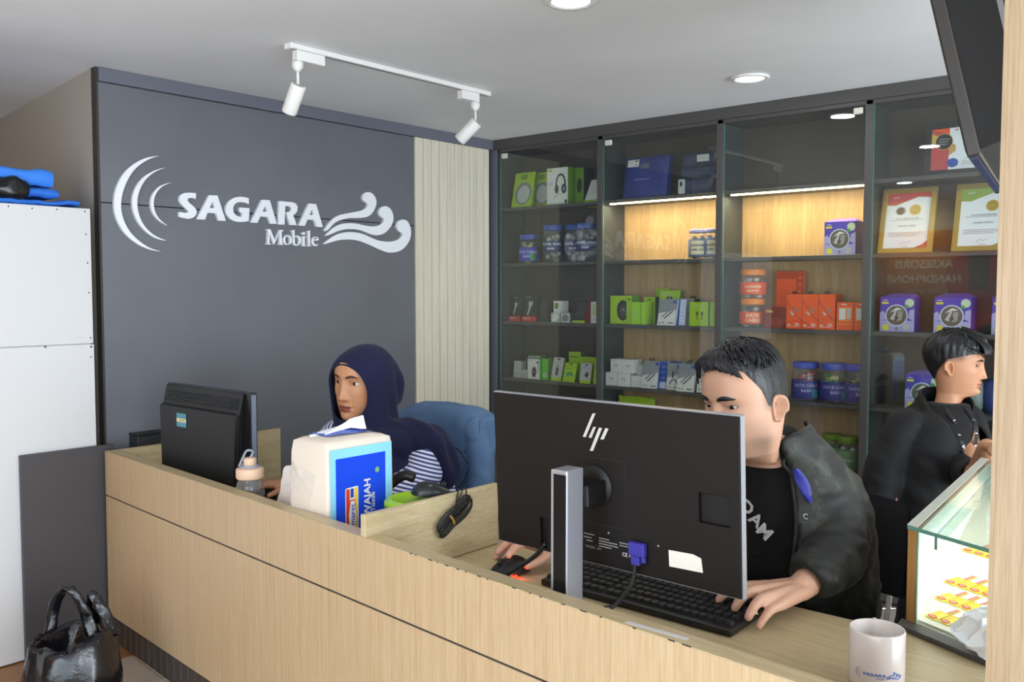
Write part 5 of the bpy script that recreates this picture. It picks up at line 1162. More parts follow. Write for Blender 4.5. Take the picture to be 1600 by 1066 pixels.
for i in range(13):
    t_ = pi * i / 12
    rws.append([(-0.445 + 0.060*sin(t_)*cos(2*pi*k/24), 2.0 + 0.055*sin(t_)*sin(2*pi*k/24), DZ + 0.056 - 0.050*cos(t_)) for k in range(24)])
mb_ = MB(); mb_.grid(crumple(crumple(rws, 0.024, 24, 2), 0.014, 60, 4), mat('milky_film', '#e4e6e6', 0.25, alpha=0.75), False, True)
build('film', mb_, pbg)

# --- television hung from the ceiling by the pillar, seen from its rear edge
tv = thing('television', 'black television hung under the ceiling beside the pillar, seen from its back edge', 'television', (-0.47, 2.25, 1.9))
B_ = Vector((-0.475, 1.918, 1.640)); VW = Vector((-0.16, 0.987, 0)).normalized()
UPV = Vector((-0.215, -0.05, 0.95)).normalized(); UPV = (UPV - VW*UPV.dot(VW)).normalized(); NV = VW.cross(UPV)
if NV.x < 0: NV = -NV
def tvp(w, u, d): return B_ + VW*w + UPV*u + NV*d
def tvbox(w0, w1, u0, u1, d0, d1, m):
    return MB().add([tvp(w0,u0,d0), tvp(w1,u0,d0), tvp(w1,u1,d0), tvp(w0,u1,d0), tvp(w0,u0,d1), tvp(w1,u0,d1), tvp(w1,u1,d1), tvp(w0,u1,d1)], [(0,3,2,1),(4,5,6,7),(0,1,5,4),(1,2,6,5),(2,3,7,6),(3,0,4,7)], m)
M_tvb = mat('tv_gloss_bezel', '#3a342f', 0.25); M_tvk = mat('tv_back', '#171616', 0.45)
build('bezel', tvbox(0, 0.78, 0, 0.52, -0.012, 0.012, M_tvb), tv, bevel=0.003)
build('screen', tvbox(0.012, 0.768, 0.012, 0.508, -0.0135, -0.0115, mat('tv_screen', '#0e0f12', 0.1)), tv)
bk_ = MB(); ins = 0.05
bk_.add([tvp(0.01,0.01,0.012), tvp(0.77,0.01,0.012), tvp(0.77,0.51,0.012), tvp(0.01,0.51,0.012), tvp(0.03,0.03,0.15), tvp(0.75,0.03,0.15), tvp(0.75,0.50,0.15), tvp(0.03,0.50,0.15)], [(4,5,6,7),(0,1,5,4),(1,2,6,5),(2,3,7,6),(3,0,4,7)], M_tvk)
build('rear_shell', bk_, tv, bevel=0.002)
build('port_panel', tvbox(0.022, 0.026, 0.10, 0.50, 0.075, 0.105, mat('port_grey', '#7d7c7a', 0.4)), tv)
for k, (u, cm_) in enumerate(((0.40, 'orange'), (0.37, 'yellow'), (0.34, 'white'))):
    pt = tvp(0.026, u, 0.125)
    build('socket', MB().lathe([(0.004, 0), (0.009, 0), (0.009, 0.008), (0.006, 0.008), (0.006, 0.003)], mat('socket_' + cm_, {'orange': '#c96a3a', 'yellow': '#c9b03a', 'white': '#d9d4cc'}[cm_], 0.4), frame(pt, UPV, NV) if UPV.cross(NV).dot(VW) < 0 else frame(pt, NV, UPV), 16), tv)
build('lower_edge_lamp', tvbox(0.02, 0.70, -0.004, -0.0005, -0.008, 0.004, mat('blue_edge', '#28345e', 0.3)), tv)
vn = MB()
for k in range(6):
    for (w0, w1) in ((0.2, 0.4), (0.45, 0.65)):
        P = [tvp(w0, 0.06 + 0.012*k, 0.1505), tvp(w1, 0.06 + 0.012*k, 0.1505), tvp(w1, 0.064 + 0.012*k, 0.1505), tvp(w0, 0.064 + 0.012*k, 0.1505)]
        vn.add(P + [p + NV*0.001 for p in P], [(4,5,6,7),(0,1,5,4),(1,2,6,5),(2,3,7,6),(3,0,4,7)], M_gap)
build('vent_slot', vn, tv, kind='stuff')
build('ceiling_arm', MB().tube([tvp(0.45, 0.30, 0.14), tvp(0.45, 0.32, 0.20), tuple(Vector(tvp(0.45, 0.32, 0.20)).to_2d()) + (H - 0.004,)], 0.016, M_black, 16), tv)

# --- grey panel leaning in the gap, small black box behind the counter end
gp = thing('loose_panel', 'loose charcoal board standing against the white cupboard beside the counter', 'board', (-3.525, 1.55, 0))
build('board', bx((-3.541, 1.352, 0.0065), (-3.523, 1.70, 0.778), mat('charcoal_board', '#4a4749', 0.5)), gp, bevel=0.001)
bbx = thing('black_box', 'small black box on end behind the counter, against the sign wall', 'box', (-3.56, 1.86, 0))
build('shell', bx((-3.597, 1.80, 0.0005), (-3.525, 1.93, 0.795), M_blackc), bbx, bevel=0.003)
build('lid', bx((-3.5975, 1.799, 0.7955), (-3.5245, 1.931, 0.803), M_black), bbx, bevel=0.001)

# --- things on top of the white cupboard
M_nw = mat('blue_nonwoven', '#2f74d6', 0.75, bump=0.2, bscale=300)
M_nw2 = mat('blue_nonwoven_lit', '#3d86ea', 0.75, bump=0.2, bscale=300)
ZT = 1.6992
def folded(y0, y1, x0, x1, z0, z1, lab, m, seed, ear=False):
    t = thing('folded_bag', lab, 'bag', ((x0 + x1)/2, (y0 + y1)/2, z0), 0, 'blue folded bags on the cupboard')
    rows = []; n = 16
    for j in range(13):
        a = pi * j / 12
        rows.append([(x1 - 0.022*(1 - sin(a)), y0 + (y1 - y0)*i/n, z0 + 0.0008 + (z1 - z0)*(0.5 - 0.5*cos(a)) * (0.92 + 0.08*sin(i*0.8 + seed))) for i in range(n + 1)])
    rows.append([(x0, p[1], p[2]) for p in rows[-1]])
    mb_ = MB(); mb_.grid(crumple(crumple(rows, 0.010, 11, seed), 0.005, 34, seed), m, True)
    e0 = [r[-1] for r in rows]; e1 = [r[0] for r in rows]
    rr = crumple(crumple(rows, 0.010, 11, seed), 0.005, 34, seed)
    mb_.add([r[-1] for r in rr] + [(x0, y1, z0 + 0.001)], [tuple(range(len(rr) + 1))], m); mb_.add([r[0] for r in rr] + [(x0, y0, z0 + 0.001)], [tuple(range(len(rr), -1, -1))], m)
    build('cloth', mb_, t)
    if ear:
        h_ = MB(); h_.tube(curve_pts([(x1 - 0.06, y0 + 0.09, z1 - 0.005), (x1 - 0.05, y0 + 0.115, z1 + 0.028), (x1 - 0.05, y0 + 0.135, z1 + 0.034), (x1 - 0.06, y0 + 0.165, z1 - 0.002)], 14), 0.006, m, 6)
        build('handle', h_, t)
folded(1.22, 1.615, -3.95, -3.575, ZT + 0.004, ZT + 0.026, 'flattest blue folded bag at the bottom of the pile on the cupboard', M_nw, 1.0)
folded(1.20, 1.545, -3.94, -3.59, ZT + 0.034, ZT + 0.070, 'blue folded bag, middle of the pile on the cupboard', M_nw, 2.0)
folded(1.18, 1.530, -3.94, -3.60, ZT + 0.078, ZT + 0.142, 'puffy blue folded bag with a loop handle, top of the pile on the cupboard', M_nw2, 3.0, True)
bl = thing('black_bundle', 'round black plastic bundle lying before the blue bags on the cupboard', 'bundle', (-3.56, 1.33, ZT))
rws = []
for i in range(15):
    t_ = pi * i / 14
    rws.append([(-3.60 + 0.047*sin(t_)*cos(2*pi*k/26), 1.372 + 0.072*sin(t_)*sin(2*pi*k/26), ZT + 0.056 - 0.050*cos(t_)) for k in range(26)])
mb_ = MB(); mb_.grid(crumple(crumple(rws, 0.012, 22, 6), 0.006, 60, 3), mat('black_film', '#141418', 0.22, bump=0.3, bscale=30), True, True)
build('film', mb_, bl)

# --- black carrier bag on the floor
cb = thing('carrier_bag', 'open black plastic carrier bag with loop handles on the floor before the counter', 'bag', (-2.93, 1.28, 0.006))
M_film = mat('black_carrier_film', '#0e0e14', 0.2, bump=0.6, bscale=30, spec=0.7)
cx, cy = -2.93, 1.265; rows = []
prof = [(0.0, 0.10), (0.02, 0.130), (0.07, 0.148), (0.14, 0.152), (0.20, 0.150), (0.245, 0.135), (0.27, 0.118)]
for z, r in prof:
    rows.append([(cx + r*1.02*cos(2*pi*k/48)*(1 + 0.05*sin(5*2*pi*k/48)), cy + r*0.92*sin(2*pi*k/48)*(1 + 0.05*cos(7*2*pi*k/48)), 0.0085 + z + (0.035*max(0, sin(2*pi*k/48 + 0.5)) if z > 0.2 else 0) * (z - 0.2) / 0.07) for k in range(48)])
inner = [[(cx + (p[0] - cx)*f_, cy + (p[1] - cy)*f_, p[2] - d_) for p in rows[-1]] for f_, d_ in ((0.90, 0.015), (0.82, 0.06), (0.7, 0.10), (0.45, 0.115))]
body = crumple(crumple(crumple(rows + inner, 0.018, 13, 11), 0.010, 38, 2), 0.004, 90, 5)
mb_ = MB(); mb_.grid(body, M_film, True, True); mb_.add(body[0], [tuple(range(47, -1, -1))], M_film); mb_.add(body[-1], [tuple(range(48))], M_film)
build('film', mb_, cb)
def strap(pts, w):
    m_ = MB(); P = curve_pts(pts, 30); rows = []
    for i, p in enumerate(P):
        t_ = (P[min(i+1, len(P)-1)] - P[max(i-1, 0)]).normalized(); s_ = Vector((0.55, 0.83, 0)) ; s_ = (s_ - t_*s_.dot(t_)).normalized(); n_ = t_.cross(s_)
        ww = w * (0.6 + 0.4*abs(2*i/len(P) - 1) ** 1.5)
        rows.append([p + s_*ww*cos(a) + n_*0.006*sin(a)*(1 + 0.5*sin(i*1.1)) for a in [2*pi*k/10 for k in range(10)]])
    m_.grid(crumple([[tuple(q) for q in r] for r in rows], 0.006, 40, 3), M_film, True, True); return m_
build('handle', strap([(cx - 0.135, cy - 0.02, 0.24), (cx - 0.13, cy + 0.0, 0.34), (cx - 0.09, cy + 0.01, 0.405), (cx - 0.045, cy + 0.02, 0.415), (cx - 0.015, cy + 0.04, 0.36), (cx + 0.01, cy + 0.06, 0.27)], 0.022), cb)
build('handle', strap([(cx - 0.06, cy + 0.09, 0.27), (cx - 0.03, cy + 0.08, 0.36), (cx - 0.02, cy + 0.075, 0.395), (cx + 0.01, cy + 0.08, 0.37), (cx + 0.045, cy + 0.095, 0.31), (cx + 0.085, cy + 0.085, 0.275)], 0.026), cb)

# ------------------------------------------------------------------ people
import numpy as np

def vcol_mat(name, rough=0.5, sss=0.0, bump=0.0, bscale=80.0, sheen=0.0):
    m = bpy.data.materials.new(name); m.use_nodes = True; nt = m.node_tree; b = nt.nodes['Principled BSDF']
    a = nt.nodes.new('ShaderNodeVertexColor'); a.layer_name = 'Col'
    nt.links.new(a.outputs['Color'], b.inputs['Base Color']); b.inputs['Roughness'].default_value = rough
    if sss: b.inputs['Subsurface Weight'].default_value = sss; b.inputs['Subsurface Radius'].default_value = (0.012, 0.005, 0.003); b.inputs['Subsurface Scale'].default_value = 0.4
    b.inputs['Sheen Weight'].default_value = sheen
    if bump:
        tc = nt.nodes.new('ShaderNodeTexCoord'); n2 = nt.nodes.new('ShaderNodeTexNoise'); n2.inputs['Scale'].default_value = bscale; n2.inputs['Detail'].default_value = 4
        nt.links.new(tc.outputs['Object'], n2.inputs['Vector']); bp = nt.nodes.new('ShaderNodeBump'); bp.inputs['Strength'].default_value = bump; bp.inputs['Distance'].default_value = 0.003
        nt.links.new(n2.outputs['Fac'], bp.inputs['Height']); nt.links.new(bp.outputs['Normal'], b.inputs['Normal'])
    return m
M_skin = vcol_mat('skin', 0.48, 0.06, 0.05, 350)
M_hair = mat('black_hair', '#121114', 0.36, bump=0.25, bscale=220, spec=0.6)
M_eyew = mat('eye_white', '#d8d2cc', 0.2); M_iris = mat('dark_iris', '#21140d', 0.15)

def raw(name, V, Fc, m, parent, cols=None, smooth=True, attr=None):
    me = bpy.data.meshes.new(name)
    I = world_matrix(parent).inverted()
    P = [tuple(I @ Vector(p)) for p in V]
    me.from_pydata(P, [], [tuple(int(i) for i in f) for f in Fc]); me.materials.append(m)
    me.polygons.foreach_set('use_smooth', [smooth] * len(me.polygons))
    if cols is not None:
        ca = me.color_attributes.new('Col', 'FLOAT_COLOR', 'POINT'); ca.data.foreach_set('color', np.asarray(cols, dtype=np.float32).ravel())
    if attr is not None:
        at = me.attributes.new('stripe', 'FLOAT', 'POINT'); at.data.foreach_set('value', np.asarray(attr, dtype=np.float32))
    me.update(); o = bpy.data.objects.new(name, me); COL.objects.link(o); o.parent = parent
    return o

def remesh(mb, voxel, it=4, fac=0.5):
    me = bpy.data.meshes.new('tmp'); me.from_pydata(mb.v, [], mb.f); me.update()
    o = bpy.data.objects.new('tmp', me); COL.objects.link(o)
    r = o.modifiers.new('r', 'REMESH'); r.mode = 'VOXEL'; r.voxel_size = voxel
    if it: s = o.modifiers.new('s', 'SMOOTH'); s.iterations = it; s.factor = fac
    bpy.context.view_layer.update()
    e = o.evaluated_get(bpy.context.evaluated_depsgraph_get()); m2 = e.to_mesh()
    V = np.array([v.co[:] for v in m2.vertices]); Fc = [tuple(p.vertices) for p in m2.polygons]
    e.to_mesh_clear(); bpy.data.objects.remove(o); bpy.data.meshes.remove(me)
    return V, Fc

def normals(V, Fc):
    N = np.zeros_like(V)
    for f in Fc:
        a, b, c = V[f[0]], V[f[1]], V[f[2]]
        n = np.cross(b - a, c - a)
        for i in f: N[i] += n
    return N / np.maximum(1e-12, np.linalg.norm(N, axis=1))[:, None]

def cut(V, Fc, kill):
    """drop vertices where kill is True."""
    keep = ~kill; idx = np.cumsum(keep) - 1
    return V[keep], [tuple(idx[i] for i in f) for f in Fc if all(keep[i] for i in f)], keep

def shell(V, Fc, t):
    """give an open cloth a thickness inwards."""
    N = normals(V, Fc); n = len(V)
    V2 = np.vstack([V, V - N * t]); F2 = list(Fc) + [tuple(i + n for i in f[::-1]) for f in Fc]
    cnt = {}
    for f in Fc:
        for i in range(len(f)):
            a, b = f[i], f[(i + 1) % len(f)]; cnt[(a, b)] = 1
    for (a, b) in cnt:
        if (b, a) not in cnt: F2.append((b, a, a + n, b + n))
    return V2, F2

def tidy(V, Fc):
    for _ in range(3):
        use = np.zeros(len(V), int)
        for f in Fc:
            for i in f: use[i] += 1
        bad = use <= 1
        if not bad.any(): break
        V, Fc, _k = cut(V, Fc, bad)
    return V, Fc
def edge_loop(V, Fc):
    """longest open edge as an ordered, smoothed path."""
    cnt = {}
    for f in Fc:
        for i in range(len(f)):
            a, b = f[i], f[(i + 1) % len(f)]; k = (min(a, b), max(a, b)); cnt[k] = cnt.get(k, 0) + 1
    nb = {}
    for (a, b), c in cnt.items():
        if c == 1: nb.setdefault(a, []).append(b); nb.setdefault(b, []).append(a)
    seen = set(); best = []
    for st in nb:
        if st in seen: continue
        path = [st]; seen.add(st); cur = st
        while True:
            nx = [q for q in nb[cur] if q not in seen]
            if not nx: break
            cur = nx[0]; seen.add(cur); path.append(cur)
        if len(path) > len(best): best = path
    P = V[best]
    for _ in range(25): P = 0.5*P + 0.25*np.roll(P, 1, 0) + 0.25*np.roll(P, -1, 0)
    return P
def relax_edge(V, Fc, it=14):
    cnt = {}
    for f in Fc:
        for i in range(len(f)):
            a, b = f[i], f[(i + 1) % len(f)]; k = (min(a, b), max(a, b)); cnt[k] = cnt.get(k, 0) + 1
    nb = {}
    for (a, b), c in cnt.items():
        if c == 1: nb.setdefault(a, []).append(b); nb.setdefault(b, []).append(a)
    ids = [i for i in nb if len(nb[i]) == 2]; V = V.copy()
    n1 = np.array([nb[i][0] for i in ids]); n2 = np.array([nb[i][1] for i in ids]); ids = np.array(ids)
    for _ in range(it): V[ids] = 0.4*V[ids] + 0.3*V[n1] + 0.3*V[n2]
    return V

from mathutils.bvhtree import BVHTree
def caster(V, Fc):
    T = BVHTree.FromPolygons([tuple(map(float, p)) for p in V], [tuple(int(i) for i in f) for f in Fc])
    def hit(o, d):
        r = T.ray_cast(Vector(o), Vector(d).normalized()); return r[0]
    return hit

def folds(V, Fc, amp, sc, dirs=None, seed=0.0, mask=None):
    """anisotropic crease displacement along the normals."""
    N = normals(V, Fc); D = np.zeros(len(V))
    e = dirs or (Vector((1, 0, 0)), Vector((0, 1, 0)), Vector((0, 0, 1)))
    f1, f2, f3 = sc
    for i, p in enumerate(V):
        q = Vector((p[0]*e[0][0] + p[1]*e[0][1] + p[2]*e[0][2], p[0]*e[1][0] + p[1]*e[1][1] + p[2]*e[1][2], p[0]*e[2][0] + p[1]*e[2][1] + p[2]*e[2][2]))
        w = noise.noise(Vector((q.x*f1 + seed, q.y*f2, q.z*f3)))
        w2 = noise.noise(Vector((q.x*f1*2.1 + seed + 9, q.y*f2*2.1, q.z*f3*2.1)))
        D[i] = (1 - 2*abs(w)) * 0.7 + w2 * 0.4
    if mask is not None: D *= mask
    return V + N * (D * amp)[:, None]

def limb(mb, pts, rad, m=None, flat_=None, seg=18):
    m = m or M_skin; P = curve_pts(pts, 8 * (len(pts) - 1)); n = len(P); k = len(pts) - 1
    R = [float(np.interp(i / (n - 1) * k, range(k + 1), rad)) for i in range(n)]
    mb.tube(P, R, m, seg)
    for p, r in ((P[0], R[0]), (P[-1], R[-1])): mb.ell(p, (r, r, r), m, None, 14, 8)

def loft(mb, levels, m=None, seg=40, expo=2.4):
    """levels: (centre, half width vector, half depth vector); capped."""
    m = m or M_skin; rows = []
    for c, a, b in levels:
        c, a, b = Vector(c), Vector(a), Vector(b)
        rows.append([c + a * ((1 if cos(t) > 0 else -1) * abs(cos(t)) ** (2/expo)) + b * ((1 if sin(t) > 0 else -1) * abs(sin(t)) ** (2/expo)) for t in [2*pi*i/seg for i in range(seg)]])
    mb.grid(rows, m, True, True); mb.add(rows[0], [tuple(range(seg - 1, -1, -1))], m); mb.add(rows[-1], [tuple(range(seg))], m)

# ---- heads -------------------------------------------------------------------
_Z = [0.118, 0.114, 0.105, 0.09, 0.07, 0.05, 0.03, 0.01, -0.01, -0.03, -0.05, -0.07, -0.09, -0.103, -0.113, -0.119, -0.124, -0.130, -0.145, -0.17, -0.22]
_W = [0.001, 0.022, 0.042, 0.058, 0.069, 0.0745, 0.077, 0.0775, 0.0765, 0.074, 0.071, 0.067, 0.061, 0.0565, 0.053, 0.0515, 0.051, 0.0505, 0.050, 0.051, 0.060]
_Ff = [0.001, 0.026, 0.050, 0.072, 0.086, 0.0925, 0.0950, 0.0920, 0.0905, 0.0905, 0.0905, 0.0900, 0.0870, 0.0850, 0.0800, 0.0700, 0.055, 0.042, 0.030, 0.028, 0.030]
_B = [0.001, 0.030, 0.056, 0.080, 0.096, 0.103, 0.105, 0.103, 0.097, 0.088, 0.078, 0.070, 0.065, 0.063, 0.062, 0.061, 0.061, 0.061, 0.062, 0.066, 0.078]
_T = [0.0, 0.0, 0.0, 0.0, 0.0, 0.02, 0.04, 0.05, 0.06, 0.08, 0.12, 0.18, 0.26, 0.32, 0.36, 0.34, 0.28, 0.2, 0.1, 0.0, 0.0]
def head_grid(jaw=1.0, full=0.0):
    zs = np.concatenate([np.linspace(0.118, 0.06, 20)[:-1], np.linspace(0.06, -0.132, 124), np.linspace(-0.132, -0.22, 14)[1:]])
    order = np.argsort(_Z)
    ip = lambda arr: np.interp(zs, np.array(_Z)[order], np.array(arr)[order])
    def sm(a):
        for _ in range(2): a[1:-1] = 0.25*a[:-2] + 0.5*a[1:-1] + 0.25*a[2:]
        return a
    W, Ff, B, T = sm(ip(_W)), sm(ip(_Ff)), sm(ip(_B)), sm(ip(_T))
    low = np.clip((0.0 - zs) / 0.08, 0, 1) * np.clip((zs + 0.16) / 0.04, 0, 1)
    W = W * (1 + (jaw - 1) * low) + full * low
    seg = 172; t = np.linspace(0, 2*pi, seg, endpoint=False); t = t - 0.42*np.sin(t)          # denser at the face
    th = t                                                                                      # 0 = front
    cs, sn = np.cos(th), np.sin(th)
    X = np.zeros((len(zs), seg)); Y = np.zeros_like(X); Z = np.repeat(zs[:, None], seg, 1)
    for i in range(len(zs)):
        e = 2.0/2.15
        fr = np.clip(cs, 0, 1)
        X[i] = W[i] * np.sign(sn) * np.abs(sn)**e * (1 - T[i]*fr)
        Y[i] = np.where(cs > 0, Ff[i]*np.abs(cs)**e, -B[i]*np.abs(cs)**e)
    return X, Y, Z, seg
def make_head(F, s, skin, lip, stubble=None, jaw=1.0, full=0.0, brow=1.0, gaze=(0, 1, 0), mouth_open=0.0, lid=0.0, nose=1.0, ears=True, wid=1.0, neck_to=None, crown=1.0, chin=1.0, eye_h=1.0, ear_s=0.92):
    X, Y, Z, seg = head_grid(jaw, full)
    front = np.clip(Y / 0.06, 0, 1)
    g = lambda x0, z0, sx, sz: np.exp(-((X - x0)/sx)**2 - ((Z - z0)/sz)**2) * front
    g2 = lambda x0, z0, sx, sz: g(x0, z0, sx, sz) + g(-x0, z0, sx, sz)
    D = np.zeros_like(X)
    zr = np.clip((0.012 - Z) / 0.056, 0, 1)                          # nose ridge 0 at root, 1 at the tip
    nb = np.exp(-(X / (0.0085 + 0.004*zr))**2) * np.clip((Z + 0.0545) / 0.008, 0, 1) * np.clip((0.024 - Z)/0.016, 0, 1) * front
    D += nose * nb * (0.0035 + 0.0165*zr**1.15)
    D += nose * g2(0.0135, -0.0445, 0.0065, 0.0068) * 0.0095
    D -= g2(0.0068, -0.0535, 0.0032, 0.0026) * 0.0055
    D -= g2(0.0315, 0.002, 0.0165, 0.0100) * 0.0062                   # eye sockets
    D -= g2(0.016, 0.004, 0.006, 0.010) * 0.003
    D += g2(0.030, 0.021, 0.020, 0.0065) * 0.0035 * brow
    D += g(0, 0.022, 0.010, 0.010) * 0.0015
    D += g2(0.046, -0.026, 0.018, 0.016) * 0.0030
    D += g(0, -0.0675, 0.017, 0.0048) * 0.0052 + g(0, -0.0795, 0.0165, 0.0052) * 0.0062     # lips
    D -= g(0, -0.0730 - mouth_open*0.5, 0.022, 0.0016 + mouth_open) * 0.0048
    D -= g(0, -0.0605, 0.0035, 0.006) * 0.0012
    D -= g(0, -0.0885, 0.018, 0.0045) * 0.0030
    D += g(0, -0.1035, 0.017, 0.010) * 0.0050 * chin
    D -= g2(0.027, -0.073, 0.004, 0.006) * 0.002
    D -= g2(0.026, -0.058, 0.005, 0.018) * 0.0012
    Y = Y + D; Z = np.where(Z > 0.055, 0.055 + (Z - 0.055)*crown, Z)
    eyes0 = []
    for sx in (-1, 1):                                               # almond openings, seated round the eyeballs
        x0 = sx*0.0315; d2 = (X - x0)**2 + (Z - 0.0005)**2 + np.where(Y > 0.03, 0, 1); yc = float(Y.flat[np.argmin(d2)])
        eyes0.append(Vector((x0*wid, yc - 0.0128, 0.0005)))
        a = (X - x0)/0.0150; zc = 0.0005 + 0.0012*np.abs(a)*np.where(a*sx > 0, 1.2, -0.6)
        hu = 0.0052*eye_h*np.clip(1 - a*a, 0, 1)**0.75; hl = 0.0036*eye_h*np.clip(1 - a*a, 0, 1)**0.8
        q = np.where(Z > zc, (Z - zc)/np.maximum(hu, 1e-5), (zc - Z)/np.maximum(hl, 1e-5))
        ins = np.clip((1.12 - q)/0.30, 0, 1)*(np.abs(a) < 1)*front
        crest = np.exp(-((Z - zc - hu - 0.0016)/0.0014)**2)*(np.abs(a) < 1.05)*front*0.0011 + np.exp(-((zc - hl - 0.0016 - Z)/0.0014)**2)*(np.abs(a) < 1.0)*front*0.0006
        Y = Y - ins*0.0075 + crest - np.exp(-((Z - zc - hu - 0.0050)/0.0011)**2)*(np.abs(a) < 1.0)*front*0.0009
    X = X * wid
    n, k = X.shape
    V = np.stack([X, Y, Z], -1).reshape(-1, 3)
    Fc = [(i*k + j, (i+1)*k + j, (i+1)*k + (j+1) % k, i*k + (j+1) % k) for i in range(n - 1) for j in range(k)]
    Fc.append(tuple(range(k)))
    col = np.tile(np.array(lin(skin)), (n*k, 1))
    x, y, z = V[:, 0], V[:, 1], V[:, 2]; fr = front.reshape(-1)
    lc = np.array(lin(lip))
    up = np.clip((0.0245 - np.abs(x))/0.004, 0, 1) * np.clip((z + 0.0795 + 0.0085*(1 - (np.abs(x)/0.026)**2)) / 0.0025, 0, 1) * np.clip((-0.0640 - 0.10*np.abs(x) - z + 0.0012*np.exp(-((np.abs(x) - 0.006)/0.004)**2)) / 0.0022, 0, 1) * fr
    col = col * (1 - up[:, None]) + lc * up[:, None]
    red = np.clip(np.exp(-((x)/0.02)**2 - ((z + 0.046)/0.012)**2)*0.25 + 0.0, 0, 1) * fr
    col[:, 1] *= 1 - 0.18*red; col[:, 2] *= 1 - 0.22*red
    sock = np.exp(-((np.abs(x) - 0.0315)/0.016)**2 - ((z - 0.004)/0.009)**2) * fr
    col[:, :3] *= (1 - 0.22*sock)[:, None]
    if stubble is not None:
        st, sc = stubble(x, y, z); col = col * (1 - st[:, None]) + np.array(lin(sc)) * st[:, None]
    col[:, 3] = 1
    Vs, Fs, Cs = [V], list(Fc), [col]; off = len(V)
    def addp(mb, c):
        nonlocal off
        v = np.array([tuple(p) for p in mb.v]); Vs.append(v); Fs.extend([tuple(i + off for i in f) for f in mb.f]); cc = np.tile(np.array(lin(c)), (len(v), 1)); Cs.append(cc); off += len(v)
    def surf(px, pz):
        d = (V[:, 0] - px)**2 + (V[:, 2] - pz)**2 + np.where(V[:, 1] > 0.02, 0, 1); return V[np.argmin(d), 1]
    ey = eyes0; lash = []
    for sx in (-1, 1):
        rows = []
        for i in range(15):
            t_ = -0.98 + 1.96*i/14; x = sx*0.0315 + 0.0150*t_; zc = 0.0005 + 0.0012*abs(t_)*(1.2 if t_*sx > 0 else -0.6); z = zc + 0.0052*eye_h*max(0, 1 - t_*t_)**0.75
            c = eyes0[0 if sx < 0 else 1]; rx = (x - sx*0.0315); yb = c.y + sqrt(max(1e-6, 0.0124**2 - min(rx*rx, 0.00012) - min((z - c.z)**2, 0.00003)))
            rows.append([(x*wid, yb + 0.0006, z - 0.0004), (x*wid, yb + 0.0022, z + 0.0002), (x*wid, yb + 0.0014, z + 0.0011)])
        m_ = MB(); lash.append((rows, m_))
    if ears:
        for sx in (-1, 1):
            mb = MB(); cc = Vector((sx*0.0755*wid, -0.010, -0.014)); rows = []
            prof = [(0.0, -0.003), (0.25, -0.001), (0.45, 0.002), (0.62, 0.0075), (0.76, 0.0125), (0.88, 0.0140), (0.97, 0.011), (1.0, 0.006), (0.95, 0.0)]
            for r, h in prof:
                row = []
                for j in range(28):
                    a = 2*pi*j/28
                    uu = ear_s*(0.0165 + 0.0035*max(0, sin(a)))*cos(a)*r; vv = ear_s*0.0315*sin(a)*r * (1.0 if sin(a) > 0 else 1.02)
                    if sin(a) < -0.4: uu = uu*0.75 + 0.003
                    o_ = h * (1.15 if cos(a) < 0.2 else 0.55)
                    row.append((cc.x + sx*(o_ + 0.012*max(0, -uu)/0.02*1.0), cc.y + uu - 0.10*vv, cc.z + vv))
                rows.append(row)
            mb.grid(rows, M_skin, True, True); addp(mb, skin)
    V = np.vstack(Vs); C_ = np.vstack(Cs)
    if neck_to is not None:                                           # bend the neck down to the shoulders
        tl = (F @ Matrix.Diagonal((s, s, s, 1))).inverted() @ Vector(neck_to); o_ = np.array((tl.x, tl.y + 0.020, tl.z + 0.22))
        w = np.clip((-0.112 - V[:, 2])/0.10, 0, 1)**1.2; w *= np.clip((0.075 - V[:, 1])/0.05, 0, 1) if False else 1
        V = V + w[:, None]*o_[None, :]
    S = Matrix.Diagonal((s, s, s, 1)); FM = F @ S
    Vw = np.array([tuple(FM @ Vector(p)) for p in V])
    eyes, irises = [], []; G = Vector(gaze).normalized()
    for c in ey:
        eye = MB(); iris = MB(); eyes.append(eye); irises.append(iris)
        eye.ell(c, (0.0122*1.08, 0.0122, 0.0122), M_eyew, FM, 20, 14)
        q = G.to_track_quat('Z', 'Y').to_matrix().to_4x4(); T_ = FM @ Matrix.Translation(c) @ q
        iris.lathe([(0, 0.01265), (0.0035, 0.01245), (0.0058, 0.0114), (0.0060, 0.0109)], M_iris, T_, 20)
    return dict(V=Vw, F=Fs, C=C_, eye=eyes, iris=irises, lash=[mb_.grid(r_, mat('dark_lash', '#1c1310', 0.6), True, False, FM) and mb_ for r_, mb_ in lash], FM=FM, surf=surf, grid=(X, Y, Z))

def brows(h, thick=1.0, arch=0.0, m=None):
    out = []
    for sx in (-1, 1):
        rows = []; mb = MB(); out.append(mb)
        for i in range(13):
            t_ = i/12; x = sx*(0.012 + 0.036*t_); z = 0.0185 + 0.0055*sin(pi*min(1, t_*1.15)*0.75) - 0.003*t_ + arch*sin(pi*t_)
            w = 0.0036*thick*(0.75 + 0.5*sin(pi*(0.15 + 0.6*t_))) * (1 - 0.75*max(0, t_ - 0.6)/0.4)
            ys = h['surf'](x, z)
            rows.append([(x, ys + 0.0006, z - w), (x, ys + 0.0022, z - w*0.3), (x, ys + 0.0022, z + w*0.4), (x, ys + 0.0004, z + w)])
        mb.grid(rows if sx < 0 else rows[::-1], m or M_hair, True, False, h['FM'])
    return out

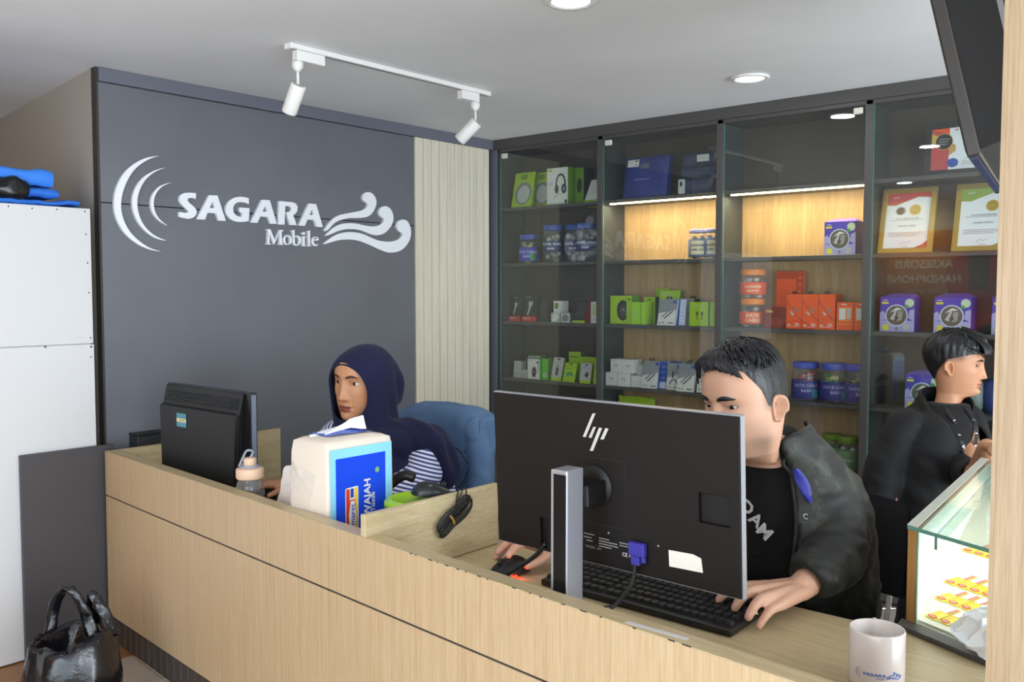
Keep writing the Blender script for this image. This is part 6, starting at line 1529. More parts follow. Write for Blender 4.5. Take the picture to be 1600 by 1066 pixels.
def hair_cap(h, hairline, thick, seed=1, locks=None, crown=(0, -0.02), nlev=26):
    """hair volume grown from the head surface; hairline(theta) gives its lower edge, thick(theta, t) its depth."""
    X, Y, Z = h['grid']; n, k = X.shape; zs = Z[:, 0]; rows = []
    for i in range(nlev + 1):
        t_ = i/nlev; row = []
        for j in range(k):
            th = math.atan2(X[70, j], Y[70, j])
            z0 = hairline(th); zz = z0 + (0.1175 - z0) * (t_ ** 0.8)
            x = np.interp(-zz, -zs, X[:, j]); y = np.interp(-zz, -zs, Y[:, j])
            c = Vector((0, -0.012, 0.02)); p = Vector((x, y, zz)); d = (p - c).normalized()
            g_ = noise.noise(Vector((th*7 + seed, t_*3.0, seed))) * 0.35 + noise.noise(Vector((th*19 + seed*3, t_*2.2 + 2, 0))) * 0.28
            a = thick(th, t_)
            row.append(p + d * a * (1 + g_))
        rows.append(row)
    mb = MB(); mb.grid(rows, M_hair, True, True, h['FM']); mb.add(rows[-1], [tuple(range(k))], M_hair, True, h['FM'])
    if locks:
        for P, r in locks:
            mb.tube([h['FM'] @ Vector(p) for p in curve_pts(P, 9)], [r*h['s']*(0.35 + 0.65*sin(pi*(0.12 + 0.80*i/9))) for i in range(len(curve_pts(P, 9)))], M_hair, 6)
    return mb

# ---- hands -------------------------------------------------------------------
def hand(mb, wrist, kn, tips, thumb, up, s=1.0, bend=0.018, rr=(0.0088, 0.0092, 0.0088, 0.0076)):
    """wrist point, four knuckles (index first), four finger tips, thumb chain (base, joint, tip); up is the back of the hand."""
    U = Vector(up).normalized(); W = Vector(wrist); K = [Vector(p) for p in kn]
    for i in range(4):                                                # metacarpals fuse into the palm
        side = (K[0] - K[3]).normalized() * (1.5 - i) * 0.010*s
        limb(mb, [W + side, W*0.45 + K[i]*0.55 + side*0.3, K[i]], [0.0155*s, 0.0145*s, 0.0118*s])
    for i in range(3):
        limb(mb, [W*0.4 + (K[i] + K[i+1])*0.3 - U*0.006*s, (K[i] + K[i+1])*0.5 - U*0.004*s], [0.015*s, 0.0105*s])
    for i in range(4):
        T = Vector(tips[i]); k_ = K[i]; d = T - k_; L_ = d.length
        b = bend * (1.0 if i < 3 else 0.8)
        limb(mb, [k_, k_ + d*0.42 + U*b, k_ + d*0.74 + U*b*0.85, T], [rr[i]*1.16*s, rr[i]*1.02*s, rr[i]*0.93*s, rr[i]*0.80*s], seg=14)
    t0, t1, t2 = [Vector(p) for p in thumb]
    limb(mb, [W*0.75 + K[0]*0.25, t0, t1, t2], [0.015*s, 0.0135*s, 0.0108*s, 0.0090*s], seg=14)
    mb.ell(W*0.5 + t0*0.5, (0.016*s, 0.016*s, 0.013*s), M_skin)
    nails = []
    for i in range(4):
        T = Vector(tips[i]); d = (T - K[i]).normalized(); nails.append(T + U*rr[i]*0.75*s - d*0.001*s)
    nails.append(t2 + U*0.007*s)
    return nails

def body_mesh(parent, h, parts, voxel, skin, nails=(), nail_col='#d9a596', it=3):
    V, Fc = remesh(parts, voxel, it, 0.5)
    col = np.tile(np.array(lin(skin)), (len(V), 1))
    for q in nails:
        d = np.linalg.norm(V - np.array(q), axis=1); w = np.clip((0.0085 - d)/0.0015, 0, 1); col = col*(1 - w[:, None]) + np.array(lin(nail_col))*w[:, None]
    off = len(h['V'])
    return raw('body', np.vstack([h['V'], V]), list(h['F']) + [tuple(i + off for i in f) for f in Fc], M_skin, parent, np.vstack([h['C'], col]))

def head_frame(c, fwd, up=(0, 0, 1), roll=0.0):
    f = Vector(fwd).normalized(); u = Vector(up); u = (u - f*u.dot(f)).normalized(); r = f.cross(u)
    M = Matrix.Identity(4)
    for i in range(3): M[i][0] = r[i]; M[i][1] = f[i]; M[i][2] = u[i]; M[i][3] = c[i]
    return M @ Matrix.Rotation(roll, 4, 'Y')

def office_chair(name, label, c, rot, sz, bx0, bx1, bz, rgroup=None):
    t = thing(name, label, 'chair', (c[0], c[1], 0), rot)
    F = Matrix.Translation((c[0], c[1], 0)) @ Matrix.Rotation(rot, 4, 'Z')
    blk = mat('chair_mesh_black', '#1b1b1d', 0.6)
    build('seat', MB().prism(rrect(-0.24, -0.23, 0.24, 0.23, 0.06), sz - 0.06, sz, blk, F), t, bevel=0.012, segs=2)
    m_ = MB(); rows = []
    for j in range(9):
        v = j/8; rows.append([(bx0 + (bx1 - bx0)*i/10, 0.25 + 0.03*(1 - (2*i/10 - 1)**2) + 0.03*v, sz + 0.10 + (bz - sz - 0.10)*v - 0.02*(abs(2*i/10 - 1)**4)*(1 if j == 8 else 0)) for i in range(11)])
    m_.grid(rows, blk, True, False, F); m_.grid([[(p[0], p[1] + 0.03, p[2]) for p in r][::-1] for r in rows], blk, True, False, F)
    build('backrest', m_, t)
    build('back_bracket', MB().tube([F @ Vector((0, 0.10, sz - 0.05)), F @ Vector((0, 0.30, sz - 0.03)), F @ Vector((0, 0.315, sz + 0.2))], 0.018, blk, 10), t)
    build('gas_lift', MB().lathe([(0.028, 0.08), (0.028, sz*0.6), (0.018, sz*0.6), (0.018, sz - 0.06)], M_black, F, 20), t)
    for k in range(5):
        a = 2*pi*k/5 + 0.3
        lg_ = build('leg', MB().tube([F @ Vector((0, 0, 0.09)), F @ Vector((0.26*cos(a), 0.26*sin(a), 0.062))], [0.022, 0.014], M_black, 10), t)
        build('castor', MB().lathe([(0, -0.02), (0.027, -0.02), (0.0275, 0), (0.027, 0.02), (0, 0.02)], M_black, F @ Matrix.Translation((0.26*cos(a), 0.26*sin(a), 0.028)) @ Matrix.Rotation(pi/2, 4, 'X'), 18), lg_)
    return t

# ============================================================ the bearded man at the large monitor
MS = 1.14
man = thing('person', 'man with short black hair and stubble in a dark olive camouflage jacket behind large monitor', 'person', (-1.03, 2.33, 0))
def man_stub(x, y, z):
    m_ = np.clip((-0.060 - z)/0.02, 0, 1) * np.clip((z + 0.135)/0.02, 0, 1) * np.clip(y/0.03 + 0.6, 0, 1)
    lipz = np.exp(-(x/0.022)**2 - ((z + 0.073)/0.009)**2)
    side = np.exp(-((np.abs(x) - 0.066)/0.014)**2) * np.clip((-0.02 - z)/0.04, 0, 1) * np.clip((y + 0.0)/0.02, 0, 1)
    must = np.exp(-((np.abs(x) - 0.012)/0.012)**2 - ((z + 0.060)/0.005)**2)
    chin = np.exp(-(x/0.03)**2 - ((z + 0.105)/0.016)**2)
    fade_ = 0.75*np.clip((z + 0.022)/0.02, 0, 1)*np.clip((0.058 - z)/0.02, 0, 1)*np.clip((0.030 - y)/0.02, 0, 1)
    return np.clip(fade_ + (0.34*m_ + 0.34*chin + 0.30*must)*(1 - lipz) + 0.30*side, 0, 0.7), '#4a423e'
mF = head_frame((-1.020, 2.075, 1.113), (-0.26, -0.95, -0.13), (0, 0, 1), radians(2))
mh = make_head(mF, MS, '#cf9f83', '#a86f5f', man_stub, jaw=1.06, full=0.003, gaze=(-0.12, 1, -0.10), brow=1.1, eye_h=0.85, neck_to=(-1.012, 2.185, 0.945))
mh['s'] = MS
hp = MB()
loft(hp, [((-1.03, 2.37, 0.46), (0.20, 0, 0), (0, 0.15, 0)), ((-1.03, 2.36, 0.65), (0.19, 0, 0), (0, 0.14, 0)), ((-1.03, 2.33, 0.82), (0.195, 0, 0), (0, 0.13, 0)), ((-1.02, 2.29, 0.92), (0.15, 0, 0), (0, 0.10, 0)), ((-1.01, 2.22, 0.97), (0.062, 0, 0), (0, 0.064, 0)), ((-1.008, 2.15, 1.02), (0.056, 0, 0), (0, 0.058, 0))])
LW = (-0.852, 2.035, 0.688)
limb(hp, [(-0.90, 2.30, 0.88), (-0.850, 2.22, 0.74), (-0.846, 2.13, 0.708), LW], [0.055, 0.05, 0.042, 0.0315])
nl = hand(hp, LW, [(-0.928, 1.928, 0.698), (-0.898, 1.912, 0.703), (-0.869, 1.905, 0.697), (-0.843, 1.908, 0.683)],
          [(-0.984, 1.886, 0.669), (-0.930, 1.860, 0.669), (-0.886, 1.836, 0.665), (-0.864, 1.843, 0.6475)], [(-0.915, 1.985, 0.690), (-0.955, 1.968, 0.686), (-0.980, 1.958, 0.677)], (0.1, -0.25, 1), MS*1.02, bend=0.014, rr=(0.0105, 0.0110, 0.0106, 0.0092))
RW = (-1.465, 1.955, 0.682)
limb(hp, [(-1.20, 2.30, 0.89), (-1.36, 2.22, 0.72), (-1.42, 2.10, 0.695), RW], [0.055, 0.05, 0.042, 0.030])
nr = hand(hp, RW, [(-1.518, 1.862, 0.712), (-1.543, 1.868, 0.714), (-1.568, 1.878, 0.706), (-1.588, 1.895, 0.694)],
          [(-1.533, 1.778, 0.692), (-1.573, 1.784, 0.690), (-1.606, 1.812, 0.664), (-1.622, 1.842, 0.655)], [(-1.492, 1.905, 0.682), (-1.496, 1.865, 0.666), (-1.503, 1.820, 0.660)], (0.05, -0.2, 1), MS, bend=0.014, rr=(0.0102, 0.0106, 0.0102, 0.009))
for (a, b, c_) in (((-0.93, 2.34, 0.50), (-0.90, 2.02, 0.50), (-0.90, 1.98, 0.09)), ((-1.13, 2.34, 0.50), (-1.16, 2.02, 0.50), (-1.16, 1.98, 0.09))):
    limb(hp, [a, b], [0.085, 0.065]); limb(hp, [b, c_], [0.058, 0.040])
    limb(hp, [Vector(c_) + Vector((0, 0.02, -0.04)), Vector(c_) + Vector((0, -0.13, -0.06))], [0.032, 0.026])
body_mesh(man, mh, hp, 0.0046, '#cf9f83', nl + nr, '#dda394')
for e_, i_, b_, l_ in zip(mh['eye'], mh['iris'], brows(mh, 1.15, 0.0), mh['lash']):
    build('eyelash', l_, man); build('eye', e_, man); build('iris', i_, man); build('eyebrow', b_, man)
def m_line(th):
    a = abs(th)
    return float(np.interp(a, [0, 0.5, 0.8, 1.05, 1.25, 1.45, 1.62, 1.8, 2.1, 2.6, pi], [0.080, 0.080, 0.072, 0.050, 0.030, -0.010, 0.014, 0.006, -0.03, -0.06, -0.066]))
def m_thick(th, t_):
    a = abs(th); side = np.interp(a, [0, 0.6, 1.2, 1.7, 2.4, pi], [0.016, 0.014, 0.006, 0.003, 0.005, 0.007])
    return float(0.0012 + (side*(t_**0.6) if t_ < 0.6 else side*0.74 + (0.017 - side*0.74)*(t_ - 0.6)/0.4*1.0))
rl = random.Random(4); LK = []
for i in range(330):
    th = rl.uniform(-1.9, 1.9); r0 = rl.uniform(0.05, 1.0) ** 0.6
    x0 = 0.060*sin(th)*r0; y0 = -0.012 + 0.080*cos(th)*r0
    z0 = 0.130 - 0.040*(x0/0.06)**2 - 0.028*(max(0, y0)/0.08)**2 - 0.03*(min(0, y0)/0.08)**2
    dx = (-0.75 if x0 < 0.018 else 0.9)*rl.uniform(0.012, 0.028); dy = rl.uniform(-0.004, 0.016)
    up_ = rl.uniform(0.000, 0.0045)
    LK.append(([(x0 - dx*0.7, y0 - dy - 0.012, z0 + 0.000), (x0, y0, z0 + 0.0025 + up_), (x0 + dx*0.7, y0 + dy*0.8, z0 - 0.002 + up_*0.5), (x0 + dx*1.25, y0 + dy*1.4, z0 - 0.017)], rl.uniform(0.0016, 0.0034)))
for i in range(46):                                                   # fringe brushed up and over to his left
    x0 = -0.058 + 0.116*i/45; zz = 0.094 - 0.022*(x0/0.058)**2
    LK.append(([(x0*0.7 + 0.010, 0.050, 0.124 - 0.02*(x0/0.058)**2), (x0*0.85 + 0.004, 0.078, zz + 0.020), (x0 + 0.002, 0.092 - 0.018*(x0/0.055)**2, zz + 0.006*rl.random()), (x0 + (0.006 if x0 > 0.03 else -0.006), 0.090 - 0.02*(x0/0.055)**2, zz - 0.009 - (0.020 if x0 > 0.036 else 0.006)*rl.random())], rl.uniform(0.0022, 0.0036)))
build('hair', hair_cap(mh, m_line, m_thick, 2, LK), man)
# black t-shirt
M_tee = mat('black_tee', '#0e0e0f', 0.9, bump=0.2, bscale=400, sheen=0.03)
tb_ = MB()
loft(tb_, [((-1.035, 2.37, 0.50), (0.205, 0, 0), (0, 0.175, 0)), ((-1.035, 2.35, 0.66), (0.198, 0, 0), (0, 0.175, 0)), ((-1.03, 2.32, 0.82), (0.192, 0, 0), (0, 0.165, 0)), ((-1.025, 2.285, 0.91), (0.172, 0, 0), (0, 0.13, 0.0)), ((-1.015, 2.235, 0.965), (0.105, 0, 0), (0, 0.10, 0.0)), ((-1.012, 2.19, 1.005), (0.075, 0, 0), (0, 0.082, 0.020)), ((-1.010, 2.175, 1.018), (0.068, 0, 0), (0, 0.074, 0.022))])
V, Fc = remesh(tb_, 0.010, 4)
V = folds(V, Fc, 0.006, (6, 6, 14), seed=3)
raw('tee_shirt', V, Fc, M_tee, man)
tp_ = MB()
V_tee = V
def chest_y(x, z):
    d = np.abs(V_tee[:, 0] - x) + np.abs(V_tee[:, 2] - z) + np.where(V_tee[:, 1] < 2.3, 0, 1); return float(V_tee[np.argmin(d), 1])
hit = caster(V, Fc)
for ch, x, z, sl in (('A', -1.225, 0.800, 0.62), ('M', -1.205, 0.812, 0.56), ('S', -1.172, 0.832, 0.40), ('T', -1.142, 0.845, 0.25), ('E', -1.110, 0.850, 0.08), ('R', -1.077, 0.844, -0.15), ('D', -1.046, 0.826, -0.42), ('A', -1.022, 0.797, -0.62), ('M', -1.000, 0.770, -0.70)):
    q = hit((x, 1.4, z), (0, 1, 0)); q2 = hit((x + 0.02, 1.4, z), (0, 1, 0)); q3 = hit((x, 1.4, z + 0.03), (0, 1, 0))
    if q is None or q2 is None or q3 is None or q.y > 2.33: continue
    ex = (q2 - q).normalized(); ez = (q3 - q).normalized()
    F = frame(q, ex*cos(sl) + ez*sin(sl), ez*cos(sl) - ex*sin(sl)); put_text(tp_, ch, F, 0, 0, 0.048, mat('tee_print', '#cfcfca', 0.6), 0.0035, bold=0.03)
build('chest_lettering', tp_, man)
# camouflage jacket
def jacket_mat(name, c0, c1, c2, scale):
    m = bpy.data.materials.new(name); m.use_nodes = True; nt = m.node_tree; b = nt.nodes['Principled BSDF']; L = nt.links.new
    tc = nt.nodes.new('ShaderNodeTexCoord'); n = nt.nodes.new('ShaderNodeTexNoise'); n.inputs['Scale'].default_value = scale; n.inputs['Detail'].default_value = 3; n.inputs['Roughness'].default_value = 0.65
    L(tc.outputs['Object'], n.inputs['Vector']); r = nt.nodes.new('ShaderNodeValToRGB'); r.color_ramp.interpolation = 'CONSTANT'
    r.color_ramp.elements[0].position = 0.0; r.color_ramp.elements[0].color = lin(c0); r.color_ramp.elements[1].position = 0.50; r.color_ramp.elements[1].color = lin(c1)
    e = r.color_ramp.elements.new(0.58); e.color = lin(c2)
    L(n.outputs['Fac'], r.inputs['Fac']); L(r.outputs['Color'], b.inputs['Base Color']); b.inputs['Roughness'].default_value = 0.6; b.inputs['Sheen Weight'].default_value = 0.05
    n2 = nt.nodes.new('ShaderNodeTexNoise'); n2.inputs['Scale'].default_value = 420; L(tc.outputs['Object'], n2.inputs['Vector'])
    bp = nt.nodes.new('ShaderNodeBump'); bp.inputs['Strength'].default_value = 0.15; bp.inputs['Distance'].default_value = 0.002; L(n2.outputs['Fac'], bp.inputs['Height']); L(bp.outputs['Normal'], b.inputs['Normal'])
    return m
M_camo = jacket_mat('dark_camouflage', '#1a1b16', '#22231d', '#34362d', 15)
M_jdark = mat('jacket_dark_rib', '#191a17', 0.75)
jb = MB()
loft(jb, [((-1.035, 2.38, 0.50), (0.235, 0, 0), (0, 0.21, 0)), ((-1.035, 2.36, 0.64), (0.230, 0, 0), (0, 0.21, 0)), ((-1.03, 2.33, 0.80), (0.222, 0, 0), (0, 0.195, 0)), ((-1.025, 2.30, 0.895), (0.198, 0, 0), (0, 0.155, 0)), ((-1.015, 2.25, 0.960), (0.150, 0, 0), (0, 0.120, 0)), ((-1.01, 2.205, 1.005), (0.106, 0, 0), (0, 0.108, 0.02)), ((-1.01, 2.195, 1.045), (0.092, 0, 0), (0, 0.098, 0.02)), ((-1.01, 2.195, 1.075), (0.088, 0, 0), (0, 0.094, 0.02))])
limb(jb, [(-0.920, 2.29, 0.876), (-0.878, 2.27, 0.80), (-0.848, 2.215, 0.735), (-0.842, 2.13, 0.712), (-0.846, 2.065, 0.700)], [0.084, 0.082, 0.078, 0.064, 0.052])
limb(jb, [(-1.17, 2.29, 0.880), (-1.28, 2.27, 0.80), (-1.36, 2.21, 0.735), (-1.415, 2.11, 0.712), (-1.445, 2.03, 0.700)], [0.092, 0.092, 0.080, 0.066, 0.050])
V, Fc = remesh(jb, 0.0105, 4)
V = folds(V, Fc, 0.010, (5, 9, 15), (Vector((0.8, 0.0, 0.6)), Vector((0, 1, 0)), Vector((-0.5, 0.25, 0.82))), 5.0)
V = folds(V, Fc, 0.006, (9, 12, 32), (Vector((0.8, 0.0, 0.6)), Vector((0, 1, 0)), Vector((-0.35, 0.45, 0.82))), 15.0, np.clip((V[:, 0] + 0.90)/0.05, 0, 1)*np.clip((0.86 - V[:, 2])/0.08, 0, 1))
xo = np.interp(V[:, 2], [0.5, 0.75, 0.88, 0.95, 1.03], [-0.905, -0.915, -0.928, -0.945, -0.962]); xo2 = np.interp(V[:, 2], [0.5, 0.75, 0.88, 0.95, 1.03], [-1.15, -1.14, -1.13, -1.10, -1.07])
kill = (V[:, 0] < xo) & (V[:, 0] > xo2) & (V[:, 1] < 2.33) & (V[:, 2] < 1.2)
top = (V[:, 2] > 1.048 + 0.12*(V[:, 1] - 2.2))
cuffL = np.linalg.norm(V - np.array((-0.853, 2.03, 0.69)), axis=1) < 0.050
cuffR = np.linalg.norm(V - np.array((-1.458, 1.985, 0.69)), axis=1) < 0.052
V, Fc, kp = cut(V, Fc, kill | top | cuffL | cuffR); V, Fc = tidy(V, Fc); V = relax_edge(V, Fc, 45)
hit = caster(V, Fc); V, Fc = shell(V, Fc, 0.007)
jk = raw('jacket', V, Fc, M_camo, man)
def ring_path(c, a, b, n=28, t0=0, t1=2*pi): return [Vector(c) + Vector(a)*cos(t0 + (t1 - t0)*i/n) + Vector(b)*sin(t0 + (t1 - t0)*i/n) for i in range(n + 1)]
zp = MB(); zz_ = [1.04, 1.00, 0.965, 0.93, 0.89, 0.85, 0.80, 0.74, 0.69]; pts_ = []
for z in zz_:
    x = float(np.interp(z, [0.5, 0.75, 0.88, 0.95, 1.03], [-0.905, -0.915, -0.928, -0.945, -0.962]))
    for dx in (0.012, 0.02, 0.03):
        q = hit((x + dx, 1.4, z), (0, 1, 0))
        if q is not None and q.y < 2.33: pts_.append(q + Vector((-dx*0.6, -0.002, 0))); break
zp.tube(curve_pts(pts_, 40), 0.0050, M_jdark, 6)
build('zip_edge', zp, jk)
lp = MB(); rows = []
for j in range(13):
    v = j/12; z = 0.945 - 0.085*v; xc = -0.918 + 0.030*v; wd = 0.013*sin(pi*(0.10 + 0.85*v))**0.8; row = []
    for i in range(7):
        x = xc + wd*(i/3 - 1); q = hit((x, 1.4, z), (0, 1, 0)); row.append((q if q is not None else Vector((x, 2.15, z))) + Vector((0.002, -0.003 - 0.003*sin(pi*i/6), 0)))
    rows.append(row)
lp.grid(rows, mat('blue_lining', '#2d2f8c', 0.4), True); build('blue_inset', lp, jk)
ml = MB(); q = hit((-0.895, 1.4, 0.826), (0, 1, 0)) or Vector((-0.895, 2.13, 0.826)); put_text(ml, 'C', frame(q, (1, -0.1, 0), (0, -0.1, 1)), 0, 0, 0.02, M_card, 0.004, bold=0.02); build('chest_mark', ml, jk)
sm_ = MB()
for path in ([(-0.905, 0.985), (-0.87, 0.965), (-0.84, 0.935), (-0.815, 0.90)],):
    P = [hit((x, 1.2, z + 0.1), (0, 1, -0.12)) for x, z in path]
    if all(p is not None for p in P): sm_.tube(curve_pts([p + Vector((0, -0.001, 0.001)) for p in P], 16), 0.0016, M_jdark, 5)
if sm_.v: build('shoulder_seam', sm_, jk)
pn = MB()
for (a, b, c_) in (((-0.93, 2.34, 0.50), (-0.90, 2.02, 0.50), (-0.90, 1.98, 0.10)), ((-1.13, 2.34, 0.50), (-1.16, 2.02, 0.50), (-1.16, 1.98, 0.10))):
    limb(pn, [a, b], [0.098, 0.078]); limb(pn, [b, c_], [0.072, 0.055])
loft(pn, [((-1.03, 2.37, 0.415), (0.20, 0, 0), (0, 0.16, 0)), ((-1.03, 2.37, 0.56), (0.215, 0, 0), (0, 0.17, 0))])
V2, F2 = remesh(pn, 0.014, 3); raw('trousers', folds(V2, F2, 0.005, (8, 8, 14), seed=8), F2, mat('dark_trousers', '#1e1f24', 0.8), man)
sh_m = MB()
for x in (-0.90, -1.16): loft(sh_m, [((x, 1.93, 0.004), (0.045, 0, 0), (0, 0.125, 0)), ((x, 1.93, 0.05), (0.044, 0, 0), (0, 0.12, 0)), ((x, 1.97, 0.10), (0.038, 0, 0), (0, 0.055, 0))])
build('shoes', sh_m, man)
office_chair('office_chair', 'black office chair under the man in the camouflage jacket', (-1.03, 2.40), 0, 0.41, -0.22, 0.22, 0.78)

# ============================================================ the woman in the navy headscarf
WS = 1.17
wo = thing('person', 'woman in a navy headscarf and blue striped shirt at the far desk, looking aside', 'person', (-2.50, 2.30, 0))
wF = head_frame((-2.535, 2.140, 1.062), (0.17, -0.985, -0.05), (0, 0, 1), radians(-3))
wh = make_head(wF, WS, '#c08862', '#87483c', None, jaw=1.03, full=0.002, gaze=(0.12, 1, -0.02), brow=0.6, mouth_open=0.0012, nose=0.86, ears=False, eye_h=0.88, crown=0.72, neck_to=(-2.516, 2.20, 0.86))
wp = MB()
loft(wp, [((-2.50, 2.34, 0.42), (0.19, 0, 0), (0, 0.14, 0)), ((-2.50, 2.33, 0.60), (0.15, 0, 0), (0, 0.115, 0)), ((-2.505, 2.30, 0.76), (0.165, 0, 0), (0, 0.115, 0)), ((-2.51, 2.26, 0.85), (0.14, 0, 0), (0, 0.09, 0)), ((-2.515, 2.21, 0.91), (0.055, 0, 0), (0, 0.055, 0)), ((-2.518, 2.18, 0.95), (0.05, 0, 0), (0, 0.052, 0))])
WRW = (-2.735, 1.945, 0.690)
limb(wp, [(-2.675, 2.17, 0.85), (-2.735, 2.10, 0.72), (-2.735, 2.02, 0.69), WRW], [0.045, 0.040, 0.034, 0.026])
n1 = hand(wp, WRW, [(-2.722, 1.860, 0.700), (-2.742, 1.855, 0.703), (-2.762, 1.860, 0.698), (-2.778, 1.872, 0.690)], [(-2.726, 1.790, 0.668), (-2.752, 1.782, 0.668), (-2.778, 1.795, 0.666), (-2.800, 1.822, 0.660)], [(-2.712, 1.915, 0.684), (-2.700, 1.882, 0.674), (-2.700, 1.850, 0.666)], (0, -0.15, 1), 1.05, 0.012)
WLW = (-2.40, 1.985, 0.690)
limb(wp, [(-2.345, 2.25, 0.835), (-2.315, 2.17, 0.71), (-2.355, 2.07, 0.684), WLW], [0.045, 0.040, 0.034, 0.026])
n2 = hand(wp, WLW, [(-2.428, 1.905, 0.692), (-2.408, 1.900, 0.694), (-2.388, 1.905, 0.69), (-2.372, 1.915, 0.684)], [(-2.440, 1.84, 0.655), (-2.412, 1.832, 0.655), (-2.385, 1.842, 0.654), (-2.362, 1.862, 0.653)], [(-2.432, 1.955, 0.680), (-2.448, 1.925, 0.668), (-2.455, 1.895, 0.658)], (0, -0.15, 1), 1.0, 0.012)
for dx in (-0.09, 0.09):
    limb(wp, [(-2.50 + dx, 2.32, 0.46), (-2.50 + dx*1.2, 1.98, 0.46)], [0.085, 0.06]); limb(wp, [(-2.50 + dx*1.2, 1.98, 0.46), (-2.50 + dx*1.2, 2.02, 0.07)], [0.055, 0.036]); limb(wp, [(-2.50 + dx*1.2, 2.03, 0.045), (-2.50 + dx*1.2, 1.90, 0.035)], [0.03, 0.024])
body_mesh(wo, wh, wp, 0.0046, '#c08862', n1 + n2)
for e_, i_, b_, l_ in zip(wh['eye'], wh['iris'], brows(wh, 0.85, 0.0015, mat('brown_brow', '#3b261b', 0.6)), wh['lash']):
    build('eyelash', l_, wo); build('eye', e_, wo); build('iris', i_, wo); build('eyebrow', b_, wo)
# striped shirt: the stripe coordinate runs down the sleeves and across the chest
def stripe_mat(name, c0, c1, freq):
    m = bpy.data.materials.new(name); m.use_nodes = True; nt = m.node_tree; b = nt.nodes['Principled BSDF']; L = nt.links.new
    a = nt.nodes.new('ShaderNodeAttribute'); a.attribute_name = 'stripe'
    mu = nt.nodes.new('ShaderNodeMath'); mu.operation = 'MULTIPLY'; mu.inputs[1].default_value = freq*2*pi
    si = nt.nodes.new('ShaderNodeMath'); si.operation = 'SINE'; gt = nt.nodes.new('ShaderNodeMapRange'); gt.inputs[1].default_value = -0.15; gt.inputs[2].default_value = 0.15
    mx = nt.nodes.new('ShaderNodeMix'); mx.data_type = 'RGBA'; mx.inputs[6].default_value = lin(c0); mx.inputs[7].default_value = lin(c1)
    L(a.outputs['Fac'], mu.inputs[0]); L(mu.outputs[0], si.inputs[0]); L(si.outputs[0], gt.inputs[0]); L(gt.outputs[0], mx.inputs[0]); L(mx.outputs[2], b.inputs['Base Color']); b.inputs['Roughness'].default_value = 0.8
    return m
sb_ = MB()
loft(sb_, [((-2.50, 2.34, 0.44), (0.215, 0, 0), (0, 0.165, 0)), ((-2.50, 2.33, 0.60), (0.185, 0, 0), (0, 0.15, 0)), ((-2.505, 2.30, 0.76), (0.19, 0, 0), (0, 0.145, 0)), ((-2.51, 2.265, 0.845), (0.165, 0, 0), (0, 0.11, 0)), ((-2.515, 2.22, 0.90), (0.075, 0, 0), (0, 0.07, 0))])
limb(sb_, [(-2.62, 2.21, 0.850), (-2.685, 2.15, 0.835), (-2.735, 2.11, 0.75), (-2.737, 2.06, 0.705), (-2.737, 2.02, 0.692)], [0.062, 0.070, 0.064, 0.056, 0.046])
limb(sb_, [(-2.355, 2.26, 0.825), (-2.315, 2.22, 0.735), (-2.325, 2.12, 0.695), (-2.36, 2.05, 0.69)], [0.068, 0.068, 0.058, 0.046])
V, Fc = remesh(sb_, 0.0095, 4)
sL = V[:, 2]*0.95 + (V[:, 1] - 2.2)*0.25 + (V[:, 0] + 2.4)*0.12
sT = V[:, 0]*0.90 + V[:, 1]*0.15 + V[:, 2]*0.22
st = np.where(V[:, 0] > -2.425, sL, sT)
V = folds(V, Fc, 0.006, (8, 8, 16), (Vector((0.9, 0, 0.4)), Vector((0, 1, 0)), Vector((-0.4, 0, 0.9))), 2.0)
kill = (np.linalg.norm(V - np.array((-2.737, 1.99, 0.69)), axis=1) < 0.045) | (np.linalg.norm(V - np.array((-2.375, 2.015, 0.688)), axis=1) < 0.045)
V, Fc, kp = cut(V, Fc, kill); V = relax_edge(V, Fc)
raw('striped_shirt', V, Fc, stripe_mat('blue_white_stripe', '#e2e3f2', '#3a4683', 74), wo, attr=st[kp])
# headscarf: closed volume around head, neck and shoulders with the face left open
M_scarf = mat('navy_scarf', '#0f1236', 0.9, bump=0.12, bscale=500, sheen=0.05)
hb = MB(); W_ = wF @ Matrix.Diagonal((WS, WS, WS, 1))
hb.ell((0, -0.012, 0.004), (0.0925, 0.115, 0.106), M_scarf, W_, 40, 26)
hb.ell((0, 0.032, -0.004), (0.087, 0.076, 0.103), M_scarf, W_, 40, 26)
hb.ell((0.0, -0.055, -0.03), (0.085, 0.085, 0.105), M_scarf, W_, 32, 20)
rows = []
for z, w, f, b, dx in ((0.03, 0.086, 0.085, 0.12, 0), (-0.04, 0.092, 0.094, 0.125, 0), (-0.09, 0.090, 0.096, 0.118, 0), (-0.13, 0.090, 0.090, 0.112, 0), (-0.165, 0.105, 0.096, 0.115, 0.0), (-0.20, 0.142, 0.118, 0.12, -0.010), (-0.235, 0.172, 0.140, 0.125, -0.02), (-0.27, 0.185, 0.150, 0.125, -0.03)):
    rows.append([W_ @ Vector((dx + w*sin(t_), (f if cos(t_) > 0 else b)*cos(t_), z - 0.01*cos(t_))) for t_ in [2*pi*i/48 for i in range(48)]])
hb.grid(rows, M_scarf, True, True); hb.add(rows[0], [tuple(range(48))], M_scarf); hb.add(rows[-1], [tuple(range(47, -1, -1))], M_scarf)
limb(hb, [(-2.50, 2.16, 0.865), (-2.42, 2.20, 0.862), (-2.345, 2.25, 0.852), (-2.300, 2.285, 0.81), (-2.283, 2.32, 0.72)], [0.062, 0.064, 0.064, 0.052, 0.036])
limb(hb, [(-2.45, 2.12, 0.85), (-2.37, 2.17, 0.845)], [0.05, 0.048])
limb(hb, [(-2.54, 2.11, 0.875), (-2.60, 2.15, 0.865)], [0.05, 0.045])
V, Fc = remesh(hb, 0.0075, 5)
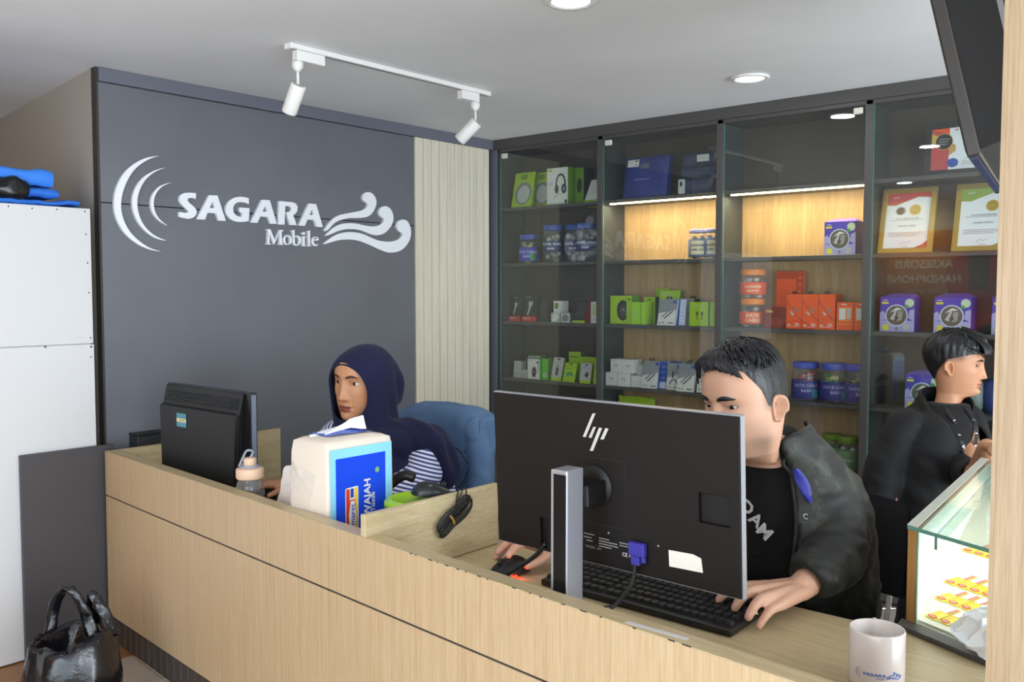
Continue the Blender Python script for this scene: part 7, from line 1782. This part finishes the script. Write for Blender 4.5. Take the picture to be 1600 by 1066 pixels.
Wi = np.array(W_.inverted()); Lc = (Wi @ np.hstack([V, np.ones((len(V), 1))]).T).T[:, :3]
V = folds(V, Fc, 0.009, (4, 8, 8), (Vector((0.3, 0.4, 0.85)), Vector((1, 0, 0)), Vector((0, 1, -0.3))), 4.0, np.clip((-0.02 - Lc[:, 1])/0.06, 0, 1) + np.clip((-0.125 - Lc[:, 2])/0.03, 0, 1))
# broad pleats behind the ear and round the neck
N_ = normals(V, Fc); pl_ = np.sin((Lc[:, 1]*0.9 - Lc[:, 2]*0.25)*115 + Lc[:, 0]*20) * np.clip((0.0 - Lc[:, 1])/0.05, 0, 1) * np.clip((0.05 - Lc[:, 2])/0.06, 0, 1)
V = V + N_ * (0.0065*pl_)[:, None]
ex = 0.0715*np.clip(1.02 - 0.30*np.clip((Lc[:, 2] - 0.0)/0.068, 0, 1)**2 - 0.22*np.clip((-0.05 - Lc[:, 2])/0.07, 0, 1)**2, 0.3, 2); q_ = (Lc[:, 0]/ex)**2 + ((Lc[:, 2] + 0.028)/0.0865)**2
kill = (q_ < 1.0) & (Lc[:, 1] > 0.0)
V, Fc, kp = cut(V, Fc, kill); V, Fc = tidy(V, Fc); V = relax_edge(V, Fc, 40); EL = edge_loop(V, Fc); V, Fc = shell(V, Fc, 0.006)
hs_ = raw('headscarf', V, Fc, M_scarf, wo)
build('hem', MB().tube([tuple(p) for p in EL] + [tuple(EL[0]), tuple(EL[1])], 0.0042, M_scarf, 8), hs_)
sk_ = MB(); loft(sk_, [((-2.50, 2.33, 0.39), (0.21, 0, 0), (0, 0.17, 0)), ((-2.50, 2.33, 0.54), (0.20, 0, 0), (0, 0.16, 0))])
for dx in (-0.09, 0.09): limb(sk_, [(-2.50 + dx, 2.32, 0.46), (-2.50 + dx*1.2, 1.98, 0.46)], [0.098, 0.078]); limb(sk_, [(-2.50 + dx*1.2, 1.98, 0.46), (-2.50 + dx*1.2, 2.02, 0.10)], [0.075, 0.07])
V2, F2 = remesh(sk_, 0.014, 3); raw('trousers', V2, F2, mat('charcoal_trousers', '#25262c', 0.85), wo)
sh_m = MB()
for x in (-2.392, -2.608): loft(sh_m, [((x, 1.96, 0.004), (0.036, 0, 0), (0, 0.105, 0)), ((x, 1.96, 0.04), (0.035, 0, 0), (0, 0.10, 0)), ((x, 2.0, 0.085), (0.032, 0, 0), (0, 0.05, 0))])
build('shoes', sh_m, wo)
office_chair('office_chair', 'black office chair at the far desk with a denim jacket over its back', (-2.57, 2.31), 0, 0.37, -0.215, 0.215, 0.865)
# denim jacket over that chair
M_den = mat('denim', '#5a7698', 0.85, bump=0.3, bscale=600, var=0.18, vscale=9); M_dens = mat('denim_seam', '#7488a5', 0.8); M_dend = mat('denim_seam_shadow', '#22324c', 0.85)
dj = thing('denim_jacket', 'blue denim jacket hung over the back of the chair behind the woman', 'jacket', (-2.53, 2.60, 0.5))
mb_ = MB(); rows = []
def dj_pt(u, v, back=False):
    x = -2.575 + 0.235*u*(1 + 0.10*v) - 0.0; dz = 0.03*abs(u)**3
    z = 0.912 - 0.40*v - dz*(1 - v)
    y = 2.555 + 0.03*(1 - u*u) - 0.045*v**0.5 - 0.004 + 0.012*sin(7*u + 3*v)*v
    return Vector((x, y + (0.115*(1 - 0.4*v) if back else 0), z))
nu, nv = 26, 20
fr_ = [[dj_pt(2*i/nu - 1, j/nv) for i in range(nu + 1)] for j in range(nv, 0, -1)]
tp2 = [[(dj_pt(2*i/nu - 1, 0) * (1 - w) + dj_pt(2*i/nu - 1, 0, True) * w) + Vector((0, 0, 0.016*sin(pi*w))) for i in range(nu + 1)] for w in [k/8 for k in range(9)]]
bk2 = [[dj_pt(2*i/nu - 1, j/nv, True) for i in range(nu + 1)] for j in range(1, nv + 1)]
allr = crumple([[tuple(p) for p in r] for r in fr_ + tp2 + bk2], 0.010, 9, 7)
mb_.grid(allr, M_den, True)
for side in (0, -1):
    col_ = [r[side] for r in allr]; n_ = len(col_)
    for i in range(n_//2):
        a, b, c_, d_ = col_[i], col_[i+1], col_[n_-2-i], col_[n_-1-i]
        mb_.add([a, b, c_, d_], [(0, 1, 2, 3) if side == 0 else (3, 2, 1, 0)], M_den, True)
build('body', mb_, dj)
def on_front(u, v, lift=0.004):
    i = min(nu - 1, max(0, int((u + 1)/2*nu))); j = min(nv - 1, max(0, int((1 - v)*nv)))
    return Vector(allr[j][i]) + Vector((0, -lift, 0))
sm_ = MB(); sd_ = MB()
for path in ([(0.0, 0.33), (0.25, 0.35), (0.5, 0.33), (0.66, 0.40), (0.80, 0.50)], [(0.80, 0.50), (0.66, 0.62), (0.50, 0.76), (0.40, 0.88)], [(0.66, 0.40), (0.80, 0.28), (0.94, 0.18)]):
    P = curve_pts([on_front(u, v) for u, v in path], 18)
    sm_.tube(P, 0.0016, M_dens, 5); sm_.tube([p + Vector((0.004, 0, 0.010)) for p in P], 0.0014, M_dens, 5); sd_.tube([p + Vector((0.002, 0.0015, 0.005)) for p in P], 0.003, M_dend, 5)
build('seam_stitching', sm_, dj); build('seam', sd_, dj)
sl_ = MB(); limb(sl_, [(-2.375, 2.56, 0.855), (-2.352, 2.56, 0.75), (-2.345, 2.55, 0.62), (-2.35, 2.54, 0.50)], [0.040, 0.046, 0.046, 0.042])
V2, F2 = remesh(sl_, 0.011, 2); V2 = folds(V2, F2, 0.008, (9, 9, 20), seed=6); raw('sleeve', V2, F2, M_den, dj)

# ============================================================ the young man in profile by the showcase
TS = 1.0
ym = thing('person', 'young man in profile with black fringe, black jacket and printed lanyard, at the glass showcase', 'person', (-1.02, 3.62, 0))
tF = head_frame((-0.958, 3.700, 1.108), (0.975, 0.10, -0.05), (0, 0, 1), radians(0))
def y_fade(x, y, z):
    return 0.55*np.clip((z - 0.008)/0.02, 0, 1)*np.clip((0.05 - z)/0.02, 0, 1)*np.clip((0.05 - y)/0.02, 0, 1) + 0.5*np.clip((z + 0.07)/0.02, 0, 1)*np.clip((-0.045 - y)/0.02, 0, 1)*np.clip((0.03 - z)/0.02, 0, 1) + 0.25*np.exp(-((np.abs(x) - 0.012)/0.010)**2 - ((z + 0.060)/0.004)**2)*(y > 0.05), '#3a302a'
thd = make_head(tF, TS*0.97, '#bd8866', '#a06252', y_fade, jaw=0.94, gaze=(0.45, 1, 0), brow=1.0, nose=1.05, chin=1.5, neck_to=(-0.985, 3.66, 0.90))
thd['s'] = TS
yp = MB()
loft(yp, [((-1.06, 3.58, 0.47), (0.13, -0.10, 0), (0.09, 0.11, 0)), ((-1.05, 3.60, 0.66), (0.11, -0.12, 0), (0.08, 0.08, 0)), ((-1.02, 3.62, 0.82), (0.10, -0.14, 0), (0.08, 0.06, 0)), ((-1.005, 3.63, 0.90), (0.08, -0.12, 0), (0.06, 0.05, 0)), ((-0.985, 3.65, 0.945), (0.040, -0.028, 0), (0.028, 0.040, 0))])
limb(yp, [(-1.06, 3.49, 0.88), (-1.10, 3.40, 0.66), (-1.09, 3.32, 0.545)], [0.05, 0.042, 0.028])
n3 = hand(yp, (-1.09, 3.315, 0.535), [(-1.085, 3.265, 0.535), (-1.098, 3.262, 0.525), (-1.11, 3.264, 0.515), (-1.12, 3.27, 0.506)], [(-1.12, 3.225, 0.530), (-1.135, 3.225, 0.518), (-1.145, 3.232, 0.506), (-1.15, 3.245, 0.496)], [(-1.075, 3.29, 0.545), (-1.075, 3.255, 0.552), (-1.09, 3.232, 0.555)], (-0.2, -0.7, 0.6), 0.95, 0.012)
limb(yp, [(-0.94, 3.76, 0.88), (-0.86, 3.52, 0.78), (-0.80, 3.36, 0.765), (-0.735, 3.22, 0.878)], [0.05, 0.040, 0.034, 0.028])
n4 = hand(yp, (-0.72, 3.20, 0.882), [(-0.68, 3.13, 0.888), (-0.665, 3.14, 0.890), (-0.652, 3.152, 0.888), (-0.642, 3.168, 0.884)], [(-0.652, 3.07, 0.875), (-0.628, 3.085, 0.875), (-0.612, 3.102, 0.875), (-0.602, 3.13, 0.875)], [(-0.71, 3.16, 0.88), (-0.70, 3.12, 0.877), (-0.685, 3.095, 0.875)], (0, 0, 1), 0.95, 0.012)
for (a, b, c_) in (((-1.10, 3.50, 0.48), (-0.90, 3.22, 0.49), (-0.96, 3.25, 0.16)), ((-0.99, 3.62, 0.48), (-0.76, 3.36, 0.49), (-0.80, 3.40, 0.16))):
    limb(yp, [a, b], [0.075, 0.055]); limb(yp, [b, c_], [0.05, 0.034]); limb(yp, [Vector(c_) + Vector((0, 0, -0.03)), Vector(c_) + Vector((0.07, -0.08, -0.06))], [0.03, 0.024])
body_mesh(ym, thd, yp, 0.0046, '#bd8866', n3 + n4)
for e_, i_, b_, l_ in zip(thd['eye'], thd['iris'], brows(thd, 0.9, 0.0), thd['lash']):
    build('eyelash', l_, ym); build('eye', e_, ym); build('iris', i_, ym); build('eyebrow', b_, ym)
def y_line(th):
    a = abs(th)
    return float(np.interp(a, [0, 0.4, 0.7, 0.95, 1.2, 1.5, 1.8, 2.1, 2.5, 2.9, pi], [0.050, 0.045, 0.044, 0.040, 0.034, 0.028, 0.020, -0.010, -0.045, -0.062, -0.066]))
def y_thick(th, t_):
    a = abs(th); base = np.interp(a, [0, 0.8, 1.6, 2.4, pi], [0.026, 0.018, 0.017, 0.020, 0.020])
    lo = np.interp(a, [0, 0.8, 1.4, 2.2, pi], [0.012, 0.010, 0.011, 0.006, 0.003])
    return float(lo + (base - lo)*min(1, t_*2.2))
LK = []; rl = random.Random(9)
for i in range(60):
    x0 = rl.uniform(-0.07, 0.07); y0 = rl.uniform(-0.03, 0.06); z0 = 0.136 - 0.05*(x0/0.07)**2 - 0.03*(y0/0.08)**2
    LK.append(([(x0*0.7, y0 - 0.03, z0 + 0.003), (x0, y0, z0 - 0.002), (x0*1.15, y0 + 0.03, z0 - 0.016), (x0*1.2, y0 + 0.05, z0 - 0.040)], rl.uniform(0.003, 0.0055)))
for i in range(22):
    x0 = -0.06 + 0.12*i/21; LK.append(([(x0*0.8, 0.04, 0.118 - 0.2*x0*x0), (x0*0.95, 0.085, 0.098 - 2.5*x0*x0), (x0, 0.114 - 3*x0*x0, 0.068 - 1.5*x0*x0), (x0*1.02, 0.117 - 4*x0*x0, 0.040 + 0.006*rl.random())], 0.0052))
build('hair', hair_cap(thd, y_line, y_thick, 5, LK), ym)
fade = MB()
M_blkj = mat('black_jacket_cloth', '#0c0c0e', 0.75, bump=0.2, bscale=420, sheen=0.02)
tb_ = MB(); loft(tb_, [((-1.05, 3.60, 0.50), (0.13, -0.12, 0), (0.10, 0.10, 0)), ((-1.03, 3.615, 0.80), (0.115, -0.145, 0), (0.095, 0.075, 0)), ((-1.0, 3.635, 0.90), (0.098, -0.125, 0), (0.088, 0.075, 0)), ((-0.985, 3.652, 0.945), (0.066, -0.055, 0), (0.058, 0.062, 0)), ((-0.976, 3.66, 0.962), (0.056, -0.046, 0), (0.048, 0.056, 0))])
V2, F2 = remesh(tb_, 0.010, 3); raw('tee_shirt', V2, F2, M_tee, ym)
jb = MB()
loft(jb, [((-1.07, 3.58, 0.47), (0.165, -0.13, 0), (0.115, 0.13, 0)), ((-1.06, 3.595, 0.66), (0.150, -0.155, 0), (0.115, 0.11, 0)), ((-1.04, 3.61, 0.81), (0.135, -0.168, 0), (0.112, 0.092, 0)), ((-1.015, 3.63, 0.895), (0.108, -0.14, 0), (0.086, 0.07, 0)), ((-0.99, 3.65, 0.945), (0.080, -0.070, 0), (0.066, 0.072, 0)), ((-0.980, 3.657, 0.985), (0.068, -0.058, 0), (0.058, 0.066, 0)), ((-0.978, 3.66, 1.03), (0.064, -0.054, 0), (0.055, 0.062, 0))])
limb(jb, [(-1.075, 3.50, 0.875), (-1.115, 3.42, 0.74), (-1.12, 3.37, 0.63), (-1.10, 3.33, 0.565)], [0.070, 0.070, 0.060, 0.045])
limb(jb, [(-0.935, 3.77, 0.88), (-0.87, 3.60, 0.80), (-0.84, 3.44, 0.748), (-0.815, 3.37, 0.755)], [0.068, 0.066, 0.058, 0.046])
V, Fc = remesh(jb, 0.010, 4)
V = folds(V, Fc, 0.009, (5, 8, 16), (Vector((0.8, 0.2, -0.55)), Vector((0, 1, 0)), Vector((0.5, 0.1, 0.85))), 6.0)
fx = Vector((0.64, 0.77, 0)).normalized(); 
loc = V - np.array((-1.0, 3.63, 0)); fwd = np.array((0.80, -0.58, 0)); rgt = np.array((0.58, 0.80, 0))
uu = loc @ rgt; ff = loc @ fwd
kill = (ff > 0.02) & (uu > -0.055) & (uu < 0.085) & (V[:, 2] > 0.62)
kill |= (V[:, 2] > 1.005 - 0.22*(ff + 0.02)) | (np.linalg.norm(V - np.array((-1.095, 3.318, 0.54)), axis=1) < 0.045) | (np.linalg.norm(V - np.array((-0.80, 3.345, 0.765)), axis=1) < 0.046)
V, Fc, kp = cut(V, Fc, kill); V, Fc = tidy(V, Fc); V = relax_edge(V, Fc, 30); V, Fc = shell(V, Fc, 0.006)
yj = raw('jacket', V, Fc, M_blkj, ym)
# lanyard
ln = thing('lanyard', 'black lanyard with white lettering round the neck of the profile man', 'lanyard', (-0.93, 3.58, 0.80))
def chest_pt(u, z):
    f_ = np.interp(z, [0.5, 0.8, 0.9, 0.95], [0.170, 0.165, 0.135, 0.085]); c_ = np.array((-1.0, 3.63, 0)); p = c_ + fwd*f_*1.0 + rgt*u; return Vector((p[0], p[1], z))
M_lan = mat('lanyard_black', '#141416', 0.6)
lb = MB(); lt = MB()
for side, pts in ((0, [(-0.040, 0.955), (-0.036, 0.90), (-0.028, 0.85), (-0.016, 0.79), (-0.006, 0.735)]), (1, [(0.048, 0.955), (0.046, 0.90), (0.036, 0.85), (0.018, 0.79), (0.004, 0.735)])):
    P = curve_pts([chest_pt(u, z) + Vector((fwd[0], fwd[1], 0))*0.012 for u, z in pts], 24); rows = []
    for p in P: rows.append([p - Vector((rgt[0], rgt[1], 0))*0.008, p + Vector((rgt[0], rgt[1], 0))*0.008])
    lb.grid(rows, M_lan, True); lb.grid([[q - Vector((fwd[0], fwd[1], 0))*0.001 for q in r][::-1] for r in rows], M_lan, True)
    for k in range(2 if side else 2):
        i0 = 4 + k*10; F = frame(P[i0] + Vector((fwd[0], fwd[1], 0))*0.0006, (P[i0] - P[i0 + 6]), Vector((-rgt[0], -rgt[1], 0)))
        put_text(lt, ('PREMIER', 'SAGARA')[k] if side == 0 else ('MOBILE', 'PREMIER')[k], F, -0.03, 0, 0.016, mat('lanyard_white', '#e9e9f2', 0.5), 0.0006 if F.col[2].xyz.dot(Vector((fwd[0], fwd[1], 0))) > 0 else -0.0018, bold=0.02)
build('strap', lb, ln); build('lettering', lt, ln)
tt_ = MB()
for k, (s_, z) in enumerate((('OO', 0.815), ('CE', 0.785))):
    F = frame(chest_pt(0.045, z) + Vector((fwd[0], fwd[1], 0))*0.004, (rgt[0], rgt[1], 0), (0, 0, 1)); put_text(tt_, s_, F, 0, 0, 0.03, mat('lanyard_white', '#e9e9f2', 0.5), 0.003, bold=0.02)
build('chest_lettering', tt_, ym)
pn = MB()
for (a, b, c_) in (((-1.10, 3.50, 0.48), (-0.90, 3.22, 0.49), (-0.96, 3.25, 0.23)), ((-0.99, 3.62, 0.48), (-0.76, 3.36, 0.49), (-0.80, 3.40, 0.23))):
    limb(pn, [a, b], [0.09, 0.072]); limb(pn, [b, c_], [0.068, 0.06])
loft(pn, [((-1.06, 3.57, 0.42), (0.15, -0.11, 0), (0.10, 0.12, 0)), ((-1.06, 3.58, 0.55), (0.15, -0.12, 0), (0.10, 0.12, 0))])
V2, F2 = remesh(pn, 0.013, 3); raw('trousers', folds(V2, F2, 0.005, (8, 8, 14), seed=3), F2, mat('black_trousers', '#17181c', 0.8), ym)
stl = thing('bar_stool', 'black round stool with a chrome foot ring under the profile man', 'stool', (-1.06, 3.56, 0))
build('seat', MB().lathe([(0, 0.34), (0.17, 0.34), (0.18, 0.36), (0.175, 0.385), (0, 0.39)], M_black, Matrix.Translation((-1.06, 3.56, 0)), 32), stl)
for k in range(4):
    a = pi/4 + k*pi/2
    build('leg', MB().tube([(-1.06 + 0.12*cos(a), 3.56 + 0.12*sin(a), 0.345), (-1.06 + 0.20*cos(a), 3.56 + 0.20*sin(a), 0.002)], 0.011, M_chrome, 10), stl)
build('foot_ring', MB().tube([(-1.06 + 0.178*cos(a), 3.56 + 0.178*sin(a), 0.12) for a in [2*pi*i/40 for i in range(41)]], 0.008, M_chrome, 8, caps=False), stl)
